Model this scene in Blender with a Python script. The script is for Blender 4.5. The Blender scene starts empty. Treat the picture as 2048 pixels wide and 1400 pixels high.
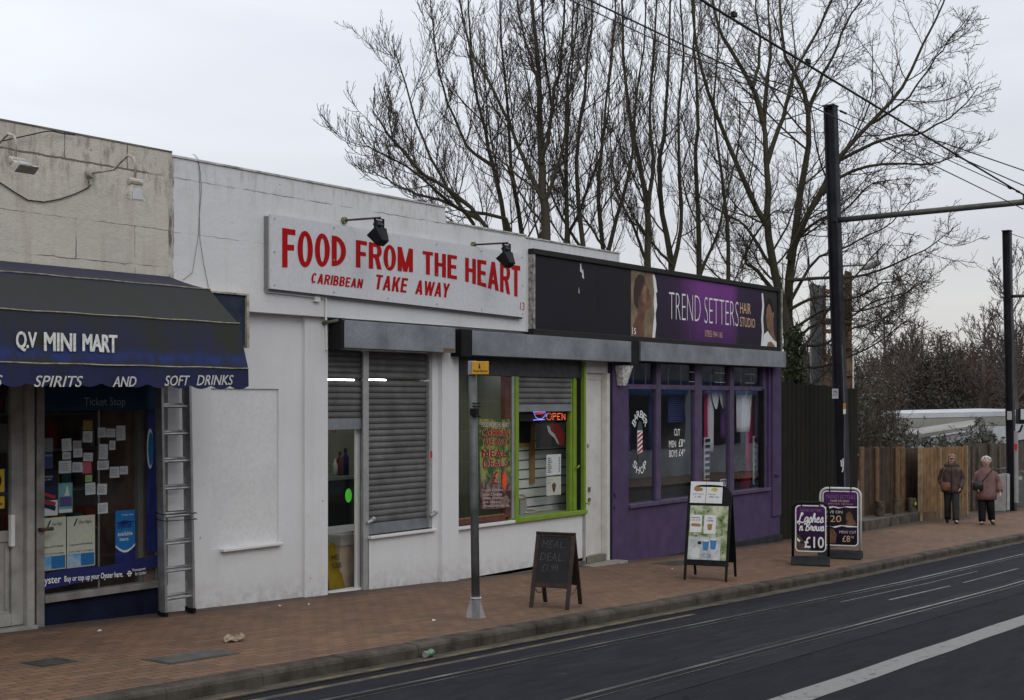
import bpy, math, random
import numpy as np
from mathutils import Vector, Matrix

# ------------------------------------------------------------------ scene, camera, light
S = bpy.context.scene
COL = S.collection
R = math.radians

# the place: X runs along the shop fronts, Y goes into the buildings, Z is up
CX, CY, CZ = -9.275, -10.59, 2.2
HEAD = R(35.5)
FPX, HZN = 2700.0, 800.0
cam_d = bpy.data.cameras.new("camera")
cam = bpy.data.objects.new("camera", cam_d)
COL.objects.link(cam)
cam.location = (CX, CY, CZ)
cam.rotation_euler = (R(90), 0, HEAD - R(90))
cam_d.sensor_width = 36
cam_d.lens = 36 * FPX / 2048
cam_d.shift_y = 100 / 2048
cam_d.clip_start = .1
cam_d.clip_end = 3000
S.camera = cam

SUN_AZ = (-.45, -.89)
SUN_EL = R(38)
world = bpy.data.worlds.new("World")
S.world = world
world.use_nodes = True
wn, wl = world.node_tree.nodes, world.node_tree.links
wn.clear()
wo = wn.new('ShaderNodeOutputWorld')
sky = wn.new('ShaderNodeTexSky')
sky.sky_type = 'NISHITA'
sky.sun_disc = False
sky.sun_elevation = SUN_EL
sky.sun_rotation = math.atan2(SUN_AZ[0], SUN_AZ[1])
sky.air_density = 1.0
sky.dust_density = 2.0
bg_sky = wn.new('ShaderNodeBackground')
bg_sky.inputs['Strength'].default_value = .10
wl.new(sky.outputs['Color'], bg_sky.inputs['Color'])
# the overcast: thin layered cloud, a slow gradient from the warm pale horizon to a cooler zenith
wtc = wn.new('ShaderNodeTexCoord')
wsep = wn.new('ShaderNodeSeparateXYZ')
wl.new(wtc.outputs['Generated'], wsep.inputs[0])
wmap = wn.new('ShaderNodeMapping')
wmap.inputs['Scale'].default_value = (1.1, 1.1, 5.5)
wl.new(wtc.outputs['Generated'], wmap.inputs[0])
wno = wn.new('ShaderNodeTexNoise')
wno.inputs['Scale'].default_value = 2.6
wno.inputs['Detail'].default_value = 5
wno.inputs['Roughness'].default_value = .5
wno.inputs['Distortion'].default_value = .4
wl.new(wmap.outputs[0], wno.inputs['Vector'])
wgr = wn.new('ShaderNodeValToRGB')
wl.new(wsep.outputs['Z'], wgr.inputs[0])
ge = wgr.color_ramp.elements
ge[0].position = 0.0
ge[0].color = (.75, .745, .725, 1)
ge[1].position = 1.0
ge[1].color = (1.25, 1.3, 1.35, 1)
for p, c in ((.06, (.82, .81, .79)), (.12, (.80, .81, .84)), (.20, (.87, .90, .95)), (.32, (.99, 1.03, 1.08)), (.5, (1.08, 1.13, 1.18))):
 e = ge.new(p)
 e.color = c + (1,)
wcr = wn.new('ShaderNodeValToRGB')
wl.new(wno.outputs['Fac'], wcr.inputs[0])
wcr.color_ramp.elements[0].position = .3
wcr.color_ramp.elements[0].color = (.91, .905, .93, 1)
wcr.color_ramp.elements[1].position = .68
wcr.color_ramp.elements[1].color = (1.07, 1.07, 1.065, 1)
wmx = wn.new('ShaderNodeMixRGB')
wmx.blend_type = 'MULTIPLY'
wmx.inputs[0].default_value = 1
wl.new(wgr.outputs[0], wmx.inputs[1])
wl.new(wcr.outputs[0], wmx.inputs[2])
bg_cloud = wn.new('ShaderNodeBackground')
bg_cloud.inputs['Strength'].default_value = 1.0
# the cloud is thinner, so brighter, towards the left of the street
wdot = wn.new('ShaderNodeVectorMath')
wdot.operation = 'DOT_PRODUCT'
wdot.inputs[1].default_value = (-.58, .81, 0)
wl.new(wtc.outputs['Generated'], wdot.inputs[0])
wmr = wn.new('ShaderNodeMapRange')
wmr.inputs['From Min'].default_value = -.4
wmr.inputs['From Max'].default_value = .4
wmr.inputs['To Min'].default_value = .92
wmr.inputs['To Max'].default_value = 1.05
wl.new(wdot.outputs['Value'], wmr.inputs['Value'])
wvs = wn.new('ShaderNodeVectorMath')
wvs.operation = 'SCALE'
wl.new(wmx.outputs[0], wvs.inputs[0])
wl.new(wmr.outputs[0], wvs.inputs['Scale'])
wl.new(wvs.outputs[0], bg_cloud.inputs['Color'])
wms = wn.new('ShaderNodeMixShader')
wms.inputs[0].default_value = .86
wl.new(bg_sky.outputs[0], wms.inputs[1])
wl.new(bg_cloud.outputs[0], wms.inputs[2])
wl.new(wms.outputs[0], wo.inputs['Surface'])

sun_d = bpy.data.lights.new("sun", 'SUN')
sun_d.energy = .45
sun_d.angle = R(25)
sun_d.color = (1, .95, .88)
sun = bpy.data.objects.new("sun", sun_d)
COL.objects.link(sun)
sv = Vector((SUN_AZ[0] * math.cos(SUN_EL), SUN_AZ[1] * math.cos(SUN_EL), math.sin(SUN_EL)))
sun.rotation_euler = sv.to_track_quat('Z', 'Y').to_euler()
sun.location = (0, -20, 20)

S.view_settings.view_transform = 'Standard'
S.view_settings.look = 'None'
S.view_settings.exposure = 0
S.view_settings.gamma = 1
S.cycles.max_bounces = 8
S.cycles.transparent_max_bounces = 16
S.cycles.use_denoising = True

# ------------------------------------------------------------------ measuring helpers
fw = (math.cos(HEAD), math.sin(HEAD))
rt = (math.sin(HEAD), -math.cos(HEAD))

def ray(px, py):
 a = (px - 1024) / FPX
 return (fw[0] + a * rt[0], fw[1] + a * rt[1], (HZN - py) / FPX)

def at_y(px, py, y=0.0):
 d = ray(px, py)
 t = (y - CY) / d[1]
 return (CX + t * d[0], y, CZ + t * d[2])

def at_x(px, py, x):
 d = ray(px, py)
 t = (x - CX) / d[0]
 return (x, CY + t * d[1], CZ + t * d[2])

def at_depth(px, py, t):
 d = ray(px, py)
 return (CX + t * d[0], CY + t * d[1], CZ + t * d[2])

def zg(x):
 """the pavement falls gently along the street"""
 if x < 10:
  return .075 - .039 * x
 if x < 30:
  return -.315 - .03 * (x - 10)
 return -.915 - .012 * (x - 30)

def ground(px, py, dz=0.0):
 z = 0
 for _ in range(60):
  d = ray(px, py)
  t = (z - CZ) / d[2]
  q = (CX + t * d[0], CY + t * d[1], z)
  z = .5 * z + .5 * (zg(q[0]) + dz)
 return q

# ------------------------------------------------------------------ object helpers
ORG = {}

def tag(o, label=None, cat=None, group=None, kind=None):
 if label:
  o["label"] = label
 if cat:
  o["category"] = cat
 if group:
  o["group"] = group
 if kind:
  o["kind"] = kind
 return o

def thing(name, label, cat, loc, group=None):
 o = bpy.data.objects.new(name, None)
 COL.objects.link(o)
 o.empty_display_size = .2
 o.location = loc
 ORG[o] = Vector(loc)
 return tag(o, label, cat, group)

class MB:
 """collects shapes in world metres and links them as ONE mesh object"""

 def __init__(s, xf=None):
  s.v, s.f, s.m = [], [], []
  s.mi = 0
  s.xf = xf

 def add(s, vs, fs):
  b = len(s.v)
  if s.xf is not None:
   vs = [tuple(s.xf @ Vector(v)) for v in vs]
  s.v.extend([tuple(v) for v in vs])
  for f in fs:
   s.f.append(tuple(i + b for i in f))
   s.m.append(s.mi)

 def box(s, x0, x1, y0, y1, z0, z1):
  if x0 > x1: x0, x1 = x1, x0
  if y0 > y1: y0, y1 = y1, y0
  if z0 > z1: z0, z1 = z1, z0
  s.add([(x0, y0, z0), (x1, y0, z0), (x1, y1, z0), (x0, y1, z0), (x0, y0, z1), (x1, y0, z1), (x1, y1, z1), (x0, y1, z1)],
              [(0, 3, 2, 1), (4, 5, 6, 7), (0, 1, 5, 4), (1, 2, 6, 5), (2, 3, 7, 6), (3, 0, 4, 7)])
  return s

 def hexa(s, p):
  """8 corners in box order"""
  s.add(p, [(0, 3, 2, 1), (4, 5, 6, 7), (0, 1, 5, 4), (1, 2, 6, 5), (2, 3, 7, 6), (3, 0, 4, 7)])
  return s

 def quad(s, *p):
  s.add(p, [tuple(range(len(p)))])
  return s

 def prism_xz(s, pts, y0, y1):
  """outline in x,z (counter-clockwise seen from the street), pushed from y0 (front) to y1"""
  n = len(pts)
  vs = [(x, y0, z) for x, z in pts] + [(x, y1, z) for x, z in pts]
  fs = [tuple(range(n)), tuple(range(2 * n - 1, n - 1, -1))]
  for i in range(n):
   j = (i + 1) % n
   fs.append((i, i + n, j + n, j))
  s.add(vs, fs)
  return s

 def prism_yz(s, pts, x0, x1):
  n = len(pts)
  vs = [(x0, y, z) for y, z in pts] + [(x1, y, z) for y, z in pts]
  fs = [tuple(range(n - 1, -1, -1)), tuple(range(n, 2 * n))]
  for i in range(n):
   j = (i + 1) % n
   fs.append((i, j, j + n, i + n))
  s.add(vs, fs)
  return s

 def prism_xy(s, pts, z0, z1):
  n = len(pts)
  vs = [(x, y, z0) for x, y in pts] + [(x, y, z1) for x, y in pts]
  fs = [tuple(range(n - 1, -1, -1)), tuple(range(n, 2 * n))]
  for i in range(n):
   j = (i + 1) % n
   fs.append((i, j, j + n, i + n))
  s.add(vs, fs)
  return s

 def tube(s, pts, r, n=8, cap=True):
  pts = [Vector(p) for p in pts]
  rs = r if isinstance(r, (list, tuple)) else [r] * len(pts)
  vs, fs = [], []
  u = None
  for i, p in enumerate(pts):
   t = (pts[min(i + 1, len(pts) - 1)] - pts[max(i - 1, 0)])
   if t.length < 1e-9:
    t = Vector((0, 0, 1))
   t.normalize()
   if u is None:
    a = Vector((0, 0, 1)) if abs(t.z) < .9 else Vector((1, 0, 0))
    u = t.cross(a).normalized()
   else:
    u = (u - t * u.dot(t)).normalized()
   w = t.cross(u)
   for k in range(n):
    q = 2 * math.pi * k / n
    vs.append(p + (u * math.cos(q) + w * math.sin(q)) * rs[i])
  for i in range(len(pts) - 1):
   for k in range(n):
    k2 = (k + 1) % n
    fs.append((i * n + k, i * n + k2, (i + 1) * n + k2, (i + 1) * n + k))
  if cap:
   fs.append(tuple(range(n - 1, -1, -1)))
   fs.append(tuple(range((len(pts) - 1) * n, len(pts) * n)))
  s.add(vs, fs)
  return s

 def rings(s, rings, close_ends=True):
  """loft through rings of equal length"""
  n = len(rings[0])
  vs = [p for r in rings for p in r]
  fs = []
  for i in range(len(rings) - 1):
   for k in range(n):
    k2 = (k + 1) % n
    fs.append((i * n + k, i * n + k2, (i + 1) * n + k2, (i + 1) * n + k))
  if close_ends:
   fs.append(tuple(range(n - 1, -1, -1)))
   fs.append(tuple(range((len(rings) - 1) * n, len(rings) * n)))
  s.add(vs, fs)
  return s

 def ball(s, c, rx, ry=None, rz=None, n=12, m=8):
  ry = ry or rx
  rz = rz or rx
  rg = []
  for i in range(m + 1):
   a = -math.pi / 2 + math.pi * i / m
   a = max(-1.5, min(1.5, a))
   rg.append([(c[0] + rx * math.cos(a) * math.cos(2 * math.pi * k / n), c[1] + ry * math.cos(a) * math.sin(2 * math.pi * k / n), c[2] + rz * math.sin(a)) for k in range(n)])
  return s.rings(rg)

 def build(s, name, mats, parent=None, origin=None, smooth=False, bevel=0.0, kind=None):
  if not isinstance(mats, (list, tuple)):
   mats = [mats]
  if parent is not None:
   org = ORG[parent]
   ORGo = org
  else:
   if origin is None:
    a = np.array(s.v)
    origin = ((a[:, 0].min() + a[:, 0].max()) / 2, (a[:, 1].min() + a[:, 1].max()) / 2, a[:, 2].min())
   org = Vector(origin)
  me = bpy.data.meshes.new(name)
  a = np.array(s.v, dtype=float) - np.array(org)
  me.from_pydata([tuple(q) for q in a], [], s.f)
  for m in mats:
   me.materials.append(m)
  if len(mats) > 1:
   me.polygons.foreach_set('material_index', s.m)
  if smooth:
   me.polygons.foreach_set('use_smooth', [True] * len(me.polygons))
  me.update()
  o = bpy.data.objects.new(name, me)
  COL.objects.link(o)
  if parent is not None:
   o.parent = parent
  else:
   o.location = org
  ORG[o] = org
  if bevel:
   b = o.modifiers.new('bevel', 'BEVEL')
   b.width = bevel
   b.segments = 2
   b.limit_method = 'ANGLE'
   b.angle_limit = R(40)
  if kind:
   o["kind"] = kind
  return o

def wall_holes(mb, x0, x1, z0, z1, yf, yb, holes):
 """a wall slab in the X-Z plane with rectangular openings (x0,x1,z0,z1) and their reveals"""
 xs = sorted(set([x0, x1] + [h[0] for h in holes] + [h[1] for h in holes]))
 zs = sorted(set([z0, z1] + [h[2] for h in holes] + [h[3] for h in holes]))
 xs = [x for x in xs if x0 <= x <= x1]
 zs = [z for z in zs if z0 <= z <= z1]

 def solid(i, k):
  if i < 0 or k < 0 or i >= len(xs) - 1 or k >= len(zs) - 1:
   return False
  cx, cz = (xs[i] + xs[i + 1]) / 2, (zs[k] + zs[k + 1]) / 2
  return not any(h[0] < cx < h[1] and h[2] < cz < h[3] for h in holes)
 for i in range(len(xs) - 1):
  for k in range(len(zs) - 1):
   if not solid(i, k):
    continue
   a, b, c, d = xs[i], xs[i + 1], zs[k], zs[k + 1]
   mb.quad((a, yf, c), (b, yf, c), (b, yf, d), (a, yf, d))
   mb.quad((b, yb, c), (a, yb, c), (a, yb, d), (b, yb, d))
   if not solid(i - 1, k): mb.quad((a, yb, c), (a, yf, c), (a, yf, d), (a, yb, d))
   if not solid(i + 1, k): mb.quad((b, yf, c), (b, yb, c), (b, yb, d), (b, yf, d))
   if not solid(i, k - 1): mb.quad((a, yb, c), (b, yb, c), (b, yf, c), (a, yf, c))
   if not solid(i, k + 1): mb.quad((a, yf, d), (b, yf, d), (b, yb, d), (a, yb, d))

# ------------------------------------------------------------------ lettering
_TX = {}

def text_geo(s, bold=0.0, shear=0.0, spacing=1.0):
 key = (s, bold, shear, spacing)
 if key not in _TX:
  cu = bpy.data.curves.new('lettering', 'FONT')
  cu.body = s
  cu.offset = bold
  cu.shear = shear
  cu.resolution_u = 3
  cu.space_character = spacing
  ob = bpy.data.objects.new('lettering', cu)
  COL.objects.link(ob)
  bpy.context.view_layer.update()
  dg = bpy.context.evaluated_depsgraph_get()
  me = bpy.data.meshes.new_from_object(ob.evaluated_get(dg))
  v = [tuple(q.co) for q in me.vertices]
  f = [tuple(p.vertices) for p in me.polygons]
  bpy.data.objects.remove(ob)
  bpy.data.curves.remove(cu)
  bpy.data.meshes.remove(me)
  xs = [q[0] for q in v]
  ys = [q[1] for q in v]
  a, b, c, d = min(xs), max(xs), min(ys), max(ys)
  _TX[key] = ([((q[0] - a) / (b - a), (q[1] - c) / (d - c)) for q in v], f, (b - a) / (d - c))
 return _TX[key]

def put_text(mb, s, x0, x1, z0, z1, y, bold=0.0, shear=0.0, spacing=1.0, corners=None, fn=None):
 """letters filling a box on a face that looks down -Y; corners = (zl0, zr0, zl1, zr1) lets top and bottom slope"""
 if bold > .012 and not fn:
  # heavy strokes: the letter printed again beside itself, each layer a hair further out
  hb = bold * .9 / max(1, .62 * len(s))
  for i, (a, c) in enumerate(((-1, -1), (1, -1), (1, 1), (-1, 1), (0, 0))):
   ox, oz = hb * a * (x1 - x0) * .8, bold * .45 * c
   kw = {}
   if corners:
    p, q, r_, t = corners
    kw['corners'] = (p + (r_ - p) * (bold * .45 + oz), q + (t - q) * (bold * .45 + oz), r_ - (r_ - p) * (bold * .45 - oz), t - (t - q) * (bold * .45 - oz))
   d = (z1 - z0) * bold * .45
   put_text(mb, s, x0 + hb * (x1 - x0) * .8 + ox, x1 - hb * (x1 - x0) * .8 + ox, z0 + d + (z1 - z0) * oz, z1 - d + (z1 - z0) * oz, y - .0003 * i, .0, shear, spacing, **kw)
  return
 if bold > .012 and fn:
  hb, hz_ = bold * .8 / max(1, .62 * len(s)), bold * .4
  for i, (a, c) in enumerate(((-1, -1), (1, -1), (1, 1), (-1, 1), (0, 0))):
   def g(u, w, a=a, c=c, i=i):
    p = fn(hb + u * (1 - 2 * hb) + a * hb, hz_ + w * (1 - 2 * hz_) + c * hz_)
    return (p[0], p[1] - .0005 * i, p[2])
   put_text(mb, s, 0, 0, 0, 0, 0, 0, shear, spacing, fn=g)
  return
 v, f, asp = text_geo(s, min(bold, .012), shear, spacing)
 if x1 is None:
  x1 = x0 + asp * (z1 - z0)
 vs = []
 for u, w in v:
  if fn:
   vs.append(fn(u, w))
   continue
  x = x0 + u * (x1 - x0)
  if corners:
   a, b, c, d = corners
   lo = a + (b - a) * u
   hi = c + (d - c) * u
   z = lo + (hi - lo) * w
  else:
   z = z0 + w * (z1 - z0)
  vs.append((x, y, z))
 mb.add(vs, f)

# ------------------------------------------------------------------ materials
MATS = {}

def _new(name):
 m = bpy.data.materials.new(name)
 m.use_nodes = True
 nt = m.node_tree
 b = nt.nodes['Principled BSDF']
 return m, nt, b

def _math(nt, op, a, b=None, c=None, clamp=False):
 n = nt.nodes.new('ShaderNodeMath')
 n.operation = op
 n.use_clamp = clamp
 for i, v in enumerate((a, b, c)):
  if v is None:
   continue
  if isinstance(v, (int, float)):
   n.inputs[i].default_value = v
  else:
   nt.links.new(v, n.inputs[i])
 return n.outputs[0]

def _noise(nt, vec, scale, detail=4, rough=.55, dist=0.0, stretch=None):
 if stretch:
  mp = nt.nodes.new('ShaderNodeMapping')
  mp.inputs['Scale'].default_value = stretch
  nt.links.new(vec, mp.inputs[0])
  vec = mp.outputs[0]
 n = nt.nodes.new('ShaderNodeTexNoise')
 n.inputs['Scale'].default_value = scale
 n.inputs['Detail'].default_value = detail
 n.inputs['Roughness'].default_value = rough
 n.inputs['Distortion'].default_value = dist
 nt.links.new(vec, n.inputs['Vector'])
 return n.outputs['Fac']

def _ramp(nt, fac, p0, p1, c0=(0, 0, 0, 1), c1=(1, 1, 1, 1)):
 r = nt.nodes.new('ShaderNodeValToRGB')
 nt.links.new(fac, r.inputs[0])
 e = r.color_ramp.elements
 e[0].position, e[0].color = p0, c0
 e[1].position, e[1].color = p1, c1
 return r.outputs[0]

def _mix(nt, fac, a, b, mode='MIX'):
 n = nt.nodes.new('ShaderNodeMixRGB')
 n.blend_type = mode
 for i, v in enumerate((fac, a, b)):
  if isinstance(v, (int, float)):
   n.inputs[i].default_value = v
  elif isinstance(v, tuple):
   n.inputs[i].default_value = v if len(v) == 4 else v + (1,)
  else:
   nt.links.new(v, n.inputs[i])
 return n.outputs[0]

def _bump(nt, b, h, strength=.3, dist=.01):
 n = nt.nodes.new('ShaderNodeBump')
 n.inputs['Strength'].default_value = strength
 n.inputs['Distance'].default_value = dist
 nt.links.new(h, n.inputs['Height'])
 nt.links.new(n.outputs[0], b.inputs['Normal'])

def _pos(nt):
 return nt.nodes.new('ShaderNodeNewGeometry').outputs['Position']

def mat(name, col, rough=.6, spec=.2, metal=0.0, var=.12, scale=8.0, bump=0.0, bscale=60.0, col2=None, fine=.06):
 """painted / plain surface: two scales of tone variation and an optional grain"""
 if name in MATS:
  return MATS[name]
 m, nt, b = _new(name)
 p = _pos(nt)
 n1 = _noise(nt, p, scale, 5)
 n2 = _noise(nt, p, scale * 14, 3)
 c2 = col2 or tuple(c * (1 - var * 2) for c in col)
 c = _mix(nt, _ramp(nt, n1, .35, .75), tuple(min(1, c * (1 + var * .5)) for c in col), c2)
 g = _ramp(nt, n2, .3, .7, (1 - fine, 1 - fine, 1 - fine, 1), (1 + fine, 1 + fine, 1 + fine, 1))
 c = _mix(nt, 1.0, c, g, 'MULTIPLY')
 nt.links.new(c, b.inputs['Base Color'])
 rr = _ramp(nt, n1, .3, .8, (max(0, rough - .1),) * 3 + (1,), (min(1, rough + .1),) * 3 + (1,))
 nt.links.new(rr, b.inputs['Roughness'])
 b.inputs['Specular IOR Level'].default_value = spec
 b.inputs['Metallic'].default_value = metal
 if bump:
  _bump(nt, b, _noise(nt, p, bscale, 4), bump, .01)
 MATS[name] = m
 return m

def mat_flat(name, col, rough=.6, spec=.18):
 if name in MATS:
  return MATS[name]
 m, nt, b = _new(name)
 p = _pos(nt)
 n = _noise(nt, p, 25, 3)
 c = _mix(nt, _ramp(nt, n, .3, .7), tuple(c * .93 for c in col), tuple(min(1, c * 1.05) for c in col))
 nt.links.new(c, b.inputs['Base Color'])
 b.inputs['Roughness'].default_value = rough
 b.inputs['Specular IOR Level'].default_value = spec
 MATS[name] = m
 return m

def mat_glow(name, col, strength):
 if name in MATS:
  return MATS[name]
 m, nt, b = _new(name)
 b.inputs['Base Color'].default_value = col + (1,)
 b.inputs['Emission Color'].default_value = col + (1,)
 b.inputs['Emission Strength'].default_value = strength
 MATS[name] = m
 return m

def mat_glass(name, tint=(.9, .93, .92), refl=.9, k=.9):
 if name in MATS:
  return MATS[name]
 m, nt, b = _new(name)
 nt.nodes.remove(b)
 out = nt.nodes['Material Output']
 tr = nt.nodes.new('ShaderNodeBsdfTransparent')
 tr.inputs[0].default_value = tint + (1,)
 gl = nt.nodes.new('ShaderNodeBsdfGlossy')
 gl.inputs['Roughness'].default_value = .015
 gl.inputs['Color'].default_value = (refl * .85, refl * .93, refl, 1)
 p = _pos(nt)
 bp = nt.nodes.new('ShaderNodeBump')
 bp.inputs['Strength'].default_value = .04
 bp.inputs['Distance'].default_value = .02
 nt.links.new(_noise(nt, p, 1.7, 2), bp.inputs['Height'])
 nt.links.new(bp.outputs[0], gl.inputs['Normal'])
 lw = nt.nodes.new('ShaderNodeLayerWeight')
 lw.inputs['Blend'].default_value = .5
 fr = _math(nt, 'ADD', _math(nt, 'MULTIPLY', _math(nt, 'POWER', lw.outputs['Facing'], 4.5), k), .03)
 mx = nt.nodes.new('ShaderNodeMixShader')
 nt.links.new(fr, mx.inputs[0])
 nt.links.new(tr.outputs[0], mx.inputs[1])
 nt.links.new(gl.outputs[0], mx.inputs[2])
 nt.links.new(mx.outputs[0], out.inputs['Surface'])
 MATS[name] = m
 return m

def mat_wall(name, col, dirt, hl=(), vl=(), streak=.35, crack=.8, peel=.2, base=None, top=None, topk=.5, rough_h=.35):
 """old painted render: joints between the blocks, run-down streaks, chips, grime at the foot and under the coping"""
 m, nt, b = _new(name)
 p = _pos(nt)
 sep = nt.nodes.new('ShaderNodeSeparateXYZ')
 nt.links.new(p, sep.inputs[0])
 n_big = _noise(nt, p, 1.3, 5)
 n_mid = _noise(nt, p, 9, 5, .6)
 n_fine = _noise(nt, p, 70, 3)
 n_str = _noise(nt, p, 5.0, 5, .65, 0, (1.0, 1.0, .10))
 c = _mix(nt, _ramp(nt, n_big, .3, .72), tuple(min(1, q * 1.02) for q in col), tuple(q * .93 for q in col))
 c = _mix(nt, _math(nt, 'MULTIPLY', _ramp(nt, n_str, .52, .75), streak), c, dirt)
 c = _mix(nt, _math(nt, 'MULTIPLY', _ramp(nt, n_mid, .60, .70), peel), c, tuple(q * .78 for q in col))
 wob = _math(nt, 'MULTIPLY', _math(nt, 'SUBTRACT', n_mid, .5), .035)
 brk = _ramp(nt, _noise(nt, p, 2.4, 4, .6), .42, .55)
 tot = None
 for axis, lst in (('Z', hl), ('X', vl)):
  for q in lst:
   if not isinstance(q, tuple):
    q = (q, .007, None, None)
   z0, wd, lo, hi = q
   d = _math(nt, 'ABSOLUTE', _math(nt, 'SUBTRACT', _math(nt, 'ADD', sep.outputs[axis], wob), z0))
   k = _math(nt, 'LESS_THAN', d, wd)
   if lo is not None:
    oth = sep.outputs['X' if axis == 'Z' else 'Z']
    k = _math(nt, 'MULTIPLY', k, _math(nt, 'GREATER_THAN', oth, lo))
    k = _math(nt, 'MULTIPLY', k, _math(nt, 'LESS_THAN', oth, hi))
   tot = k if tot is None else _math(nt, 'MAXIMUM', tot, k)
 if tot is not None:
  f = _math(nt, 'MULTIPLY', _math(nt, 'MULTIPLY', tot, brk), crack)
  c = _mix(nt, f, c, tuple(q * .35 for q in dirt))
 if base is not None:
  g = _math(nt, 'SUBTRACT', 1.0, _math(nt, 'DIVIDE', _math(nt, 'SUBTRACT', _math(nt, 'ADD', sep.outputs['Z'], _math(nt, 'MULTIPLY', sep.outputs['X'], .039)), base), .35), None, True)
  g = _math(nt, 'MULTIPLY', g, _ramp(nt, n_mid, .35, .65))
  c = _mix(nt, _math(nt, 'MULTIPLY', g, .65), c, dirt)
 if top is not None:
  g = _math(nt, 'DIVIDE', _math(nt, 'SUBTRACT', sep.outputs['Z'], top - .5), .5, None, True)
  g = _math(nt, 'MULTIPLY', g, _ramp(nt, _noise(nt, p, 9, 5, .7, 0, (1, 1, .35)), .5, .7))
  c = _mix(nt, _math(nt, 'MULTIPLY', g, topk), c, tuple(q * .6 for q in dirt))
 spots = _noise(nt, p, 16, 2, .5)
 c = _mix(nt, _math(nt, 'MULTIPLY', _ramp(nt, spots, .735, .76), .6), c, tuple(q * .45 for q in dirt))
 nt.links.new(c, b.inputs['Base Color'])
 b.inputs['Roughness'].default_value = .85
 b.inputs['Specular IOR Level'].default_value = .2
 h = _math(nt, 'ADD', _math(nt, 'MULTIPLY', n_mid, .8), _math(nt, 'MULTIPLY', n_fine, .35))
 if tot is not None:
  h = _math(nt, 'SUBTRACT', h, _math(nt, 'MULTIPLY', tot, .6))
 _bump(nt, b, h, rough_h, .02)
 MATS[name] = m
 return m
# ------------------------------------------------------------------ the ground
def mat_paving():
 m, nt, b = _new('block_paving')
 p = _pos(nt)
 mp = nt.nodes.new('ShaderNodeMapping')
 mp.inputs['Rotation'].default_value = (0, 0, R(2))
 nt.links.new(p, mp.inputs[0])
 br = nt.nodes.new('ShaderNodeTexBrick')
 br.inputs['Scale'].default_value = 1.0
 br.inputs['Brick Width'].default_value = .205
 br.inputs['Row Height'].default_value = .105
 br.inputs['Mortar Size'].default_value = .006
 br.inputs['Mortar Smooth'].default_value = .3
 br.inputs['Bias'].default_value = 0
 br.inputs['Color1'].default_value = (.212, .127, .080, 1)
 br.inputs['Color2'].default_value = (.148, .091, .060, 1)
 br.inputs['Mortar'].default_value = (.065, .050, .042, 1)
 nt.links.new(mp.outputs[0], br.inputs['Vector'])
 n1 = _noise(nt, p, .9, 6, .6)
 n2 = _noise(nt, p, 30, 4)
 n3 = _noise(nt, p, 3.2, 5, .65)
 c = _mix(nt, 1.0, br.outputs['Color'], _ramp(nt, n1, .3, .75, (1.14, 1.1, 1.05, 1), (.80, .80, .82, 1)), 'MULTIPLY')
 c = _mix(nt, 1.0, c, _ramp(nt, n2, .3, .7, (.88, .88, .88, 1), (1.1, 1.1, 1.1, 1)), 'MULTIPLY')
 c = _mix(nt, _math(nt, 'MULTIPLY', _ramp(nt, n3, .58, .72), .45), c, (.10, .085, .075))
 gum = nt.nodes.new('ShaderNodeTexVoronoi')
 gum.inputs['Scale'].default_value = 2.6
 nt.links.new(p, gum.inputs['Vector'])
 c = _mix(nt, _math(nt, 'MULTIPLY', _math(nt, 'LESS_THAN', gum.outputs['Distance'], .045), .55), c, (.06, .055, .05))
 # darker tone along the foot of the walls
 sep = nt.nodes.new('ShaderNodeSeparateXYZ')
 nt.links.new(p, sep.inputs[0])
 gr = _math(nt, 'ADD', sep.outputs['Y'], _math(nt, 'MULTIPLY', _math(nt, 'SUBTRACT', n3, .5), .5))
 gr = _math(nt, 'MULTIPLY', _ramp(nt, gr, 0, 1), 1)
 g2 = nt.nodes.new('ShaderNodeMapRange')
 g2.inputs['From Min'].default_value = -.38
 g2.inputs['From Max'].default_value = -.12
 nt.links.new(_math(nt, 'ADD', sep.outputs['Y'], _math(nt, 'MULTIPLY', _math(nt, 'SUBTRACT', n3, .5), .5)), g2.inputs['Value'])
 c = _mix(nt, _math(nt, 'MULTIPLY', g2.outputs[0], .7), c, (.055, .050, .046))
 nt.links.new(c, b.inputs['Base Color'])
 b.inputs['Roughness'].default_value = .8
 b.inputs['Specular IOR Level'].default_value = .25
 h = _math(nt, 'ADD', _math(nt, 'MULTIPLY', br.outputs['Fac'], -.8), _math(nt, 'MULTIPLY', n2, .4))
 _bump(nt, b, h, .5, .008)
 return m

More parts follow.
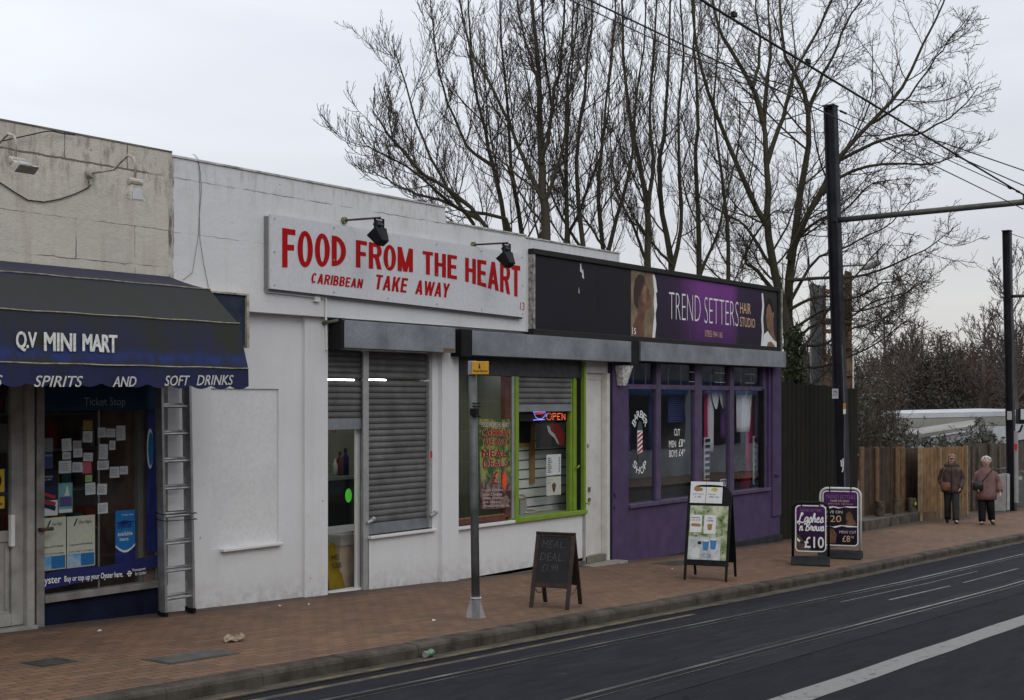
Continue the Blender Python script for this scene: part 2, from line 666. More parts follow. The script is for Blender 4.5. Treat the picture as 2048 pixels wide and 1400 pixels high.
def mat_asphalt(name, col, lighter):
 m, nt, b = _new(name)
 p = _pos(nt)
 n1 = _noise(nt, p, .5, 6, .6)
 n2 = _noise(nt, p, 140, 2, .7)
 n3 = _noise(nt, p, 6, 5, .65, 0, (.25, 1.6, 1))
 c = _mix(nt, _ramp(nt, n1, .35, .7), col, lighter)
 c = _mix(nt, 1.0, c, _ramp(nt, n2, .3, .72, (.6, .6, .6, 1), (1.5, 1.5, 1.5, 1)), 'MULTIPLY')
 c = _mix(nt, 1.0, c, _ramp(nt, n3, .35, .7, (.78, .78, .78, 1), (1.26, 1.26, 1.25, 1)), 'MULTIPLY')
 n4 = _noise(nt, p, 1.1, 6, .7, 1.5, (.3, 1.2, 1))
 c = _mix(nt, _math(nt, 'MULTIPLY', _ramp(nt, n4, .56, .62), .5), c, lighter)
 vo = nt.nodes.new('ShaderNodeTexVoronoi')
 vo.inputs['Scale'].default_value = 3.3
 nt.links.new(p, vo.inputs['Vector'])
 c = _mix(nt, _math(nt, 'MULTIPLY', _math(nt, 'LESS_THAN', vo.outputs['Distance'], .035), .5), c, (.16, .16, .155))
 cr = nt.nodes.new('ShaderNodeTexVoronoi')
 cr.feature = 'DISTANCE_TO_EDGE'
 cr.inputs['Scale'].default_value = .45
 nd = nt.nodes.new('ShaderNodeVectorMath')
 nd.operation = 'ADD'
 ns = nt.nodes.new('ShaderNodeTexNoise')
 ns.inputs['Scale'].default_value = 2
 ns.inputs['Detail'].default_value = 4
 nt.links.new(p, ns.inputs['Vector'])
 sc = nt.nodes.new('ShaderNodeVectorMath')
 sc.operation = 'SCALE'
 sc.inputs['Scale'].default_value = .9
 nt.links.new(ns.outputs['Color'], sc.inputs[0])
 nt.links.new(p, nd.inputs[0])
 nt.links.new(sc.outputs[0], nd.inputs[1])
 nt.links.new(nd.outputs[0], cr.inputs['Vector'])
 ck = _math(nt, 'MULTIPLY', _math(nt, 'LESS_THAN', cr.outputs['Distance'], .006), _ramp(nt, n1, .45, .6))
 c = _mix(nt, _math(nt, 'MULTIPLY', ck, .6), c, tuple(q * .35 for q in col))
 nt.links.new(c, b.inputs['Base Color'])
 nt.links.new(_ramp(nt, n1, .3, .7, (.75,) * 3 + (1,), (.9,) * 3 + (1,)), b.inputs['Roughness'])
 b.inputs['Specular IOR Level'].default_value = .07
 _bump(nt, b, n2, .5, .006)
 return m

def worn(name, col, under, amount=.5, scale=10, rough=.7):
 """road paint worn through to what is below"""
 m, nt, b = _new(name)
 p = _pos(nt)
 n = _noise(nt, p, scale, 6, .7)
 n2 = _noise(nt, p, 130, 2, .7)
 k = _ramp(nt, _math(nt, 'ADD', n, _math(nt, 'MULTIPLY', _math(nt, 'SUBTRACT', n2, .5), .35)), amount - .08, amount + .08)
 c = _mix(nt, k, col, under)
 c = _mix(nt, 1.0, c, _ramp(nt, n2, .3, .7, (.8, .8, .8, 1), (1.1, 1.1, 1.1, 1)), 'MULTIPLY')
 nt.links.new(c, b.inputs['Base Color'])
 b.inputs['Roughness'].default_value = rough
 return m

XS = [-40, -20, -12, -8, -6, -5] + [x * .5 for x in range(-9, 80)] + [42, 46, 50, 60, 70, 80]

def kerb_y(x):
 pts = [(-40, -3.0), (0, -3.03), (6, -2.95), (12, -2.86), (22, -2.78), (30, -2.2), (40, -.4), (60, 5.5), (80, 13)]
 for (a, b), (c, d) in zip(pts, pts[1:]):
  if a <= x <= c:
   t = (x - a) / (c - a)
   return b + (d - b) * t
 return pts[-1][1]

def strip(name, m, f0, f1, dz, x0=-40, x1=80, n=2, kind='structure'):
 mb = MB()
 xs = [x for x in XS if x0 < x < x1]
 xs = [x0] + xs + [x1]
 for a, b in zip(xs, xs[1:]):
  for k in range(n):
   y = []
   for x in (a, b):
    u, v = f0(x), f1(x)
    y.append((u + (v - u) * k / n, u + (v - u) * (k + 1) / n))
   mb.quad((a, y[0][0], zg(a) + dz), (b, y[1][0], zg(b) + dz), (b, y[1][1], zg(b) + dz), (a, y[0][1], zg(a) + dz))
 return mb.build(name, m, kind=kind)

ASPH = mat_asphalt('asphalt', (.0168, .0166, .0208), (.0245, .024, .0288))
ASPH_SLAB = mat_asphalt('track_slab', (.0215, .0213, .0265), (.031, .0305, .037))
EARTH = mat('earth', (.09, .08, .06), .9, .2, var=.3, scale=.6)
GUTTER = mat('gutter_concrete', (.085, .073, .060), .85, .15, var=.3, scale=3, bump=.3, bscale=40)
KERB = mat('kerb_concrete', (.085, .073, .061), .85, .12, var=.35, scale=4, bump=.4, bscale=50, fine=.14)
PAVING = mat_paving()

g = MB()
for a, b in zip([-400, -40, 10, 30, 80, 400, 1500], [-40, 10, 30, 80, 400, 1500, 2500]):
 za, zb = max(zg(a), -1.6) - .2, max(zg(b), -1.6) - .2
 za, zb = min(za, .9), min(zb, .9)
 g.quad((a, -900, za), (b, -900, zb), (b, 2500, zb), (a, 2500, za))
g.build('ground', EARTH, kind='structure')
strip('road', ASPH, lambda x: -14, lambda x: kerb_y(x) - .18, -.11, n=6)
strip('tram_track_slab', ASPH_SLAB, lambda x: -5.62, lambda x: -3.55, -.106)
strip('gutter', GUTTER, lambda x: kerb_y(x) - .34, lambda x: kerb_y(x) - .05, -.104, n=1)
strip('pavement', PAVING, kerb_y, lambda x: 3.0 if x > 14 else .3, 0, n=6)
strip('far_pavement', PAVING, lambda x: -17, lambda x: -14, 0)

# kerb stones laid end to end, with open joints
kb = MB()
x = -14.0
random.seed(4)
while x < 60:
 L = .915 if x < 14 else 1.8
 a, b = x + .003, x + L - .003
 ya, yb = kerb_y(a), kerb_y(b)
 j = random.uniform(-.003, .003)
 za, zb = zg(a) + .006 + j, zg(b) + .006 + j
 f = [(0.0, -.30), (0.0, -.035), (.012, -.012), (.035, 0), (.17, .0), (.17, -.30)]
 kb.rings([[(a, ya - .15 + q, za + h) for q, h in f], [(b, yb - .15 + q, zb + h) for q, h in f]])
 x += L
kb.build('kerb', KERB, kind='structure')

# road markings and rails
LINE_W = worn('worn_white_paint', (.225, .22, .21), (.035, .034, .037), .64, 9)
LINE_Y = worn('worn_yellow_paint', (.16, .125, .055), (.055, .050, .043), .48, 5)
strip('edge_line', LINE_W, lambda x: -6.56 + .006 * math.sin(x * 3.1), lambda x: -6.31 + .006 * math.sin(x * 2.3 + 1), -.1055, -4, 60, 1)
strip('yellow_line', LINE_Y, lambda x: kerb_y(x) - .33, lambda x: kerb_y(x) - .26, -.099, -8, 5.2, 1)
strip('yellow_line', LINE_Y, lambda x: kerb_y(x) - .54, lambda x: kerb_y(x) - .47, -.1055, -8, 4.2, 1)
LINE_F = worn('faint_white_paint', (.20, .20, .205), (.03, .03, .034), .55, 9)
STEEL = mat('rail_steel', (.16, .16, .165), .30, .5, metal=.6, var=.25, scale=3)
GROOVE = mat_flat('rail_groove', (.012, .012, .013), .9)
PATCH = mat_asphalt('patch_asphalt', (.034, .033, .037), (.048, .047, .051))
for ya in (-3.95, -5.24):
 t = thing('tram_rail', 'steel tram rail set in the asphalt, the one nearer the kerb' if ya > -4.5 else 'steel tram rail set in the asphalt, the one nearer the wide white line', 'rail', (0, ya, zg(0) - .11), 'grooved tram rails')
 for nm, o0, o1, dz, mm in (('rail_head', .03, .075, -.1025, STEEL), ('groove', -.045, .028, -.1035, GROOVE), ('keeper', -.062, -.046, -.1025, STEEL)):
  mb = MB()
  for a, b in zip(XS, XS[1:]):
   mb.quad((a, ya + o0, zg(a) + dz), (b, ya + o0, zg(b) + dz), (b, ya + o1, zg(b) + dz), (a, ya + o1, zg(a) + dz))
  mb.build(nm, mm, t)
strip('rail_sealant', PATCH, lambda x: -5.24 + .10, lambda x: -5.24 + .17 + .03 * math.sin(x * 1.7) * math.sin(x * .6 + 2), -.1035, 1.5, 16, 1)
strip('rail_sealant', PATCH, lambda x: -3.95 + .10, lambda x: -3.95 + .13 + .02 * math.sin(x * 1.3), -.1035, -2, 20, 1)
strip('worn_lane_mark', LINE_F, lambda x: -4.62, lambda x: -4.575, -.102, 7.3, 9.7, 1)
strip('worn_lane_mark', LINE_F, lambda x: -4.62, lambda x: -4.58, -.102, 10.3, 13.2, 1)
strip('worn_lane_mark', LINE_F, lambda x: -4.25, lambda x: -4.225, -.102, 6.6, 12.2, 1)

COVER = mat('cover_concrete', (.10, .098, .09), .8, .3, var=.2, scale=6, bump=.3)
IRON = mat('cover_iron', (.085, .08, .072), .6, .4, metal=.3, var=.25, scale=8)

def cover(name, label, corners, m, rib):
 p = [(q[0], q[1], zg(q[0])) for q in corners]
 c = tuple(sum(q[i] for q in p) / 4 for i in range(3))
 t = thing(name, label, 'manhole cover', c)
 mb = MB()
 mb.hexa([(x, y, z - .03) for x, y, z in p] + [(x, y, z + .005) for x, y, z in p])
 mb.build('frame', IRON, t)
 mb = MB()
 q = [tuple(c[i] + (v[i] - c[i]) * .9 for i in range(3)) for v in p]
 mb.hexa([(x, y, z - .02) for x, y, z in q] + [(x, y, z + .008) for x, y, z in q])
 if rib:
  for i in range(1, 7):
   for k in range(1, 4):
    u, w = i / 7, k / 4
    x = (q[0][0] * (1 - u) + q[1][0] * u) * (1 - w) + (q[3][0] * (1 - u) + q[2][0] * u) * w
    y = (q[0][1] * (1 - u) + q[1][1] * u) * (1 - w) + (q[3][1] * (1 - u) + q[2][1] * u) * w
    mb.box(x - .02, x + .02, y - .012, y + .012, zg(x), zg(x) + .013)
 mb.build('lid', m, t)

cover('manhole_cover', 'long smooth grey concrete cover set in the brick paving by the kerb', [(-2.36, -2.42), (-1.63, -2.42), (-1.63, -2.1), (-2.36, -2.1)], COVER, False)
cover('manhole_cover', 'small ribbed iron cover in the paving before the mini mart', [(-3.08, -1.84), (-2.74, -1.82), (-2.74, -1.54), (-3.08, -1.56)], IRON, True)
cover('manhole_cover', 'dark iron cover in the paving beside the white door step', [(8.4, -.95), (9.2, -.95), (9.2, -.55), (8.4, -.55)], IRON, True)
cover('manhole_cover', 'wide iron cover in the paving by the purple shop end', [(12.6, -1.3), (13.9, -1.3), (13.9, -.95), (12.6, -.95)], IRON, True)
cover('manhole_cover', 'dark iron cover in the paving under the walking women', [(23.6, -.35), (25.0, -.35), (25.0, .05), (23.6, .05)], IRON, True)
# ------------------------------------------------------------------ shared materials
CREAM = mat_wall('cream_render', (.60, .565, .49), (.24, .165, .12), hl=((4.40, .009, None, None), (3.87, .003, None, None), (3.50, .004, None, None)),
                 vl=((-1.62, .004, 4.40, 9), (-.92, .006, 4.40, 9), (-1.5, .006, 3.5, 3.87), (-.83, .006, 3.42, 3.87), (-2.3, .004, 3.5, 3.87), (-.40, .02, 0, 9)), streak=.35, peel=.35, top=4.42, topk=.8, rough_h=.7)
WHITE = mat_wall('white_painted_render', (.70, .70, .706), (.38, .33, .29), hl=((4.40, .005, None, None), (3.86, .003, None, None)),
                 vl=((-.36, .008, 3.2, 9), (3.6, .004, 4.2, 4.6), (6.6, .008, 4.2, 9)), streak=.15, peel=.10, crack=.8, base=.04, top=4.62)
PURPLE = mat('purple_paint', (.084, .056, .124), .6, .2, var=.16, scale=3, bump=.1, bscale=30)
PURPLE_TRIM = mat('purple_trim', (.100, .074, .135), .55, .2, var=.15, scale=6)
PLINTH = mat('black_plinth', (.028, .028, .030), .75, .3, var=.3, scale=4, bump=.3)
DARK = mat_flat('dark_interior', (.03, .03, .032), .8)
BLACK = mat('black_paint', (.012, .012, .013), .55, .14, var=.2, scale=6)
GALV = mat('galvanised_steel', (.30, .315, .34), .48, .5, metal=.55, var=.22, scale=2.2, fine=.1)
SLAT = mat('shutter_slat_steel', (.135, .133, .132), .55, .3, metal=.3, var=.22, scale=2.6, fine=.1)
ALU = mat('aluminium', (.42, .42, .43), .45, .5, metal=.6, var=.12, scale=5)
GREYFRAME = mat('grey_frame', (.33, .32, .30), .6, .4, var=.2, scale=5)
NAVY = mat('navy_paint', (.008, .011, .030), .6, .14, var=.25, scale=4)
FELT = mat('roof_felt', (.10, .10, .10), .9, .2, var=.2, scale=1)
BRICK = mat('side_brick', (.26, .17, .13), .9, .2, var=.25, scale=3, bump=.3, bscale=20)
GREEN = mat('lime_green_paint', (.20, .31, .035), .45, .25, var=.10, scale=6)
BROWN = mat('brown_timber', (.13, .045, .03), .55, .4, var=.2, scale=8)
WHITEPAINT = mat('white_gloss', (.72, .72, .71), .45, .4, var=.06, scale=6)
GLASS = mat_glass('shop_glass', (.93, .95, .94), .9, .9)
GLASS_SALON = mat_glass('salon_glass', (.90, .92, .94), .95, 3.8)
GLASS_DULL = mat_glass('dull_shop_glass', (.86, .89, .90), .85, 1.3)
PAPER = mat_flat('white_paper', (.70, .70, .70), .8)
INK = mat_flat('black_ink', (.02, .02, .022), .7)
LETTER_W = mat_flat('white_lettering', (.80, .80, .79), .6)

def X(px, py=900, y=0.0):
 return at_y(px, py, y)[0]

def slats(mb, x0, x1, z0, z1, y, pitch=.075, depth=.016):
 """roller shutter curtain: a row of curved laths"""
 n = max(1, int(round((z1 - z0) / pitch)))
 p = (z1 - z0) / n
 prof = []
 for i in range(n):
  for u, d in ((0, 0), (.06, .35), (.16, .8), (.42, 1), (.7, .75), (.9, .25), (.97, 0)):
   prof.append((z0 + (i + u) * p, y - depth * d))
 prof.append((z1, y))
 vs = []
 for z, yy in prof:
  vs += [(x0, yy, z), (x1, yy, z)]
 fs = [(2 * i, 2 * i + 1, 2 * i + 3, 2 * i + 2) for i in range(len(prof) - 1)]
 b = len(vs)
 vs += [(x0, y + .012, z0), (x1, y + .012, z0), (x1, y + .012, z1), (x0, y + .012, z1)]
 fs.append((b + 1, b, b + 3, b + 2))
 mb.add(vs, fs)

def shutter_box(mb, x0, x1, z0, z1, y0, y1, joints):
 """folded steel housing; seams between the sheets"""
 xs = [x0] + list(joints) + [x1]
 for a, b in zip(xs, xs[1:]):
  mb.box(a + .002, b - .002, y0, y1, z0, z1)

# ================================================================== MINI MART
mm = thing('corner_shop', 'cream rendered single storey mini mart with a blue shop front', 'building', (-3.0, 0, zg(-3)))
mb = MB()
wall_holes(mb, -7.0, -.372, -.3, 4.64, -.12, .12, [(-7.2, -.30, -.4, 3.0)])
mb.build('wall', CREAM, mm)
mb = MB()
mb.box(-7.0, -.378, -.128, .13, 4.641, 4.655)
mb.build('coping', mat('stained_coping', (.22, .20, .17), .9, .2, var=.4, scale=6, bump=.4), mm)
mb = MB()
mb.box(-7.0, -.38, .125, 9.0, 3.9, 4.05)
mb.build('roof', FELT, mm)
mb = MB()
mb.box(-7.0, -6.8, .13, 9, -.3, 3.9)
mb.box(-7.0, -.38, 9.0, 9.2, -.3, 3.9)
mb.box(-.52, -.38, .13, 9, -.3, 3.9)
mb.build('side_walls', BRICK, mm)
# shop window
WX0, WX1 = X(79, 1000, .05), X(317, 1000, .05)
win = MB()
win.box(WX0 - .085, WX0 - .002, -.03, .08, zg(-1.8) - .05, 2.98)
win.box(WX1, WX1 + .07, -.01, .08, .36, 2.98)
win.box(WX0, WX1, -.04, .08, .355, .42)
win.box(WX0, WX1, .05, .08, 2.2, 2.22)
win.box(WX0 + .655, WX0 + .675, .064, .08, .42, 2.2)
f = win.build('shop_window', mat('worn_alu_frame', (.27, .255, .24), .5, .4, metal=.3, var=.25, scale=6), mm, bevel=.004)
ORG[f] = ORG[mm]
mb = MB()
mb.quad((WX0, .047, .42), (WX1, .047, .42), (WX1, .047, 2.2), (WX0, .047, 2.2))
mb.build('pane', GLASS_DULL, f)
mb = MB()
mb.box(WX0, WX1, .02, .1, zg(-1) - .2, .35)
mb.build('stall_riser', NAVY, mm)
# header with the ticket stop strip, then navy boarding to the wall
TEAL = mat_flat('teal_print', (.008, .038, .085), .5)
mb = MB()
mb.box(WX0, -.30, .02, .06, 2.1, 2.98)
mb.build('header_panel', TEAL, mm)
mb = MB()
DIMTXT = mat_flat('dim_white_print', (.22, .27, .30), .6)
c0, c1 = at_y(168, 800, .015), at_y(251, 800, .015)
put_text(mb, 'Ticket Stop', c0[0], c1[0], 2.125, 2.225, .015, .006)
mb.mi = 1
c0, c1 = at_y(115, 800, .015), at_y(163, 800, .015)
put_text(mb, 'oyster', c0[0], c1[0], 2.105, 2.20, .015, .006)
mb.build('lettering', [DIMTXT, mat_flat('navy_print', (.01, .02, .09), .5)], mm)
# right-hand printed strip between window and ladder
STRIPB = mat_flat('print_blue', (.02, .03, .16), .5)
mb = MB()
a, b = X(293, 900, .05), WX1
mb.box(a, b, .052, .056, .70, 2.1)
Y_ = .050
mb.mi = 1
mb.prism_xz([(a + .004 + .075 * (1 + math.cos(t)) * .55, 1.72 + .2 * math.sin(t)) for t in np.linspace(0, 2 * math.pi, 20, endpoint=False)], .0505, .0515)
mb.mi = 2
mb.prism_xz([(a + .02 + .06 * (1 + math.cos(t)) * .55, 1.72 + .165 * math.sin(t)) for t in np.linspace(0, 2 * math.pi, 20, endpoint=False)], .049, .0502)
mb.build('printed_strip', [STRIPB, PAPER, mat_flat('print_cyan', (.02, .16, .36), .5)], mm)
# the door: grey aluminium, glazed above
door = MB()
DX0, DX1 = -3.3, WX0 - .12
zb = zg(-2.2)
door.box(DX1 - .075, DX1, -.05, .06, zb, 2.98)
door.box(DX1 - .20, DX1 - .078, .0, .06, zb + .03, 2.9)
door.box(DX0, DX1 - .078, .01, .05, zb + .78, zb + .88)
door.box(DX0, DX1 - .078, .01, .05, zb + .03, zb + .14)
door.box(DX0, DX1 - .205, .025, .045, zb + .14, zb + .78)
door.box(DX1 - .26, DX1 - .235, .005, .025, zb + .18, zb + .74)
door.box(DX0, DX1, -.1, .08, zb - .1, zb + .022)
d = door.build('door', GREYFRAME, mm, bevel=.004)
ORG[d] = ORG[mm]
mb = MB()
mb.quad((DX0, .033, zb + .88), (DX1 - .205, .033, zb + .88), (DX1 - .205, .033, 2.9), (DX0, .033, 2.9))
mb.build('pane', GLASS_DULL, d)
mb = MB()
mb.box(DX1 - .235, DX1 - .195, -.045, -.0, zb + .74, zb + 1.02)
mb.build('handle', WHITEPAINT, d, bevel=.005)
mb = MB()
mb.box(DX1 + .002, WX0 - .087, .02, .1, zb, 2.98)
mb.build('door_jamb', NAVY, mm)
mb = MB()
mb.tube([(WX0 - .06, -.035, 1.03), (WX0 - .06, -.06, 1.03), (WX0 + .06, -.06, 1.03), (WX0 + .06, -.035, 1.03)], .018, 6)
mb.build('latch', mat('rusty_steel', (.09, .06, .045), .7, .3, metal=.4, var=.3), mm)
# shop interior: dim room, shelves against the back wall
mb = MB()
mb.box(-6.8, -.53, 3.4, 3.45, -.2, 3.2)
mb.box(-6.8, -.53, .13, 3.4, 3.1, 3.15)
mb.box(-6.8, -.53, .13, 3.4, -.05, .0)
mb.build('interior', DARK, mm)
SHELF = mat_flat('shelf_metal', (.14, .15, .15), .6)
stock = [mat_flat('stock_%s' % n, c, .6) for n, c in (('red', (.22, .03, .02)), ('teal', (.05, .16, .15)), ('cream', (.25, .24, .2)), ('blue', (.03, .06, .2)), ('amber', (.3, .14, .03)))]
mb = MB()
random.seed(7)
for z in (.5, .9, 1.3, 1.7, 2.05):
 mb.mi = 0
 mb.box(-3.2, -.55, .75, 1.1, z, z + .025)
 x = -3.15
 while x < -.65:
  w, h = random.uniform(.05, .12), random.uniform(.1, .26)
  mb.mi = random.choice((1, 2, 3, 3, 4, 5, 2))
  if random.random() < .8:
   mb.box(x, x + w, .78, .95, z + .026, z + .026 + h)
  x += w + random.uniform(.01, .05)
mb.build('stock_shelves', [SHELF] + stock, mm)
mb = MB()
mb.box(X(277, 900, .14), X(292, 900, .14), .14, .2, .4, 2.2)
mb.build('inner_pillar', mat_flat('pillar_grey', (.22, .22, .20), .6), mm)

# things stuck inside the window
WIN_G = 'papers taped inside the mini mart window'

def sheet(x0, x1, z0, z1, y, tilt=0.0, curl=.006):
 mb = MB()
 cx_, cz_ = (x0 + x1) / 2, (z0 + z1) / 2
 pts = []
 n = 4
 for k in range(n + 1):
  for i in range(n + 1):
   u, w = i / n, k / n
   dx, dz = (x0 - cx_) + (x1 - x0) * u, (z0 - cz_) + (z1 - z0) * w
   pts.append((cx_ + dx * math.cos(tilt) - dz * math.sin(tilt), y + curl * math.sin(3.1 * u + 5 * w) * (1 - w), cz_ + dx * math.sin(tilt) + dz * math.cos(tilt)))
 mb.add(pts, [(k * (n + 1) + i, k * (n + 1) + i + 1, (k + 1) * (n + 1) + i + 1, (k + 1) * (n + 1) + i) for k in range(n) for i in range(n)])
 return mb

def scribble(mb, x0, x1, z0, z1, y, n, rnd):
 """rows of small handwriting on a notice"""
 for i in range(n):
  z = z1 - (i + 1) * (z1 - z0) / (n + 1)
  x = x0
  end = x1 - rnd.uniform(0, .35) * (x1 - x0)
  while x < end:
   w = rnd.uniform(.008, .02)
   mb.box(x, min(end, x + w), y - .0008, y, z - .0025, z + .0025)
   x += w + .006

GREYINK = mat_flat('grey_ink', (.25, .26, .28), .8)
# measured from the window photo: px box -> (x0,y0,x1,y1, colour, label)
NOTES = [
 (166, 841, 185, 860, 'amber', 'dull orange paper notice, topmost in the shop window'),
 (166, 862, 185, 885, 'white', 'off white paper notice under the orange one in the window'),
 (124, 877, 143, 903, 'white', 'tall off white notice with writing at upper left of the window'),
 (146, 881, 163, 898, 'buff', 'buff paper notice in the upper middle of the shop window'),
 (125, 904, 142, 919, 'white', 'small written card under the tall off white notice'),
 (147, 897, 165, 915, 'white', 'white card hanging below the buff notice'),
 (167, 905, 186, 923, 'white', 'white paper square just above the pink paper'),
 (118, 921, 143, 947, 'white', 'large white written notice left of the pink paper'),
 (145, 924, 166, 945, 'white', 'white notice touching the left edge of the pink paper'),
 (165, 924, 183, 947, 'pink', 'pink paper notice in the mini mart window'),
 (171, 950, 184, 964, 'lime', 'small pale green paper below the pink one'),
 (171, 965, 191, 990, 'white', 'white written notice under the pale green paper'),
 (196, 855, 212, 875, 'white', 'white notice highest beside the window strip'),
 (213, 857, 231, 875, 'white', 'white notice in the top right row of the window'),
 (233, 851, 251, 881, 'white', 'tall white notice at the top right of the window'),
 (198, 888, 216, 919, 'white', 'tall narrow white notice right of the window bar'),
 (219, 881, 231, 900, 'white', 'narrow leaning white slip right of the window bar'),
 (195, 921, 218, 940, 'white', 'wide white notice right of the window bar'),
 (220, 933, 239, 956, 'white', 'left one of two joined white notices'),
 (240, 932, 256, 949, 'white', 'right one of two joined white notices'),
 (195, 967, 214, 990, 'white', 'white notice opposite the one under the green paper'),
 (196, 1005, 216, 1028, 'white', 'lowest white notice right of the window bar'),
]
PC = {'white': PAPER, 'amber': mat_flat('amber_paper', (.42, .24, .03), .8), 'buff': mat_flat('buff_paper', (.48, .42, .40), .8), 'pink': mat_flat('pink_paper', (.78, .12, .18), .8), 'lime': mat_flat('lime_paper', (.42, .62, .18), .8)}
rnd = random.Random(3)
for (a, b, c, d_, col, lab) in NOTES:
 p0, p1 = at_y(a, d_, .056), at_y(c, b, .056)
 t = thing('notice', lab, 'paper notice', ((p0[0] + p1[0]) / 2, .056, p0[2]), WIN_G)
 tl = rnd.uniform(-.05, .05)
 sheet(p0[0], p1[0], p0[2], p1[2], .058, tl, .002).build('sheet', PC[col], t)
 w = MB()
 scribble(w, p0[0] + .012, p1[0] - .012, p0[2] + .01, p1[2] - .01, .0555, 5 if d_ - b > 18 else 3, rnd)
 w.build('handwriting', GREYINK, t)

def poster(name, label, px0, py0, px1, py1, y, m, cat='poster', group=None, th=.002):
 p0, p1 = at_y(px0, py1, y), at_y(px1, py0, y)
 t = thing(name, label, cat, ((p0[0] + p1[0]) / 2, y, p0[2]), group)
 mb = MB()
 mb.box(p0[0], p1[0], y, y + th, p0[2], p1[2])
 mb.build('sheet', m, t)
 return t, p0[0], p1[0], p0[2], p1[2]

CREAMP = mat_flat('cream_print', (.62, .60, .48), .8)
SKYP = mat('plane_print', (.12, .30, .52), .7, .2, var=.4, scale=14, col2=(.55, .62, .66))
for (a, b, c, d_, lab) in ((80, 1033, 132, 1143, 'left cream courier poster with a blue foot in the shop window'), (134, 1029, 190, 1137, 'right cream courier poster with a blue foot in the shop window')):
 t, x0, x1, z0, z1 = poster('courier_poster', lab, a, b, c, d_, .053, CREAMP, group='cream courier posters')
 mb = MB()
 mb.box(x0 + .01, x1 - .01, .050, .0525, z0 + .01, z0 + .13)
 mb.mi = 1
 put_text(mb, 'First Flight', x0 + .13, x1 - .04, z1 - .085, z1 - .045, .0515, .004, .3)
 mb.prism_xz([(x0 + .07, z1 - .09), (x0 + .085, z1 - .09), (x0 + .12, z1 - .02), (x0 + .10, z1 - .03)], .0505, .0525)
 put_text(mb, 'urgent parcel Worldwide', x0 + .03, x1 - .03, z0 + .20, z0 + .225, .0515, .006)
 put_text(mb, 'Courier  Cargo  Excess Baggage', x0 + .02, x1 - .02, z0 + .14, z0 + .158, .0515, .004)
 mb.mi = 2
 mb.box(x1 - .16, x1 - .012, .0485, .0497, z0 + .012, z0 + .125)
 mb.build('print', [SKYP, mat_flat('navy_print', (.01, .02, .09)), mat_flat('mid_blue_print', (.03, .17, .42))], t)
t, x0, x1, z0, z1 = poster('travel_poster', 'pale teal travel poster with a white tower in the window', 117, 965, 145, 1027, .053, mat_flat('teal_poster', (.18, .40, .42), .7))
mb = MB()
mb.box(x0 + .01, x1 - .01, .050, .0525, z0 + .06, z0 + .15)
mb.mi = 1
mb.prism_xz([(x0 + .06, z0 + .16), (x0 + .12, z0 + .16), (x0 + .11, z1 - .08), (x0 + .10, z1 - .03), (x0 + .085, z1 - .03), (x0 + .075, z1 - .08)], .050, .0525)
mb.box(x0 + .005, x1 - .005, .0505, .0525, z0 + .005, z0 + .035)
mb.build('print', [mat_flat('plum_print', (.10, .07, .2)), PAPER], t)
t, x0, x1, z0, z1 = poster('railway_poster', 'dark blue poster picturing red and white trains in the window', 79, 941, 115, 1033, .053, mat_flat('night_print', (.015, .018, .05), .7))
mb = MB()
mb.box(x0, x1, .0505, .0525, z0 + .0, z0 + .14)
for k, (dz, m_) in enumerate(((.10, 1), (.06, 2), (.17, 1), (.2, 2))):
 mb.mi = m_
 mb.prism_xz([(x0 + .01, z0 + dz + .03), (x1 - .03, z0 + dz - .02), (x1 - .02, z0 + dz + .02), (x0 + .01, z0 + dz + .065)], .048 - k * .0006, .0503)
mb.mi = 0
put_text(mb, 'New Cross Street', x0 + .01, x1 - .05, z1 - .06, z1 - .04, .0515, .004)
put_text(mb, 'January 2012', x0 + .01, x1 - .06, z1 - .09, z1 - .07, .0515, .004)
mb.build('print', [PAPER, mat_flat('red_print', (.35, .03, .03)), mat_flat('navy_print', (.01, .02, .09))], t)
t, x0, x1, z0, z1 = poster('blue_poster', 'small faded blue poster above the train poster', 79, 906, 106, 938, .053, mat_flat('faded_blue', (.05, .085, .19), .7))
mb = MB()
mb.box(x0 + .01, x1 - .01, .0505, .0525, z1 - .03, z1 - .012)
mb.build('print', mat_flat('dull_print', (.2, .24, .34)), t)
t, x0, x1, z0, z1 = poster('grey_poster', 'faded grey poster in the top left of the window', 79, 876, 106, 905, .053, mat_flat('faded_grey', (.22, .23, .235), .7))
# the tall blue card poster
BLUE1 = mat_flat('bright_blue_print', (.025, .19, .52), .5)
t, x0, x1, z0, z1 = poster('ticket_poster', 'tall bright blue travel card poster at the right of the window', 231, 1019, 270, 1126, .053, BLUE1)
mb = MB()
mb.prism_xz([(x0, z0), (x1, z0), (x1, z0 + .15)] + [(x1 + (x0 - x1) * u, z0 + .15 - .06 * math.sin(math.pi * u)) for u in (.2, .4, .6, .8)] + [(x0, z0 + .15)], .0503, .0527)
mb.mi = 1
mb.prism_xz([(x1, z0 + .15), (x1, z0 + .17)] + [(x1 + (x0 - x1) * u, z0 + .17 - .06 * math.sin(math.pi * u)) for u in (.2, .4, .6, .8)] + [(x0, z0 + .17), (x0, z0 + .15)] + [(x1 + (x0 - x1) * u, z0 + .15 - .06 * math.sin(math.pi * u)) for u in (.8, .6, .4, .2)], .0502, .0525)
put_text(mb, 'available', x0 + .025, x1 - .03, z0 + .255, z0 + .295, .0515, .012)
put_text(mb, 'here.', x0 + .05, x1 - .07, z0 + .205, z0 + .24, .0515, .012)
put_text(mb, 'Ticket Stop', x0 + .07, x1 - .02, z1 - .055, z1 - .035, .0515, .008)
mb.mi = 2
put_text(mb, 'oyster', x0 + .025, x1 - .035, z0 + .31, z0 + .375, .0515, .02)
mb.mi = 0
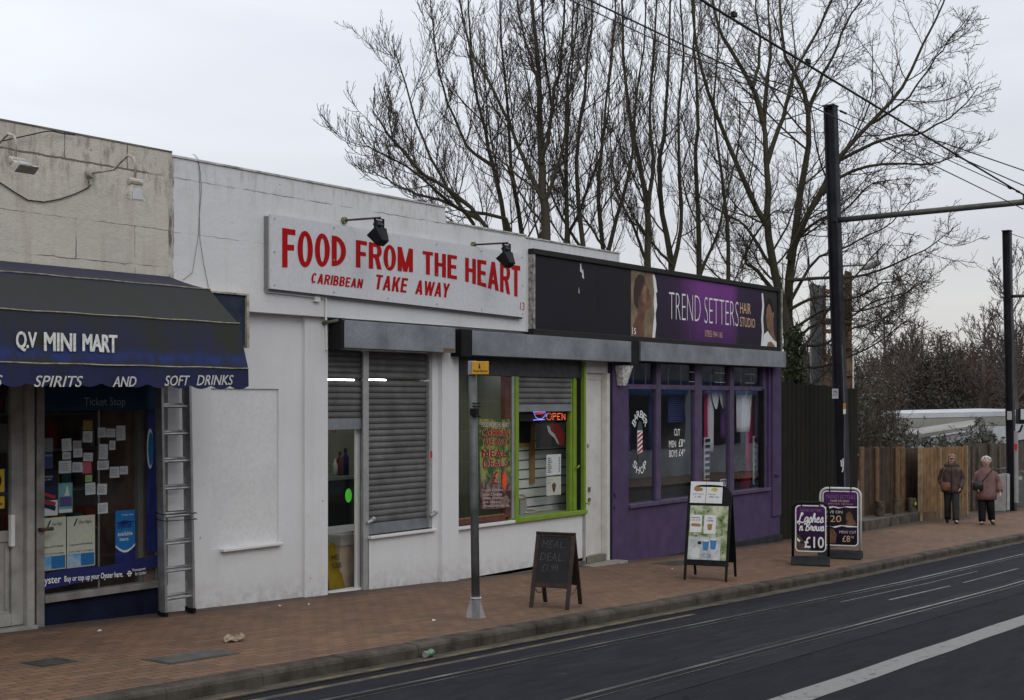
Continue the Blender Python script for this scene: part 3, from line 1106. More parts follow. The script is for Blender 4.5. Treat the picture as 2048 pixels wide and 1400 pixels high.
mb.prism_xz([(x0, z1 - .12), (x0 + .1, z1 - .135), (x1, z1 - .115), (x0 + .1, z1 - .095)], .0503, .0525)
mb.build('print', [mat_flat('print_blue', (.02, .03, .16)), LETTER_W, mat_flat('navy_print', (.01, .02, .09))], t)
# strip along the foot of the window
t = thing('window_strip', 'long dark blue ticket strip along the foot of the window', 'window strip', (WX0 + .6, .053, .43))
mb = MB()
p0, p1 = at_y(79, 1150, .043), at_y(316, 1140, .043)
pts = [(WX0 + .004, .465), (WX1 - .004, .545), (WX1 - .004, .665)]
for u in np.linspace(1, 0, 9)[1:]:
 pts.append((WX0 + .004 + (WX1 - WX0 - .008) * u, .60 + .05 * u + .018 * math.sin(u * 9) + .012 * math.sin(u * 4)))
mb.prism_xz(pts, .040, .0425)
mb.build('sheet', mat_flat('strip_navy', (.02, .025, .11), .45), t)
mb = MB()

def strip_txt(s, pxa, pya0, pya1, pxb, pyb0, pyb1, bold):
 a0, a1 = at_y(pxa, pya1, .038), at_y(pxa, pya0, .038)
 b0, b1 = at_y(pxb, pyb1, .038), at_y(pxb, pyb0, .038)
 put_text(mb, s, a0[0], b0[0], 0, 0, .038, bold, 0, 1, (a0[2], b0[2], a1[2], b1[2]))

strip_txt('oyster', 80, 1157, 1174, 122, 1153, 1170, .02)
strip_txt('Buy or top up your Oyster here.', 129, 1152, 1167, 246, 1142, 1157, .012)
strip_txt('Transport', 264, 1138, 1145, 291, 1134, 1141, .006)
strip_txt('for London', 270, 1144, 1151, 292, 1141, 1148, .006)
c = at_y(259, 1147, .038)
ring = [(c[0] + .022 * math.cos(t_), c[2] + .028 * math.sin(t_)) for t_ in np.linspace(0, 2 * math.pi, 24, endpoint=False)]
rin = [(c[0] + .013 * math.cos(t_), c[2] + .018 * math.sin(t_)) for t_ in np.linspace(0, 2 * math.pi, 24, endpoint=False)]
mb.add([(x_, .0385, z_) for x_, z_ in ring] + [(x_, .0385, z_) for x_, z_ in rin], [(i, (i + 1) % 24, 24 + (i + 1) % 24, 24 + i) for i in range(24)])
mb.box(c[0] - .03, c[0] + .03, .037, .039, c[2] - .005, c[2] + .005)
mb.build('lettering', LETTER_W, t)
# yellow stickers in the door
t, x0, x1, z0, z1 = poster('door_sticker', 'square yellow sticker behind the door glass, upper one', -12, 938, 9, 985, .022, mat_flat('yellow_print', (.50, .36, .03)), 'sticker', 'yellow stickers on the shop door', .003)
mb = MB()
mb.prism_xz([(x1 - .06 + .03 * math.cos(q), (z0 + z1) / 2 + .05 * math.sin(q)) for q in np.linspace(0, 2 * math.pi, 14, endpoint=False)], .0195, .0215)
mb.build('print', INK, t)
t, x0, x1, z0, z1 = poster('door_sticker', 'square yellow sticker behind the door glass, lower one', -12, 992, 9, 1018, .022, mat_flat('yellow_print', (.50, .36, .03)), 'sticker', 'yellow stickers on the shop door', .003)
mb = MB()
mb.box(x0 + .02, x1 - .02, .0195, .0215, z0 + .03, z0 + .05)
mb.build('print', mat_flat('red_print', (.35, .03, .03)), t)

# fascia board end showing beyond the awning
t = thing('fascia_board', 'dark blue fascia board end with peeling cream edge beside the awning', 'sign board', (0, -.2, 2.92))
a0 = at_y(497, 605, -.24)[0]
mb = MB()
mb.box(-5, a0 - .03, -.22, -.13, 2.78, 3.28)
mb.build('board', mat('fascia_navy', (.022, .035, .06), .6, .3, var=.3, scale=6), t)
mb = MB()
mb.box(a0 - .029, a0 + .002, -.25, -.13, 2.74, 3.30)
mb.box(-.4, a0 - .03, -.25, -.13, 3.281, 3.30)
mb.build('edge_trim', mat('peeling_cream', (.42, .38, .30), .8, .2, var=.45, scale=14, col2=(.12, .10, .08)), t)

# ------------------------------------------------------------------ the awning
def mat_canvas():
 m, nt, b = _new('awning_canvas')
 p = _pos(nt)
 sep = nt.nodes.new('ShaderNodeSeparateXYZ')
 nt.links.new(p, sep.inputs[0])
 n1 = _noise(nt, p, 3.0, 6, .6, 0, (1.0, .3, .3))
 n2 = _noise(nt, p, 9.0, 4, .6, .3, (1.0, .25, .25))
 n3 = _noise(nt, p, 160, 2)
 nb = _noise(nt, p, 1.0, 3)
 navy = (.020, .022, .060)
 c = _mix(nt, _ramp(nt, n1, .40, .62), navy, (.024, .026, .021))
 # sun-bleached top panel, green algae on the middle panel, wiped blue patches low down
 topk = nt.nodes.new('ShaderNodeMapRange')
 topk.inputs['From Min'].default_value = 3.20
 topk.inputs['From Max'].default_value = 3.27
 nt.links.new(sep.outputs['Z'], topk.inputs['Value'])
 c = _mix(nt, topk.outputs[0], c, _mix(nt, _ramp(nt, n1, .35, .7), (.034, .034, .064), (.026, .026, .044)))
 mid = nt.nodes.new('ShaderNodeMapRange')
 mid.inputs['From Min'].default_value = 2.72
 mid.inputs['From Max'].default_value = 3.0
 nt.links.new(sep.outputs['Z'], mid.inputs['Value'])
 midk = _math(nt, 'MULTIPLY', mid.outputs[0], _math(nt, 'SUBTRACT', 1.0, topk.outputs[0]))
 c = _mix(nt, _math(nt, 'MULTIPLY', midk, .85), c, (.031, .033, .028))
 low = _math(nt, 'SUBTRACT', 1.0, _math(nt, 'DIVIDE', _math(nt, 'ABSOLUTE', _math(nt, 'SUBTRACT', _math(nt, 'ADD', sep.outputs['Z'], _math(nt, 'MULTIPLY', _math(nt, 'SUBTRACT', n2, .5), .14)), 2.575)), .075), None, True)
 c = _mix(nt, _math(nt, 'MULTIPLY', low, _ramp(nt, n2, .36, .6, (.25, .25, .25, 1), (1, 1, 1, 1))), c, (.018, .034, .15))
 val = _math(nt, 'LESS_THAN', sep.outputs['Z'], 2.475)
 c = _mix(nt, _math(nt, 'MULTIPLY', val, .85), c, _mix(nt, _ramp(nt, n2, .4, .65), (.016, .021, .085), (.018, .020, .045)))
 c = _mix(nt, 1.0, c, _ramp(nt, n3, .3, .7, (.9, .9, .9, 1), (1.1, 1.1, 1.1, 1)), 'MULTIPLY')
 nt.links.new(c, b.inputs['Base Color'])
 b.inputs['Roughness'].default_value = .75
 b.inputs['Specular IOR Level'].default_value = .25
 _bump(nt, b, _math(nt, 'ADD', _math(nt, 'MULTIPLY', n3, .4), nb), .3, .02)
 return m

CANVAS = mat_canvas()
PIPING = mat('awning_piping', (.36, .33, .24), .8, .2, var=.35, scale=12)
aw = thing('awning', 'navy canvas shop awning with a scalloped lettered valance and cream piping', 'awning', (-2.6, -.7, 2.3))
AX0, AX1 = -6.6, -.45
prof = [(-.165, 3.41), (-.75, 3.255), (-1.15, 2.915), (-1.275, 2.49)]
mb = MB()
nx = 40
pr2 = []
for (a, b), (c, d_) in zip(prof, prof[1:]):
 for k in range(5):
  u = k / 5
  pr2.append((a + (c - a) * u, b + (d_ - b) * u - .010 * math.sin(math.pi * u)))
pr2.append(prof[-1])
for i in range(nx):
 xa, xb = AX0 + (AX1 - AX0) * i / nx, AX0 + (AX1 - AX0) * (i + 1) / nx
 for (a, b), (c, d_) in zip(pr2, pr2[1:]):
  mb.quad((xa, c, d_), (xb, c, d_), (xb, a, b), (xa, a, b))
mb.add([(AX1, a, b) for a, b in pr2] + [(AX1, -.165, 2.49)], [tuple(range(len(pr2) + 1))])
mb.add([(AX0, a, b) for a, b in pr2] + [(AX0, -.165, 2.49)], [tuple(range(len(pr2), -1, -1))])
mb.build('canopy', CANVAS, aw)
mb = MB()
pitch = .238
n = int((AX1 - AX0) / .03)
rows = []
for i in range(n + 1):
 x = AX0 + (AX1 - AX0) * i / n
 yv = -1.278 - .006 * math.sin(x * 4)
 zb_ = 2.335 - .032 * abs(math.sin(math.pi * (x - AX1) / pitch)) + .006 * math.sin(x * 2.2)
 rows.append((x, yv, zb_))
for (xa, ya, za), (xb, yb, zb_) in zip(rows, rows[1:]):
 mb.quad((xa, ya - .012 + .006 * math.sin(xa * 9), za), (xb, yb - .012 + .006 * math.sin(xb * 9), zb_), (xb, yb, 2.485), (xa, ya, 2.485))
mb.quad((AX1, -1.278, 2.33), (AX1, -.2, 2.36), (AX1, -.2, 2.49), (AX1, -1.275, 2.487))
o = mb.build('valance', CANVAS, aw)
so = o.modifiers.new('cloth', 'SOLIDIFY')
so.thickness = .004
mb = MB()
for q in prof[1:]:
 mb.tube([(AX0 + (AX1 - AX0) * i / 30, q[0] - .006, q[1] + .004 + .003 * math.sin(i * 1.9)) for i in range(31)], .006, 6)
mb.build('piping', PIPING, aw)
mb = MB()
mb.tube([(AX1 - .01, -.2, 2.485), (AX1 - .01, -1.26, 2.485)], .012, 8)
mb.tube([(AX0, -1.26, 2.48), (AX1, -1.26, 2.48)], .012, 8)
mb.build('frame', ALU, aw)
# lettering painted on the sloping front panel and the valance
mb = MB()
nrm = Vector((0, -(2.915 - 2.49), -(1.275 - 1.15))).normalized()

def on_panel(px0, px1, pyt0, pyt1, pyb0, pyb1):
 def hit(px, py):
  d = Vector(ray(px, py))
  o_ = Vector((CX, CY, CZ))
  p_ = Vector((0, -1.15, 2.915))
  n_ = Vector((0, 2.49 - 2.915, -1.275 + 1.15)).normalized()
  n_ = Vector((0, -.425, .125)).normalized()
  t_ = (p_ - o_).dot(n_) / d.dot(n_)
  return o_ + d * t_ + n_ * .012

 tl, tr, bl, br = hit(px0, pyt0), hit(px1, pyt1), hit(px0, pyb0), hit(px1, pyb1)

 def fn(u, w):
  a = bl.lerp(br, u)
  b = tl.lerp(tr, u)
  return tuple(a.lerp(b, w))
 return fn

put_text(mb, 'Q.V', 0, 0, 0, 0, 0, .045, 0, .9, fn=on_panel(30, 72, 663, 665, 705, 702))
put_text(mb, 'MINI', 0, 0, 0, 0, 0, .05, 0, .95, fn=on_panel(86, 150, 665, 668, 703, 704))
put_text(mb, 'MART', 0, 0, 0, 0, 0, .05, 0, .95, fn=on_panel(163, 233, 668, 671, 703, 707))
yv = -1.296
for s_, a, b, t0, t1, b0, b1 in (('SPIRITS', 68, 166, 751, 752, 774, 774), ('AND', 225, 273, 753, 753, 774, 773), ('SOFT', 329, 380, 751, 751, 772, 771), ('DRINKS', 393, 467, 750, 750, 771, 770), ('WINES', -70, 5, 749, 750, 772, 772)):
 p00, p10 = at_y(a, b0, yv), at_y(b, b1, yv)
 p01, p11 = at_y(a, t0, yv), at_y(b, t1, yv)
 put_text(mb, s_, p00[0], p10[0], 0, 0, yv, .022, .28, 1.0, (p00[2], p10[2], p01[2], p11[2]))
mb.build('lettering', mat('worn_white_letter', (.62, .62, .60), .8, .2, var=.2, scale=30, fine=.15), aw)

# ------------------------------------------------------------------ parapet lamps and wiring on the mini mart
LAMPC = mat('cream_lamp_paint', (.46, .43, .37), .6, .3, var=.25, scale=18)

def goose(label, base, lamp, down):
 t = thing('wall_lamp', label, 'wall lamp', base, 'swan neck lamps on the cream parapet')
 bx, by, bz = base
 mb = MB()
 mb.tube([(bx, by + .002, bz), (bx, by - .06, bz)], .045, 12)
 mb.tube([(bx, by - .03, bz - .03), (bx, by - .03, bz - .11)], .015, 8)
 mb.build('mount', LAMPC, t, smooth=False, bevel=.004)
 mb = MB()
 pts = [(bx, by - .06, bz), (bx, by - .22, bz + .0), (bx, by - .36, bz - .0), (bx, by - .46, bz + .06), (bx, by - .56, bz + .11), (bx, by - .64, bz + .085), (bx, by - .67, bz + .02), (bx, by - .66, bz - .10)]
 mb.tube(pts, .011, 8)
 mb.build('neck', LAMPC, t, smooth=True)
 L = Vector((bx, by - .66, bz - .12))
 mb = MB(Matrix.Translation(L) @ Matrix.Rotation(R(down), 4, 'X'))
 mb.tube([(-.07, 0, -.02), (.07, 0, -.02)], .035, 10)
 mb.hexa([(-.095, -.06, -.2), (.095, -.06, -.2), (.095, .03, -.17), (-.095, .03, -.17), (-.06, -.02, -.045), (.06, -.02, -.045), (.06, .05, -.045), (-.06, .05, -.045)])
 mb.build('lamp_head', LAMPC, t, bevel=.006)
 mb = MB(Matrix.Translation(L) @ Matrix.Rotation(R(down), 4, 'X'))
 mb.quad((-.075, -.0605, -.185), (.055, -.0595, -.18), (.04, -.036, -.08), (-.02, -.034, -.075), (-.06, -.045, -.12))
 mb.build('bare_metal_patch', ALU, t)

goose('cream swan neck lamp with a peeling square head above the awning, right of the other', (-1.36, -.12, 4.30), None, 0)
q = at_y(-62, 312, -.12)
goose('cream swan neck lamp at the picture edge, left of the other', (q[0], -.12, 4.30), None, -55)
BLACKCABLE = mat_flat('black_cable', (.02, .02, .02), .6)
GREYCABLE = mat_flat('grey_cable', (.20, .19, .18), .7)

def cable(label, pts, r, m, name='cable', n=6, cat='cable', group=None):
 mb = MB()
 mb.tube(pts, r, n)
 o = mb.build(name, m, smooth=True)
 return tag(o, label, cat, group)

def px_path(lst, y):
 return [at_y(a, b, y) for a, b in lst]

cable('dark cable sagging across the cream parapet between the lamps', px_path([(-60, 320), (0, 365), (30, 385), (55, 400), (88, 404), (120, 398), (150, 388), (175, 376), (180, 371), (177, 362)], -.133), .006, mat_flat('brown_cable', (.06, .045, .035), .7))
cable('black cable climbing to the cream coping at the picture edge', px_path([(-30, 292), (0, 283), (50, 272), (90, 263), (104, 262)], -.178) + px_path([(125, 267), (150, 270)], -.16), .006, BLACKCABLE)
cable('thin grey cable hanging down the white wall below the coping', px_path([(385, 308), (396, 316), (401, 345), (403, 380), (399, 430), (400, 480), (408, 530), (417, 575)], -.13), .0028, GREYCABLE)
cable('second thin wire hanging beside the cream wall end', px_path([(390, 309), (398, 330), (400, 390), (397, 470), (385, 545), (366, 560)], -.127), .0025, GREYCABLE)

# ------------------------------------------------------------------ ladder leaning on the corner
LADDER = mat('ladder_alu', (.40, .40, .405), .42, .5, metal=.7, var=.18, scale=9)
lt = thing('ladder', 'folded aluminium extension ladder standing against the white corner', 'ladder', (-.4, -.22, zg(-.4)))
zb, zt = zg(-.4), 2.75

def stile(mb, x0, y0, lean):
 w, d_ = .028, .075
 p = [(x0, y0), (x0 + w, y0), (x0 + w, y0 + .006), (x0 + .006, y0 + .006), (x0 + .006, y0 + d_ - .006), (x0 + w, y0 + d_ - .006), (x0 + w, y0 + d_), (x0, y0 + d_)]
 n = len(p)
 vs = [(x, y, zb + .02) for x, y in p] + [(x, y + lean, zt) for x, y in p]
 mb.add(vs, [(i, (i + 1) % n, n + (i + 1) % n, n + i) for i in range(n)] + [tuple(range(n - 1, -1, -1)), tuple(range(n, 2 * n))])

secs = [(-.585, -.235, -.27, 0.0), (-.535, -.195, -.185, 0.0)]
for i, (xl, xr, yy, _) in enumerate(secs):
 for xx in (xl, xr):
  mb = MB()
  stile(mb, xx, yy, .07)
  s_ = mb.build('stile', LADDER, lt)
  ORG[s_] = ORG[lt]
  fb = MB()
  fb.box(xx - .004, xx + .032, yy - .004, yy + .08, zb, zb + .05)
  fb.build('rubber_foot', BLACK, s_)
 for k in range(10):
  z = zb + .17 + k * .268 + i * .02
  if z > zt - .05:
   break
  yy2 = yy + .037 + .07 * (z - zb) / (zt - zb)
  mb = MB()
  mb.tube([(xl + .01, yy2, z), (xr + .02, yy2, z)], .015, 10)
  mb.build('rung', LADDER, lt)
mb = MB()
for z in (1.03, 1.09):
 mb.tube([(-.595, -.285, z), (-.2, -.285, z - .01), (-.19, -.1, z + .01), (-.6, -.1, z + .01), (-.595, -.285, z)], .004, 5)
mb.build('tie_wire', BLACKCABLE, lt)
# ================================================================== TAKE AWAY
ta = thing('takeaway_shop', 'white painted single storey take away shop between cream and purple shops', 'building', (4, 0, zg(4)))
mb = MB()
# upper wall stands a little proud of the shop front
wall_holes(mb, -.368, 3.97, 3.13, 4.60, -.12, .12, [])
wall_holes(mb, 3.97, 5.72, 3.13, 4.42, -.12, .12, [])
wall_holes(mb, 5.72, 8.22, 3.13, 4.40, -.10, .12, [])
# lower wall with door and windows
SH = 2.98
holes = [(1.93, 2.66, -.5, 3.0), (2.66, 3.86, .60, 3.0), (4.32, 7.40, .58, 3.0), (7.40, 8.11, -.6, 3.0), (.24, 1.20, .66, 2.32)]
wall_holes(mb, -.37, 8.11, -.14, 3.13, .0, .2, holes)
wall_holes(mb, -.37, 4.30, -.45, -.14, .0, .2, [(1.93, 2.66, -.5, -.1)])
# bay between the two pilasters
mb.box(1.56, 1.928, -.045, .0, zg(1.6) - .15, 3.129)
mb.box(3.98, 4.318, -.06, .0, zg(4.2) - .15, 3.129)
mb.build('wall', WHITE, ta)
mb = MB()
mb.box(.24, 1.20, .02, .06, .66, 2.32)
mb.build('boarded_window', mat('white_board', (.69, .69, .695), .7, .2, var=.04, scale=2), ta)
mb = MB()
mb.box(.36, 1.22, -.06, .0, .625, .655)
mb.build('sill', WHITEPAINT, ta, bevel=.006)
mb = MB()
mb.box(-.37, 3.99, -.135, .13, 4.602, 4.622)
mb.box(3.99, 5.73, -.135, .13, 4.422, 4.44)
mb.box(5.73, 8.23, -.115, .13, 4.402, 4.42)
mb.build('coping', mat('white_coping', (.58, .57, .55), .85, .2, var=.35, scale=7, bump=.3), ta)
mb = MB()
mb.box(-.36, 8.2, .125, 9.0, 3.85, 4.0)
mb.build('roof', FELT, ta)
mb = MB()
mb.box(-.36, 8.2, 9.0, 9.2, -.5, 3.85)
mb.box(8.08, 8.2, .6, 9.0, -.5, 3.85)
mb.build('side_walls', BRICK, ta)
mb = MB()
mb.box(4.32, 7.39, -.03, .19, zg(7) - .2, -.142)
mb.build('plinth', mat('brick_plinth', (.14, .13, .118), .85, .2, var=.35, scale=9, bump=.4), ta)
mb = MB()
mb.box(7.30, 8.24, -.24, .25, zg(7.5) - .2, -.205)
o = mb.build('step', mat('stained_step', (.17, .155, .13), .85, .2, var=.5, scale=9, bump=.4, col2=(.36, .34, .30)), ta, bevel=.012)
# tiled room behind
def mat_tiles():
 m, nt, b = _new('green_grey_tiles')
 p = _pos(nt)
 sep = nt.nodes.new('ShaderNodeSeparateXYZ')
 nt.links.new(p, sep.inputs[0])
 k = None
 for ax, s_ in (('X', .42), ('Y', .36), ('Z', .42)):
  f_ = _math(nt, 'FRACT', _math(nt, 'DIVIDE', _math(nt, 'ADD', sep.outputs[ax], 10.0), s_))
  q_ = _math(nt, 'LESS_THAN', f_, .018)
  k = q_ if k is None else _math(nt, 'MAXIMUM', k, q_)
 n = _noise(nt, p, 5, 3)
 c = _mix(nt, _ramp(nt, n, .3, .7), (.25, .255, .175), (.215, .22, .15))
 c = _mix(nt, k, c, (.34, .35, .28))
 nt.links.new(c, b.inputs['Base Color'])
 b.inputs['Roughness'].default_value = .35
 return m

TILES = mat_tiles()
mb = MB()
mb.box(1.8, 5.72, 2.0, 2.06, -.3, 3.0)
mb.box(1.74, 1.80, .21, 2.8, -.3, 3.0)
mb.build('tiled_room', TILES, ta)
mb = MB()
mb.box(1.8, 8.0, .21, 2.8, 2.86, 2.92)
mb.build('room_ceiling', mat_flat('ceiling_paint', (.5, .5, .48), .8), ta)
mb = MB()
mb.box(1.8, 8.0, .0, 2.8, -.2, -.10)
mb.build('room_floor', mat('room_floor_tile', (.18, .17, .13), .6, .3, var=.15, scale=5), ta)
mb = MB()
mb.box(5.60, 5.655, .14, 2.0, -.3, 2.86)
mb.build('tiled_partition', TILES, ta)
mb = MB()
mb.box(8.02, 8.06, .21, 2.8, -.3, 2.86)
mb.build('partition', mat_flat('partition_dark', (.06, .055, .05), .8), ta)
TUBE = mat_glow('lit_tube', (.95, .97, 1.0), 13.0)
for i, (x0, x1, y, z) in enumerate(((2.2, 3.6, .55, 2.44), (4.30, 5.10, .75, 2.50))):
 t = thing('strip_light', ('lit fluorescent tube behind the roller shutter', 'lit fluorescent tube in the tiled window by the yellow sign')[i], 'strip light', ((x0 + x1) / 2, y, z), 'strip lights in the take away')
 mb = MB()
 mb.tube([(x0, y, z), (x1, y, z)], .02, 8)
 mb.build('tube', TUBE, t)
 mb = MB()
 mb.box(x0 - .04, x1 + .04, y - .035, y + .035, z + .028, z + .07)
 mb.build('batten', WHITEPAINT, t)

# roller shutters
WOODFR = mat('ochre_timber', (.34, .20, .07), .6, .3, var=.2, scale=8)
mb = MB()
shutter_box(mb, 1.99, 4.02, 2.79, 3.10, -.24, -.001, (2.72,))
sb = mb.build('shutter_housing', GALV, ta, bevel=.003)
ORG[sb] = ORG[ta]
mb = MB()
mb.box(1.935, 1.989, -.235, -.046, 2.77, 3.12)
mb.build('end_plate', BLACK, sb)
mb = MB()
mb.box(3.78, 4.0, -.2425, -.2405, 2.80, 2.84)
mb.build('maker_plate', mat_flat('brass_plate', (.14, .10, .07), .6), sb)
mb = MB()
mb.tube([(1.86, -.02, 3.06), (1.84, -.06, 3.065), (1.99, -.245, 3.11)], .018, 6)
mb.build('bracket', mat('mossy_pipe', (.14, .14, .10), .8, .2, var=.3), sb)
# shutter over the door, half down
mb = MB()
slats(mb, 1.935, 2.60, 1.99, 2.425, .06)
slats(mb, 1.935, 2.60, 2.442, 2.78, .06)
c1 = mb.build('shutter_curtain', SLAT, ta)
ORG[c1] = ORG[ta]
mb = MB()
mb.box(1.935, 2.60, .042, .075, 1.86, 1.988)
mb.build('bottom_rail', GALV, c1)
mb = MB()
zs = .60
slats(mb, 2.70, 3.80, zs + .14, 2.432, .055)
slats(mb, 2.70, 3.80, 2.449, 2.78, .055)
c2 = mb.build('shutter_curtain', SLAT, ta)
ORG[c2] = ORG[ta]
mb = MB()
mb.box(2.70, 3.80, .035, .07, zs + .012, zs + .138)
mb.build('bottom_rail', GALV, c2)
GUIDE = mat('guide_alu', (.42, .42, .415), .5, .5, metal=.4, var=.15, scale=6)
mb = MB()
mb.box(X(727), X(738), .0, .02, zg(2.65) - .05, 2.78)
mb.box(X(732), X(738), .02, .085, zg(2.65) - .05, 2.78)
mb.build('shutter_guide', GUIDE, ta, bevel=.004)
mb = MB()
mb.box(3.802, 3.858, .0, .085, .612, 2.78)
mb.build('shutter_guide', GUIDE, ta, bevel=.004)
mb = MB()
for x in (2.67, 3.84):
 mb.tube([(x - .05, -.02, .76), (x + .05, -.03, .79)], .02, 6)
 mb.ball((x + .05, -.03, .80), .03)
mb.build('shutter_bolt', GUIDE, ta)
mb = MB()
mb.box(3.82, 3.855, -.0035, -.001, 1.48, 1.56)
mb.build('red_tag', mat_flat('red_tag', (.55, .03, .03)), ta)
mb = MB()
mb.box(2.66, 3.90, -.05, .09, .565, .60)
mb.build('sill', WHITEPAINT, ta, bevel=.006)
# door frame, threshold
mb = MB()
mb.box(X(712, 900, .12), X(721, 900, .12), .12, .15, -.03, 2.78)
mb.box(1.93, 2.66, .05, .2, zg(2.3) - .1, zg(2.3) + .01)
mb.build('door_frame', WHITEPAINT, ta, bevel=.004)
mb = MB()
mb.box(X(721.5, 900, .12), 2.66, .10, .16, zg(2.3), 2.78)
mb.build('door_edge', BLACK, ta)
mb = MB()
xd = X(711, 900, .14)
mb.box(1.80, xd, .14, .17, .66, .70)
mb.box(1.80, xd, .14, .17, .70 + .001, .74)
gd = mb.build('glazed_door', mat('door_grey', (.30, .31, .30), .5, .4, var=.1), ta)
ORG[gd] = ORG[ta]
mb = MB()
mb.quad((1.80, .155, .74), (xd, .155, .74), (xd, .155, 2.78), (1.80, .155, 2.78))
mb.build('pane', GLASS, gd)
# counter and goods seen through the door
ct = thing('serving_counter', 'dark take away counter with a pale top behind the open door', 'counter', (2.3, 1.2, -.1))
mb = MB()
mb.box(1.85, 3.6, 1.0, 1.5, -.1, 1.2)
mb.build('front', mat_flat('counter_dark', (.035, .036, .034), .4), ct)
mb = MB()
mb.box(1.82, 3.65, .96, 1.55, 1.201, 1.24)
mb.build('top', mat_flat('counter_top', (.25, .26, .22), .4), ct)
for i, (px, h, r, col, lab) in enumerate(((670, .22, .035, (.6, .62, .56), 'pale squat bottle on the take away counter'), (680, .30, .042, (.16, .03, .025), 'dark red sauce bottle on the take away counter'), (691, .34, .045, (.03, .02, .09), 'tall dark blue bottle on the take away counter'))):
 x = at_y(px, 950, 1.15)[0]
 t = thing('bottle', lab, 'bottle', (x, 1.15, 1.241), 'sauce bottles on the counter')
 mb = MB()
 mb.tube([(x, 1.15, 1.242), (x, 1.15, 1.241 + h * .65), (x, 1.15, 1.241 + h * .8), (x, 1.15, 1.241 + h * .86)], [r, r, r * .5, r * .42], 12)
 mb.build('body', mat_flat('bottle_%d' % i, col, .35), t, smooth=True)
 mb = MB()
 mb.tube([(x, 1.15, 1.241 + h * .862), (x, 1.15, 1.241 + h)], r * .46, 10)
 mb.build('cap', PAPER if i == 0 else INK, t)
t = thing('price_star', 'bright green starburst card stuck on the take away door glass', 'card', (2.32, .13, 1.0))
c = at_y(697, 991, .148)
mb = MB()
mb.prism_xz([(c[0] + (.052 if k % 2 else .06) * math.cos(math.pi * k / 20), c[2] + (.075 if k % 2 else .085) * math.sin(math.pi * k / 20)) for k in range(40)], .146, .150)
mb.build('star', mat_flat('fluor_green', (.10, .72, .06), .6), t)
c = at_y(668, 857, .148)
t = thing('no_smoking_sign', 'small round red no smoking sticker high on the door glass', 'sign', (c[0], .148, c[2]))
mb = MB()
n = 24
mb.add([(c[0] + .042 * math.cos(q), .1465, c[2] + .05 * math.sin(q)) for q in np.linspace(0, 2 * math.pi, n, endpoint=False)] + [(c[0] + .033 * math.cos(q), .1465, c[2] + .04 * math.sin(q)) for q in np.linspace(0, 2 * math.pi, n, endpoint=False)], [(i, (i + 1) % n, n + (i + 1) % n, n + i) for i in range(n)])
mb.prism_xz([(c[0] - .028, c[2] + .024), (c[0] - .022, c[2] + .032), (c[0] + .028, c[2] - .024), (c[0] + .022, c[2] - .032)], .145, .1462)
mb.build('sign', mat_flat('sign_red', (.45, .04, .04)), t)
t = thing('wet_floor_sign', 'yellow folding wet floor sign standing inside the take away doorway', 'floor sign', (2.1, .45, -.1))
fx = X(664, 1100, .4)
mb = MB()
for sgn in (-1, 1):
 mb.hexa([(fx - .14, .45 + sgn * .15 - .01, -.1), (fx + .14, .45 + sgn * .15 - .01, -.1), (fx + .14, .45 + sgn * .15 + .01, -.1), (fx - .14, .45 + sgn * .15 + .01, -.1), (fx - .09, .45 + sgn * .012 - .008, .5), (fx + .09, .45 + sgn * .012 - .008, .5), (fx + .09, .45 + sgn * .012 + .008, .5), (fx - .09, .45 + sgn * .012 + .008, .5)])
mb.build('panels', mat('safety_yellow', (.24, .17, .015), .5, .2, var=.12), t, bevel=.008)
mb = MB()
mb.xf = Matrix.Translation((fx, .305, .12)) @ Matrix.Rotation(-.235, 4, 'X')
put_text(mb, 'WET', -.07, .07, .20, .26, -.008, .02)
put_text(mb, 'FLOOR', -.08, .08, .10, .17, -.014, .02)
mb.build('lettering', INK, t)
t = thing('cupboard', 'beige cupboard just inside the open take away door', 'cupboard', (2.36, .55, -.1))
mb = MB()
mb.box(X(680, 1100, .35), 2.9, .35, .7, -.095, .47)
mb.build('door_panel', mat('beige_board', (.46, .37, .29), .6, .3, var=.1), t, bevel=.004)
mb = MB()
mb.box(X(679, 1100, .35), 2.92, .33, .72, .471, .60)
mb.build('top_drawer', mat_flat('pale_board', (.45, .45, .42)), t, bevel=.004)

# wide window, left light with the tiled room and poster
mb = MB()
shutter_box(mb, 4.37, 8.33, 2.77, 3.08, -.24, -.001, (5.55,))
sb = mb.build('shutter_housing', GALV, ta, bevel=.003)
ORG[sb] = ORG[ta]
mb = MB()
mb.box(4.15, 4.369, -.235, -.062, 2.75, 3.09)
mb.build('end_plate', BLACK, sb)
mb = MB()
mb.box(8.331, 8.60, -.22, -.001, 2.75, 3.10)
mb.build('end_plate', BLACK, sb)
mb = MB()
mb.box(4.32, 7.36, .02, .16, 2.52, 2.78)
mb.build('bottom_rail', mat('dark_rail', (.05, .05, .052), .5, .4, metal=.3, var=.2), ta, bevel=.004)
mb = MB()
mb.box(4.30, 5.58, -.055, .12, .54, .58)
mb.build('sill', WHITEPAINT, ta, bevel=.006)
WF0, WF1 = X(1016), X(1027)
mb = MB()
mb.box(WF0, WF1, .045, .12, .621, 2.52)
mb.box(4.32, WF0 - .001, .04, .12, .581, .66)
mb.build('timber_frame', BROWN, ta)
mb = MB()
mb.box(4.33, WF0, .06, .10, .66, .67)
mb.build('timber_bead', WOODFR, ta)
mb = MB()
mb.quad((4.32, .028, .671), (WF1, .028, .671), (WF1, .028, 2.52), (4.32, .028, 2.52))
mb.build('window_pane', GLASS, ta)
mb = MB()
mb.box(WF1 + .001, 5.66, .02, .12, .60, 2.52)
mb.build('grey_post', GUIDE, ta, bevel=.004)
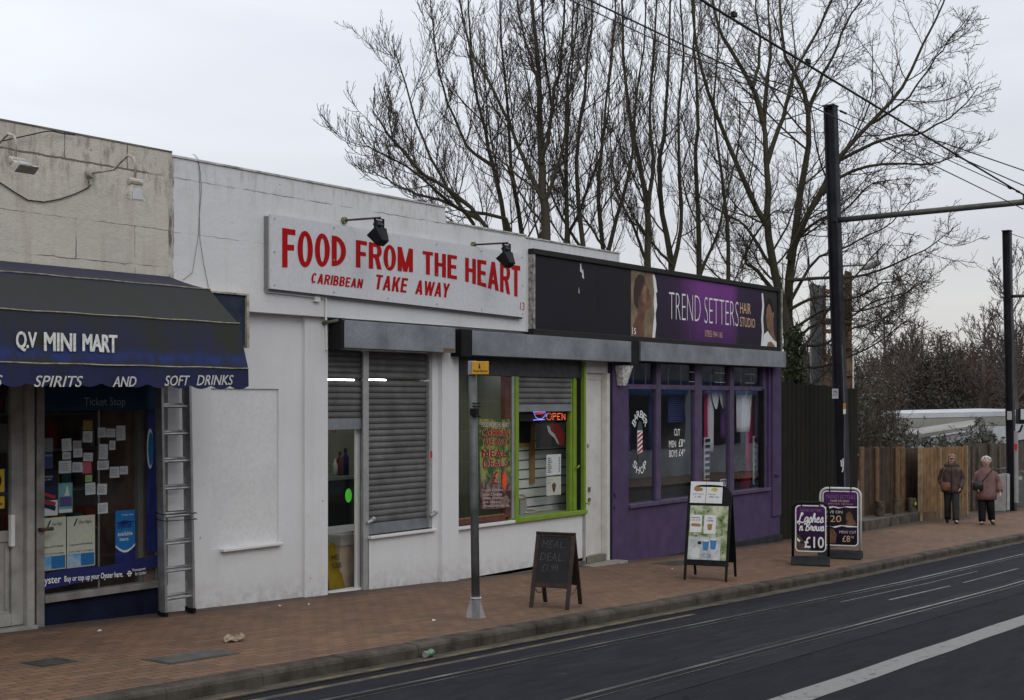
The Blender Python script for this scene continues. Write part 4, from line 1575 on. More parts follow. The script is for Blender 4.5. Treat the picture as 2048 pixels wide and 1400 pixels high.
# serving window in lime green
GX0, GX1 = 5.662, 7.30
mb = MB()
mb.box(GX0, GX0 + .075, -.0, .13, .60, 2.52)
mb.box(GX1 - .20, GX1 - .155, .05, .13, .60, 2.52)
mb.box(GX1 - .15, GX1 - .09, .03, .13, .60, 2.52)
mb.box(GX1 - .085, GX1 - .03, .05, .13, .60, 2.52)
mb.box(GX1 + .045, GX1 + .095, -.03, .10, .60, 2.75)
mb.box(5.585, GX1 + .10, -.055, .13, .54, .599)
gf = mb.build('green_window_frame', GREEN, ta, bevel=.005)
ORG[gf] = ORG[ta]
mb = MB()
mb.quad((GX0 + .075, .08, .60), (GX1 - .20, .08, .60), (GX1 - .20, .08, 2.52), (GX0 + .075, .08, 2.52))
mb.build('pane', GLASS, gf)
mb = MB()
mb.box(GX1 - .028, GX1 + .043, .03, .1, .60, 2.75)
mb.build('shutter_channel', BLACK, gf)
mb = MB()
mb.tube([(GX1 - .12, .03, 1.22), (GX1 - .12, -.02, 1.22), (GX1 - .08, -.02, 1.25)], .014, 6)
mb.tube([(GX1 + .07, -.035, .70), (GX1 + .12, -.06, .68), (GX1 + .17, -.06, .74)], .012, 6)
mb.build('handle', GREEN, gf)
mb = MB()
slats(mb, GX0 + .077, GX1 - .202, 2.14, 2.52, .05)
c3 = mb.build('shutter_curtain', SLAT, ta)
ORG[c3] = ORG[ta]
mb = MB()
mb.box(GX0 + .077, GX1 - .202, .03, .065, 2.04, 2.139)
mb.build('bottom_rail', GALV, c3)
# slatted display wall
mb = MB()
mb.box(5.67, 7.95, .45, .48, -.1, 2.6)
mb.mi = 1
for i in range(13):
 z = .66 + i * .135
 mb.box(5.67, 7.95, .445, .449, z, z + .016)
mb.build('slat_wall', [mat_flat('slatwall_grey', (.70, .70, .69), .5), INK], ta)
mb = MB()
x0_, x1_ = X(1062, 900, .41), X(1070, 900, .41)
zh = at_y(1050, 893, .41)[2]
mb.box(x0_, x1_, .41, .444, 1.0, 2.6)
mb.box(5.67, x0_, .41, .444, zh, zh + .05)
mb.build('timber_post', mat_flat('ochre_board', (.34, .20, .07), .6), ta)
mb = MB()
mb.box(5.67, x0_ - .002, .415, .443, zh + .051, 2.6)
mb.build('dark_hatch', INK, ta)
mb = MB()
mb.box(5.67, 7.9, .14, .449, .52, .59)
mb.build('display_shelf', mat_flat('shelf_pale', (.35, .33, .28)), ta)

# neon sign, dark picture, menus, trays
nz0 = at_y(1110, 842, .3)
t = thing('neon_sign', 'black light sign glowing OPEN in orange with a blue cup', 'light sign', (6.6, .12, 1.72))
A, B = at_y(1040, 843, .105), at_y(1140, 812, .105)
mb = MB()
mb.box(A[0], B[0], .105, .12, A[2], at_y(1140, 815, .105)[2])
mb.build('panel', INK, t)

def dots(mb, pts, y, step=.017, r=.0045):
 """a row of small lamps along a line"""
 for (x0, z0), (x1, z1) in zip(pts, pts[1:]):
  L = math.hypot(x1 - x0, z1 - z0)
  n_ = max(1, int(L / step))
  for k in range(n_):
   u = k / n_
   x, z = x0 + (x1 - x0) * u, z0 + (z1 - z0) * u
   mb.box(x - r, x + r, y - .006, y, z - r, z + r)

def nx(px, py):
 q_ = at_y(px, py, .10)
 return (q_[0], q_[2])

mb = MB()
O_ = [nx(1098 + 5 * math.cos(q), 833 + 6.5 * math.sin(q)) for q in np.linspace(0, 2 * math.pi, 13)]
dots(mb, O_, .103)
dots(mb, [nx(1106, 839), nx(1106, 827), nx(1111, 827), nx(1112, 832), nx(1106, 833)], .103)
dots(mb, [nx(1121, 827), nx(1115.5, 827), nx(1115.5, 839), nx(1121, 839)], .103)
dots(mb, [nx(1115.5, 833), nx(1120, 833)], .103)
dots(mb, [nx(1124, 839), nx(1124, 827), nx(1130, 839), nx(1130, 826)], .103)
mb.build('open_letters', mat_glow('neon_orange', (1.0, .16, .05), 1.3), t)
mb = MB()
dots(mb, [nx(1067, 824), nx(1091, 824)], .103)
dots(mb, [nx(1068, 826), nx(1071, 834), nx(1077, 838), nx(1084, 838), nx(1089, 832), nx(1091, 826)], .103)
dots(mb, [nx(1091, 826), nx(1094, 830), nx(1090, 833)], .103)
dots(mb, [nx(1067, 840), nx(1090, 839)], .103)
mb.build('cup', mat_glow('neon_blue', (.30, .30, 1.0), 1.3), t)
mb = MB()
dots(mb, [nx(1068, 815), nx(1072, 818), nx(1077, 817), nx(1079, 814)], .103)
dots(mb, [nx(1122, 813), nx(1128, 812), nx(1124, 817), nx(1128, 820), nx(1123, 820)], .103)
dots(mb, [nx(1070, 828), nx(1088, 827)], .103)
mb.build('red_lamps', mat_glow('neon_red', (1.0, .04, .04), 1.2), t)
t, x0, x1, z0, z1 = poster('food_picture', 'dark food picture with a red and white dish behind the window', 1072, 846, 1130, 896, .13, mat_flat('food_dark', (.025, .022, .02), .5), 'picture')
mb = MB()
mb.prism_xz([(x0 + (x1 - x0) * a, z0 + (z1 - z0) * b) for a, b in ((.45, .95), (.75, 1.0), (.98, .55), (.97, .1), (.8, .05), (.72, .35), (.55, .55))], .127, .1295)
mb.mi = 1
mb.prism_xz([(x0 + (x1 - x0) * a, z0 + (z1 - z0) * b) for a, b in ((.36, .92), (.45, .88), (.5, .68), (.62, .55), (.72, .3), (.78, .08), (.7, .18), (.62, .38), (.5, .5), (.4, .66))], .124, .1265)
mb.build('print', [mat_flat('food_red', (.16, .012, .01), .5), mat_flat('food_white', (.40, .36, .32), .5)], t)
t, x0, x1, z0, z1 = poster('price_list', 'white typed price list behind the serving window glass', 1093, 908, 1122, 951, .10, PAPER)
mb = MB()
for i in range(8):
 z = z1 - .05 - i * .028
 mb.box(x0 + .03, x0 + .10 + .02 * (i % 3), .0965, .0995, z - .005, z + .005)
 mb.box(x1 - .06, x1 - .03, .0965, .0995, z - .005, z + .005)
mb.build('print', INK, t)
t, x0, x1, z0, z1 = poster('ice_cream_card', 'cream card with a drawn ice cream cone below the price list', 1093, 952, 1122, 992, .10, mat_flat('cream_card', (.60, .59, .52)))
mb = MB()
put_text(mb, 'Ice Cream', x0 + .02, x0 + .17, z1 - .05, z1 - .03, .0985, .004, .2)
put_text(mb, 'JAN', x0 + .02, x0 + .10, z1 - .10, z1 - .07, .0985, .004, .1)
mx = (x0 + x1) / 2
mb.mi = 1
mb.prism_xz([(mx - .04, z0 + .10), (mx, z0 + .03), (mx + .04, z0 + .10)], .0965, .0995)
mb.mi = 2
mb.prism_xz([(mx + .05 * math.cos(q), z0 + .135 + .045 * math.sin(q)) for q in np.linspace(0, 2 * math.pi, 12, endpoint=False)], .0955, .0994)
mb.build('print', [GREYINK, mat_flat('cone_brown', (.05, .03, .02)), mat_flat('scoop_brown', (.16, .07, .05))], t)
FOIL = mat('foil_wrap', (.38, .33, .27), .35, .5, metal=.2, var=.5, scale=30, col2=(.16, .10, .06))
for k, (px, py, r, h, lab) in enumerate(((1060, 1022, .17, .045, 'wide wrapped tray of food on the window shelf'), (1047, 977, .10, .06, 'small wrapped parcel stacked behind the food tray'))):
 q = at_y(px, py, .3)
 z = .591 if k == 0 else .80
 t = thing('food_tray', lab, 'food tray', (q[0], .35, z), 'food trays in the serving window')
 mb = MB()
 rg = []
 for i, (zz, rr) in enumerate(((0, .9), (.2, 1), (.7, .96), (1.0, .6))):
  rg.append([(q[0] + r * rr * (1 + .07 * math.sin(3 * a + i)) * math.cos(a), .35 + r * .6 * rr * math.sin(a), z + zz * h + .008 * math.sin(5 * a + i)) for a in np.linspace(0, 2 * math.pi, 18, endpoint=False)])
 mb.rings(rg)
 mb.build('wrapping', FOIL, t, smooth=True)
 mb = MB()
 mb.box(q[0] - r, q[0] + r, .35 - r * .5, .35 + r * .5, z - .004 if k else z - .0005, z + .004)
 if k:
  mb.box(q[0] - r * .8, q[0] + r * .8, .3, .4, .5905, z - .0045)
 mb.build('tray', mat_flat('tray_grey', (.30, .30, .30), .4), t)

# meal deal poster, measured on the glass
t = thing('meal_poster', 'tall creased green and red meal deals poster inside the window', 'poster', (X(990), .07, .72))
pA = [(958, 838), (1018, 838), (1021, 846), (1021, 880), (1024, 895), (1022, 925), (1024, 960), (1020, 1014), (990, 1018), (962, 1017)]
mb = MB()
mb.prism_xz([(at_y(a, b, .036)[0], at_y(a, b, .036)[2]) for a, b in reversed(pA)], .036, .039)

def mat_meal():
 m, nt, b = _new('meal_poster_print')
 p = _pos(nt)
 sep = nt.nodes.new('ShaderNodeSeparateXYZ')
 nt.links.new(p, sep.inputs[0])
 n = _noise(nt, p, 9, 4, .6)
 c = _mix(nt, _ramp(nt, n, .42, .58), (.02, .10, .018), (.34, .32, .09))
 c2 = _mix(nt, _ramp(nt, _noise(nt, p, 14, 5, .65), .42, .60), (.07, .012, .012), (.30, .22, .20))
 k = _ramp(nt, _math(nt, 'MULTIPLY', _math(nt, 'ADD', sep.outputs['Z'], _math(nt, 'MULTIPLY', n, .3)), .5), .60, .68)
 c = _mix(nt, k, c2, c)
 nt.links.new(c, b.inputs['Base Color'])
 b.inputs['Roughness'].default_value = .4
 return m

mb.build('sheet', mat_meal(), t)
RED = mat_flat('poster_red', (.36, .015, .02), .5)
PINKW = mat_flat('poster_pale', (.70, .52, .50), .5)

def glass_txt(mb, s, pxl, pxr, t0, t1, b0, b1, y, bold=.02, shear=0.0, dx=0.0, dz=0.0):
 a0, a1 = at_y(pxl, b0, y), at_y(pxl, t0, y)
 c0_, c1_ = at_y(pxr, b1, y), at_y(pxr, t1, y)
 put_text(mb, s, a0[0] + dx, c0_[0] + dx, 0, 0, y, bold, shear, 1.0, (a0[2] + dz, c0_[2] + dz, a1[2] + dz, c1_[2] + dz))

mb = MB()
ME = [('FOOD FROM THE HEART', 963, 1018, 844, 845, 854, 855, 1), ('CARIBBEAN', 963, 1018, 857, 858, 874, 874, 0), ('TAKE AWAY', 963, 1018, 877, 878, 891, 890, 0),
      ('MEAL', 964, 1014, 899, 900, 915, 914, 0), ('DEALS', 966, 1016, 919, 920, 936, 934, 0), ('£1', 985, 1004, 942, 942, 969, 968, 0), ('99', 1005, 1016, 942, 942, 951, 951, 0),
      ('Curry Chicken', 965, 1006, 978, 977, 984, 983, 1), ('Stew Chicken', 965, 1004, 986, 985, 992, 991, 1), ('Gravy Chicken', 965, 1006, 994, 993, 1000, 999, 1), ('Jerk Chicken', 966, 1000, 1002, 1001, 1008, 1007, 1), ('all meals served with rice', 966, 1018, 1009, 1008, 1014, 1013, 1)]
for s_, l, r_, t0, t1, b0, b1, pale in ME:
 mb.mi = 1 if pale else 0
 glass_txt(mb, s_, l, r_, t0, t1, b0, b1, .0325, .04)
 if not pale:
  mb.mi = 2
  glass_txt(mb, s_, l, r_, t0, t1, b0, b1, .0352, .09)
mb.build('lettering', [RED, PINKW, mat_flat('poster_cream', (.62, .55, .38), .5)], t)
mb = MB()
c = at_y(1009, 962, .031)
mb.prism_xz([(c[0] + (.06 if k % 2 else .045) * math.cos(math.pi * k / 9), c[2] + (.13 if k % 2 else .11) * math.sin(math.pi * k / 9)) for k in range(18)], .0295, .0308)
mb.build('orange_star', mat_flat('fluor_orange', (.85, .12, .02), .6), t)
t = thing('light_switch', 'small cream switch plate on the tiled wall in the window', 'switch', (4.9, .9, 1.5))
q = at_y(918, 887, 1.99)
mb = MB()
mb.box(q[0] - .08, q[0] + .10, 1.97, 1.998, q[2] - .09, q[2] + .09)
mb.build('plate', PAPER, t, bevel=.004)
mb = MB()
mb.box(q[0] - .01, q[0] + .03, 1.962, 1.9695, q[2] - .02, q[2] + .02)
mb.build('rocker', mat_flat('red_print', (.35, .03, .03)), t)

# side door, white
mb = MB()
mb.box(7.40, 7.46, .0, .3, -.205, 2.6)
mb.box(8.03, 8.11, .0, .34, -.205, 2.6)
mb.box(7.461, 8.029, .09, .14, 2.50, 2.6)
mb.box(7.40, 8.11, .04, .2, 2.60, 3.0)
dd = mb.build('side_door', mat('cream_gloss', (.66, .64, .60), .5, .4, var=.08), ta, bevel=.003)
ORG[dd] = ORG[ta]
mb = MB()
mb.box(7.462, 8.02, .10, .14, -.19, 2.5)
mb.box(7.48, 7.64, .085, .099, -.17, 1.62)
mb.build('leaf', mat('door_leaf_white', (.64, .625, .59), .5, .4, var=.1, scale=3), dd, bevel=.004)
mb = MB()
c = at_y(1179, 1000, .075)
mb.tube([(c[0], .084, c[2]), (c[0], .07, c[2])], .035, 12)
mb.box(c[0] - .03, c[0] + .03, .074, .084, c[2] + .12, c[2] + .19)
mb.build('lock', mat_flat('brass_plate', (.14, .10, .07), .6), dd)
mb = MB()
mb.xf = Matrix.Translation((.0, .05, 0))
mb.hexa([(7.46, .0, 1.56), (7.60, .0, 1.50), (7.60, .045, 1.50), (7.46, .045, 1.56), (7.46, .0, 1.60), (7.60, .0, 1.54), (7.60, .045, 1.54), (7.46, .045, 1.60)])
mb.build('closer', ALU, dd)
mb = MB()
mb.box(7.34, 7.398, -.02, .1, zg(7.35), .539)
mb.build('grey_post', GUIDE, ta)

# ------------------------------------------------------------------ FOOD sign board
BOARD = mat('board_white', (.63, .63, .655), .5, .2, var=.02, scale=1.5)
sg = thing('sign_board', 'long white board reading FOOD FROM THE HEART in red', 'sign', (3.2, -.2, 3.33))
L0, L1 = at_y(541, 577, -.2), at_y(540, 428, -.2)
R0, R1 = at_y(1050, 635, -.2), at_y(1055, 510, -.2)
bx0, bx1 = L0[0], R0[0]
mb = MB()
mb.hexa([(bx0, -.2, L0[2]), (bx1, -.2, R0[2]), (bx1, -.17, R0[2]), (bx0, -.17, L0[2]), (bx0, -.2, L1[2]), (bx1, -.2, R1[2]), (bx1, -.17, R1[2]), (bx0, -.17, L1[2])])
mb.build('panel', BOARD, sg)
mb = MB()
mb.hexa([(bx0 - .02, -.168, L0[2] - .02), (bx1 - .02, -.168, R0[2] - .02), (bx1 - .02, -.121, R0[2] - .02), (bx0 - .02, -.121, L0[2] - .02), (bx0 - .02, -.168, L1[2] - .02), (bx1 - .02, -.168, R1[2] - .02), (bx1 - .02, -.121, R1[2] - .02), (bx0 - .02, -.121, L1[2] - .02)])
mb.build('backing', mat_flat('backing_grey', (.22, .22, .22)), sg)
SIGNRED = mat('sign_red_vinyl', (.42, .004, .007), .5, .1, var=.08, scale=3)
SV, SHh = .19, .15
GW = dict(F=.47, O=.56, D=.55, R=.56, M=.70, T=.50, H=.56, E=.48, A=.60, C=.54, I=.17, B=.55, N=.57, K=.57, W=.86, Y=.58)

def glyph(c):
 """condensed signwriter's capitals, as convex pieces in a box GW[c] wide and 1 high"""
 w, v, h = GW[c], SV, SHh
 P = []

 def bar(x0, y0, x1, y1): P.append([(x0, y0), (x1, y0), (x1, y1), (x0, y1)])

 def arc(cx, cy, rx, ry, ix, iy, a0, a1, n=14):
  for i in range(n):
   a, b = R(a0 + (a1 - a0) * i / n), R(a0 + (a1 - a0) * (i + 1) / n)
   P.append([(cx + ix * math.cos(a), cy + iy * math.sin(a)), (cx + rx * math.cos(a), cy + ry * math.sin(a)), (cx + rx * math.cos(b), cy + ry * math.sin(b)), (cx + ix * math.cos(b), cy + iy * math.sin(b))])

 def bowl(y0, y1, x1):
  m = x1 - (y1 - y0) * .42
  bar(v, y1 - h, m, y1)
  bar(v, y0, m, y0 + h)
  arc(m, (y0 + y1) / 2, x1 - m, (y1 - y0) / 2, x1 - m - v, (y1 - y0) / 2 - h, -90, 90)

 def diag(xb, xt, y0=0, y1=1, t=v): P.append([(xb, y0), (xb + t, y0), (xt + t, y1), (xt, y1)])
 if c in 'FDREHBNKM': bar(0, 0, v, 1)
 if c == 'F': bar(v, 1 - h, w, 1); bar(v, .44, w * .9, .44 + h)
 if c == 'E': bar(v, 1 - h, w, 1); bar(v, .44, w * .92, .44 + h); bar(v, 0, w, h)
 if c == 'T': bar(0, 1 - h, w, 1); bar(w / 2 - v / 2, 0, w / 2 + v / 2, 1 - h)
 if c == 'H': bar(w - v, 0, w, 1); bar(v, .44, w - v, .44 + h)
 if c == 'I': bar(0, 0, v, 1)
 if c == 'O': arc(w / 2, .5, w / 2, .515, w / 2 - v, .515 - h, 0, 360, 30)
 if c == 'C': arc(w / 2, .5, w / 2, .515, w / 2 - v, .515 - h, 42, 318, 24)
 if c == 'D': bowl(0, 1, w)
 if c == 'B': bowl(.46, 1, w * .95); bowl(0, .46 + h * .6, w)
 if c == 'R': bowl(.42, 1, w); diag(w - v * 1.02, w * .45, 0, .44)
 if c in 'NM': bar(w - v, 0, w, 1)
 if c == 'N': diag(w - v * 1.05, v * .0, 0, 1, v * 1.05)
 if c == 'M': diag(w / 2 - v / 2, 0, 0, 1, v * .98); diag(w / 2 - v / 2, w - v, 0, 1, v * .98)
 if c == 'A': diag(0, w / 2 - v * .5); diag(w - v, w / 2 - v * .5); bar(w * .24, .2, w * .76, .2 + h)
 if c == 'K': diag(w - v * 1.1, v * .9, 0, .62, v * 1.1); diag(v * .6, w - v * 1.1, .36, 1, v * 1.1)
 if c == 'W':
  for a, b in ((.22, 0), (.22, .40), (.62, .40), (.62, .80)):
   diag(a * w, b * w, 0, 1, v * .95)
 if c == 'Y': bar(w / 2 - v / 2, 0, w / 2 + v / 2, .45); diag(w / 2 - v / 2, 0, .42, 1); diag(w / 2 - v / 2, w - v, .42, 1)
 return P

mb = MB()
yS = -.2035

def board_txt(s, xl, xr, tl, tr, bl, br, shear=0.0, gap=.075):
 a0, a1 = at_y(xl, bl, yS), at_y(xl, tl, yS)
 c0_, c1_ = at_y(xr, br, yS), at_y(xr, tr, yS)
 tot = sum(GW[c] for c in s) + gap * (len(s) - 1) + shear
 x = 0.0
 k = 0
 for c in s:
  for P in glyph(c):
   vs = []
   for px, py in P:
    u = (x + px + shear * py) / tot
    lo, hi = a0[2] + (c0_[2] - a0[2]) * u, a1[2] + (c1_[2] - a1[2]) * u
    vs.append((a0[0] + (c0_[0] - a0[0]) * u, yS - .00004 * (k % 40), lo + (hi - lo) * py))
   mb.add(vs, [tuple(range(len(vs)))])
   k += 1
  x += GW[c] + gap

board_txt('FOOD', 564.5, 692, 455.5, 475, 535, 531)
board_txt('FROM', 712, 826, 479.5, 498, 534.5, 544.5)
board_txt('THE', 845.5, 914, 501.5, 511.5, 547.5, 559)
board_txt('HEART', 930.5, 1040.5, 515, 532, 562.5, 595)
board_txt('CARIBBEAN', 621.5, 727, 545, 558.5, 565.5, 577, .16, .10)
board_txt('TAKE', 749, 816.5, 548, 557, 578, 586, .16, .10)
board_txt('AWAY', 830, 900.5, 559.5, 567.5, 588, 596, .16, .06)
q0, q1 = at_y(1040.5, 620, yS), at_y(1049, 605, yS)
put_text(mb, '13', q0[0], q1[0], q0[2], q1[2], yS)
mb.build('lettering', SIGNRED, sg)
mb = MB()
for k in range(6):
 u = .012 + k * .195
 for w in (.05, .5, .95):
  x = bx0 + (bx1 - bx0) * u
  z = (L0[2] + (R0[2] - L0[2]) * u) * (1 - w) + (L1[2] + (R1[2] - L1[2]) * u) * w
  mb.tube([(x, -.2, z), (x, -.208, z)], .009, 8)
mb.build('screws', ALU, sg)
cd = MB()
cd.tube(px_path([(534, 428), (533, 500), (532, 583)], -.14), .011, 6)
cd.tube(px_path([(532, 583), (580, 588), (628, 594)], -.14), .011, 6)
cd.tube(px_path([(652, 596), (652, 640)], -.14), .013, 6)
cd.tube(px_path([(652, 640), (653, 700)], -.06), .013, 6)
cd.tube(px_path([(628, 594), (652, 596)], -.14), .011, 6)
q = at_y(632, 596, -.14)
cd.box(q[0] - .03, q[0] + .05, -.16, -.121, q[2] - .04, q[2] + .03)
tag(cd.build('conduit', WHITEPAINT, smooth=False), 'white conduit running round the lower left of the white sign board', 'conduit')

def flood(label, base):
 bx, by, bz = base
 t = thing('floodlight', label, 'floodlight', base, 'black floodlights over the white sign')
 ey = by - .54
 mb = MB()
 mb.tube([(bx, by + .005, bz), (bx, by - .035, bz)], .04, 10)
 mb.build('mount', mat('mossy_fitting', (.22, .22, .13), .8, .2, var=.4, scale=30), t)
 mb = MB()
 mb.tube([(bx, by - .03, bz), (bx, ey - .02, bz - .012)], .012, 8)
 mb.build('arm', mat('rusty_arm', (.10, .075, .06), .7, .3, metal=.3, var=.35, scale=20), t)
 mb = MB()
 for s_ in (-.07, .07):
  mb.hexa([(bx + s_ - .006, ey - .012, bz - .19), (bx + s_ + .006, ey - .012, bz - .19), (bx + s_ + .006, ey + .012, bz - .19), (bx + s_ - .006, ey + .012, bz - .19), (bx + s_ - .006, ey - .012, bz - .02), (bx + s_ + .006, ey - .012, bz - .02), (bx + s_ + .006, ey + .012, bz - .02), (bx + s_ - .006, ey + .012, bz - .02)])
 mb.box(bx - .076, bx + .076, ey - .012, ey + .012, bz - .028, bz - .018)
 mb.build('bracket', BLACK, t)
 hm = MB(Matrix.Translation((bx, ey, bz - .22)) @ Matrix.Rotation(R(-35), 4, 'X'))
 hm.hexa([(-.06, -.05, -.10), (.06, -.05, -.10), (.06, .05, -.10), (-.06, .05, -.10), (-.10, -.08, .07), (.10, -.08, .07), (.10, .08, .07), (-.10, .08, .07)])
 hm.build('lamp_head', BLACK, t, bevel=.01)
 hm = MB(Matrix.Translation((bx, ey, bz - .22)) @ Matrix.Rotation(R(-35), 4, 'X'))
 hm.box(-.04, .04, -.10, -.03, .085, .15)
 hm.tube([(0, -.09, .07), (.03, -.11, .13), (.0, -.05, .2)], .008, 6)
 hm.build('junction_box', mat_flat('dark_plastic', (.045, .045, .05), .5), t)
 hm = MB(Matrix.Translation((bx, ey, bz - .22)) @ Matrix.Rotation(R(-35), 4, 'X'))
 hm.quad((-.085, -.065, .0715), (.085, -.065, .0715), (.085, .065, .0715), (-.085, .065, .0715))
 hm.build('lens', mat_flat('lamp_glass', (.2, .2, .2), .2, .6), t)

flood('black floodlight on an arm above FROM on the white sign', (2.1, -.12, 4.24))
flood('black floodlight on an arm above HEART on the white sign', (4.53, -.12, 4.19))

# ================================================================== HAIR SALON
hs = thing('hair_salon', 'purple painted hair salon with a black plinth and four tall windows', 'building', (11, 0, zg(11)))
mb = MB()
zb = -.30
holes = [(8.62, 13.72, .58, 3.0)]
wall_holes(mb, 8.112, 14.2, zb, 3.10, 0, .2, holes)
mb.box(8.14, 8.60, -.035, .0, zb, 2.9)
mb.box(13.82, 14.19, -.035, .0, zb + .35, 2.9)
mb.build('wall', PURPLE, hs)
mb = MB()
mb.box(8.112, 14.22, .0, .2, -.9, zb - .001)
mb.box(8.30, 14.23, -.045, .0, -.9, zb - .012)
mb.build('plinth', PLINTH, hs)
mb = MB()
mb.box(8.25, 14.2, .2, 8, 3.0, 3.12)
mb.build('roof', FELT, hs)
mb = MB()
mb.box(14.06, 14.2, .2, 8, -.9, 3.0)
mb.box(8.25, 14.2, 8, 8.2, -.9, 3.0)
mb.build('side_walls', BRICK, hs)
mb = MB()
shutter_box(mb, 8.62, 13.95, 2.80, 3.09, -.24, -.001, (10.9, 12.5))
mb.build('shutter_housing', GALV, hs, bevel=.003)
# frame: sill, head, mullions, transom posts
mb = MB()
zt = 2.40
mb.box(8.62, 13.72, -.05, .12, .535, .59)
mb.box(8.62, 13.72, .05, .14, zt - .03, zt + .045)
for a, b in ((X(1318), X(1327)), (X(1395), X(1409)), (X(1465), X(1473)), (X(1530), X(1541))):
 mb.box(a, b, .045, .145, .591, 2.8)
for px in (1277, 1302, 1347, 1372, 1432, 1452, 1492, 1512):
 a = X(px)
 mb.box(a, a + .04, .104, .13, zt + .046, 2.8)
wf = mb.build('window_frame', PURPLE_TRIM, hs, bevel=.004)
ORG[wf] = ORG[hs]
mb = MB()
for z in (.545, .575):
 pass
PX = [8.62, X(1318), X(1327), X(1395), X(1409), X(1465), X(1473), X(1530)]
for a, b in zip(PX[::2], PX[1::2]):
 mb = MB()
 mb.quad((a, .087, .591), (b, .087, .591), (b, .087, zt - .03), (a, .087, zt - .03))
 p_ = mb.build('pane', GLASS_SALON, wf)
mb = MB()
mb.quad((8.62, .102, zt + .045), (13.72, .102, zt + .045), (13.72, .102, 2.8), (8.62, .102, 2.8))
mb.build('transom_pane', GLASS_DULL, wf)
mb = MB()
for px in (1390, 1440, 1500):
 q = at_y(px, 740, .05)
 mb.box(q[0] - .2, q[0] + .2, .055, .06, 2.5, 2.512)
 mb.box(q[0] - .2, q[0] + .2, .055, .06, 2.66, 2.672)
mb.build('vent_frame', ALU, wf)
mb = MB()
mb.box(13.55, 13.60, .03, .12, .6, 2.4)
mb.build('dark_jamb', BLACK, wf)
mb = MB()
mb.box(8.112, 8.135, -.01, .0, zb + .1, 2.75)
mb.build('dark_jamb', BLACK, hs)
mb = MB()
mb.tube([(8.18, -.036, .78), (8.18, -.075, .78)], .03, 8)
mb.build('shutter_stop', PURPLE, hs)
mb = MB()
mb.tube([(8.18, -.036, .60), (8.18, -.065, .60)], .03, 8)
mb.build('shutter_stop', PURPLE, hs)
mb = MB()
mb.tube([(13.9, -.036, .82), (13.9, -.075, .82), (13.97, -.075, .79)], .022, 8)
mb.build('shutter_stop', PURPLE, hs)
mb = MB()
mb.hexa([(8.26, -.14, 2.42), (8.34, -.15, 2.42), (8.34, -.04, 2.42), (8.26, -.04, 2.42), (8.2, -.16, 2.72), (8.46, -.2, 2.72), (8.46, -.036, 2.72), (8.2, -.036, 2.72)])
mb.build('torn_poster_scrap', mat('torn_paper', (.55, .54, .52), .8, .2, var=.5, scale=20, col2=(.15, .14, .14)), hs)
# room
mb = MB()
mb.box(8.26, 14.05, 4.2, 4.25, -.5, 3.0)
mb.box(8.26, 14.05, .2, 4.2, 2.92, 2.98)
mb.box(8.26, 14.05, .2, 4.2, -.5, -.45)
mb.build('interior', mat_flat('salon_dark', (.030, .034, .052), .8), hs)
mb = MB()
mb.box(11.06, 11.12, .2, 3.2, -.45, 2.9)
mb.build('inner_partition', mat_flat('salon_pale', (.20, .19, .17), .8), hs)
mb = MB()
mb.box(8.9, 9.5, 1.2, 1.9, -.45, 1.1)
mb.box(10.0, 10.9, 1.4, 2.0, -.45, .6)
mb.box(9.95, 10.06, 1.0, 1.06, -.45, 2.4)
mb.mi = 1
mb.box(9.6, 10.4, 3.9, 4.15, .7, 2.0)
mb.build('salon_furniture', [mat_flat('salon_unit', (.04, .045, .05), .5), mat_flat('salon_teal', (.02, .09, .10), .5)], hs)
# lettering on the glass
yG = .081
VINYL = mat_flat('white_vinyl', (.80, .80, .80), .6)
mb = MB()

def arc_letters(mb, s, cx_px, cy_px, rx, rz, a0, a1, hh, wd, flip=False):
 n_ = len(s)
 for i, ch in enumerate(s):
  a = a0 + (a1 - a0) * i / (n_ - 1)
  px, py = cx_px + rx * math.cos(a), cy_px - rz * math.sin(a)
  c_ = at_y(px, py, yG)
  rot = (a - math.pi / 2) * .62 if not flip else (a - 1.5 * math.pi) * .62

  def fn(u, w, c_=c_, rot=rot):
   dx, dz = (u - .5) * wd, (w - .5) * hh
   return (c_[0] + dx * math.cos(rot) - dz * math.sin(rot), yG, c_[2] + dx * math.sin(rot) + dz * math.cos(rot))
  put_text(mb, ch, 0, 0, 0, 0, 0, .012, 0, 1, fn=fn)

arc_letters(mb, 'BARBER', 1280, 848, 11.5, 20, R(172), R(8), .115, .10)
arc_letters(mb, 'SHOP', 1280, 919, 11.5, 22, R(208), R(332), .115, .11, True)

def salon_txt(s, l, r_, t0, t1, b0, b1, bold=.012):
 a0, a1 = at_y(l, b0, yG), at_y(l, t0, yG)
 c0_, c1_ = at_y(r_, b1, yG), at_y(r_, t1, yG)
 put_text(mb, s, a0[0], c0_[0], 0, 0, yG, bold, 0, 1, (a0[2], c0_[2], a1[2], c1_[2]))

salon_txt('CUT', 1348.5, 1360, 857, 858, 871.5, 871.5)
salon_txt('MEN', 1338, 1352, 881, 881.5, 895, 894.5)
salon_txt('£8', 1357.5, 1366, 877.5, 878, 894, 893.5)
salon_txt('99', 1366.5, 1370, 879, 879, 886, 886, .004)
salon_txt('BOYS', 1338.5, 1354.5, 900, 900, 914.5, 913.5)
salon_txt('£4', 1357.5, 1366, 898, 898, 912.5, 912)
salon_txt('99', 1366.5, 1370, 898, 898, 905, 905, .004)
mb.build('lettering', VINYL, wf)
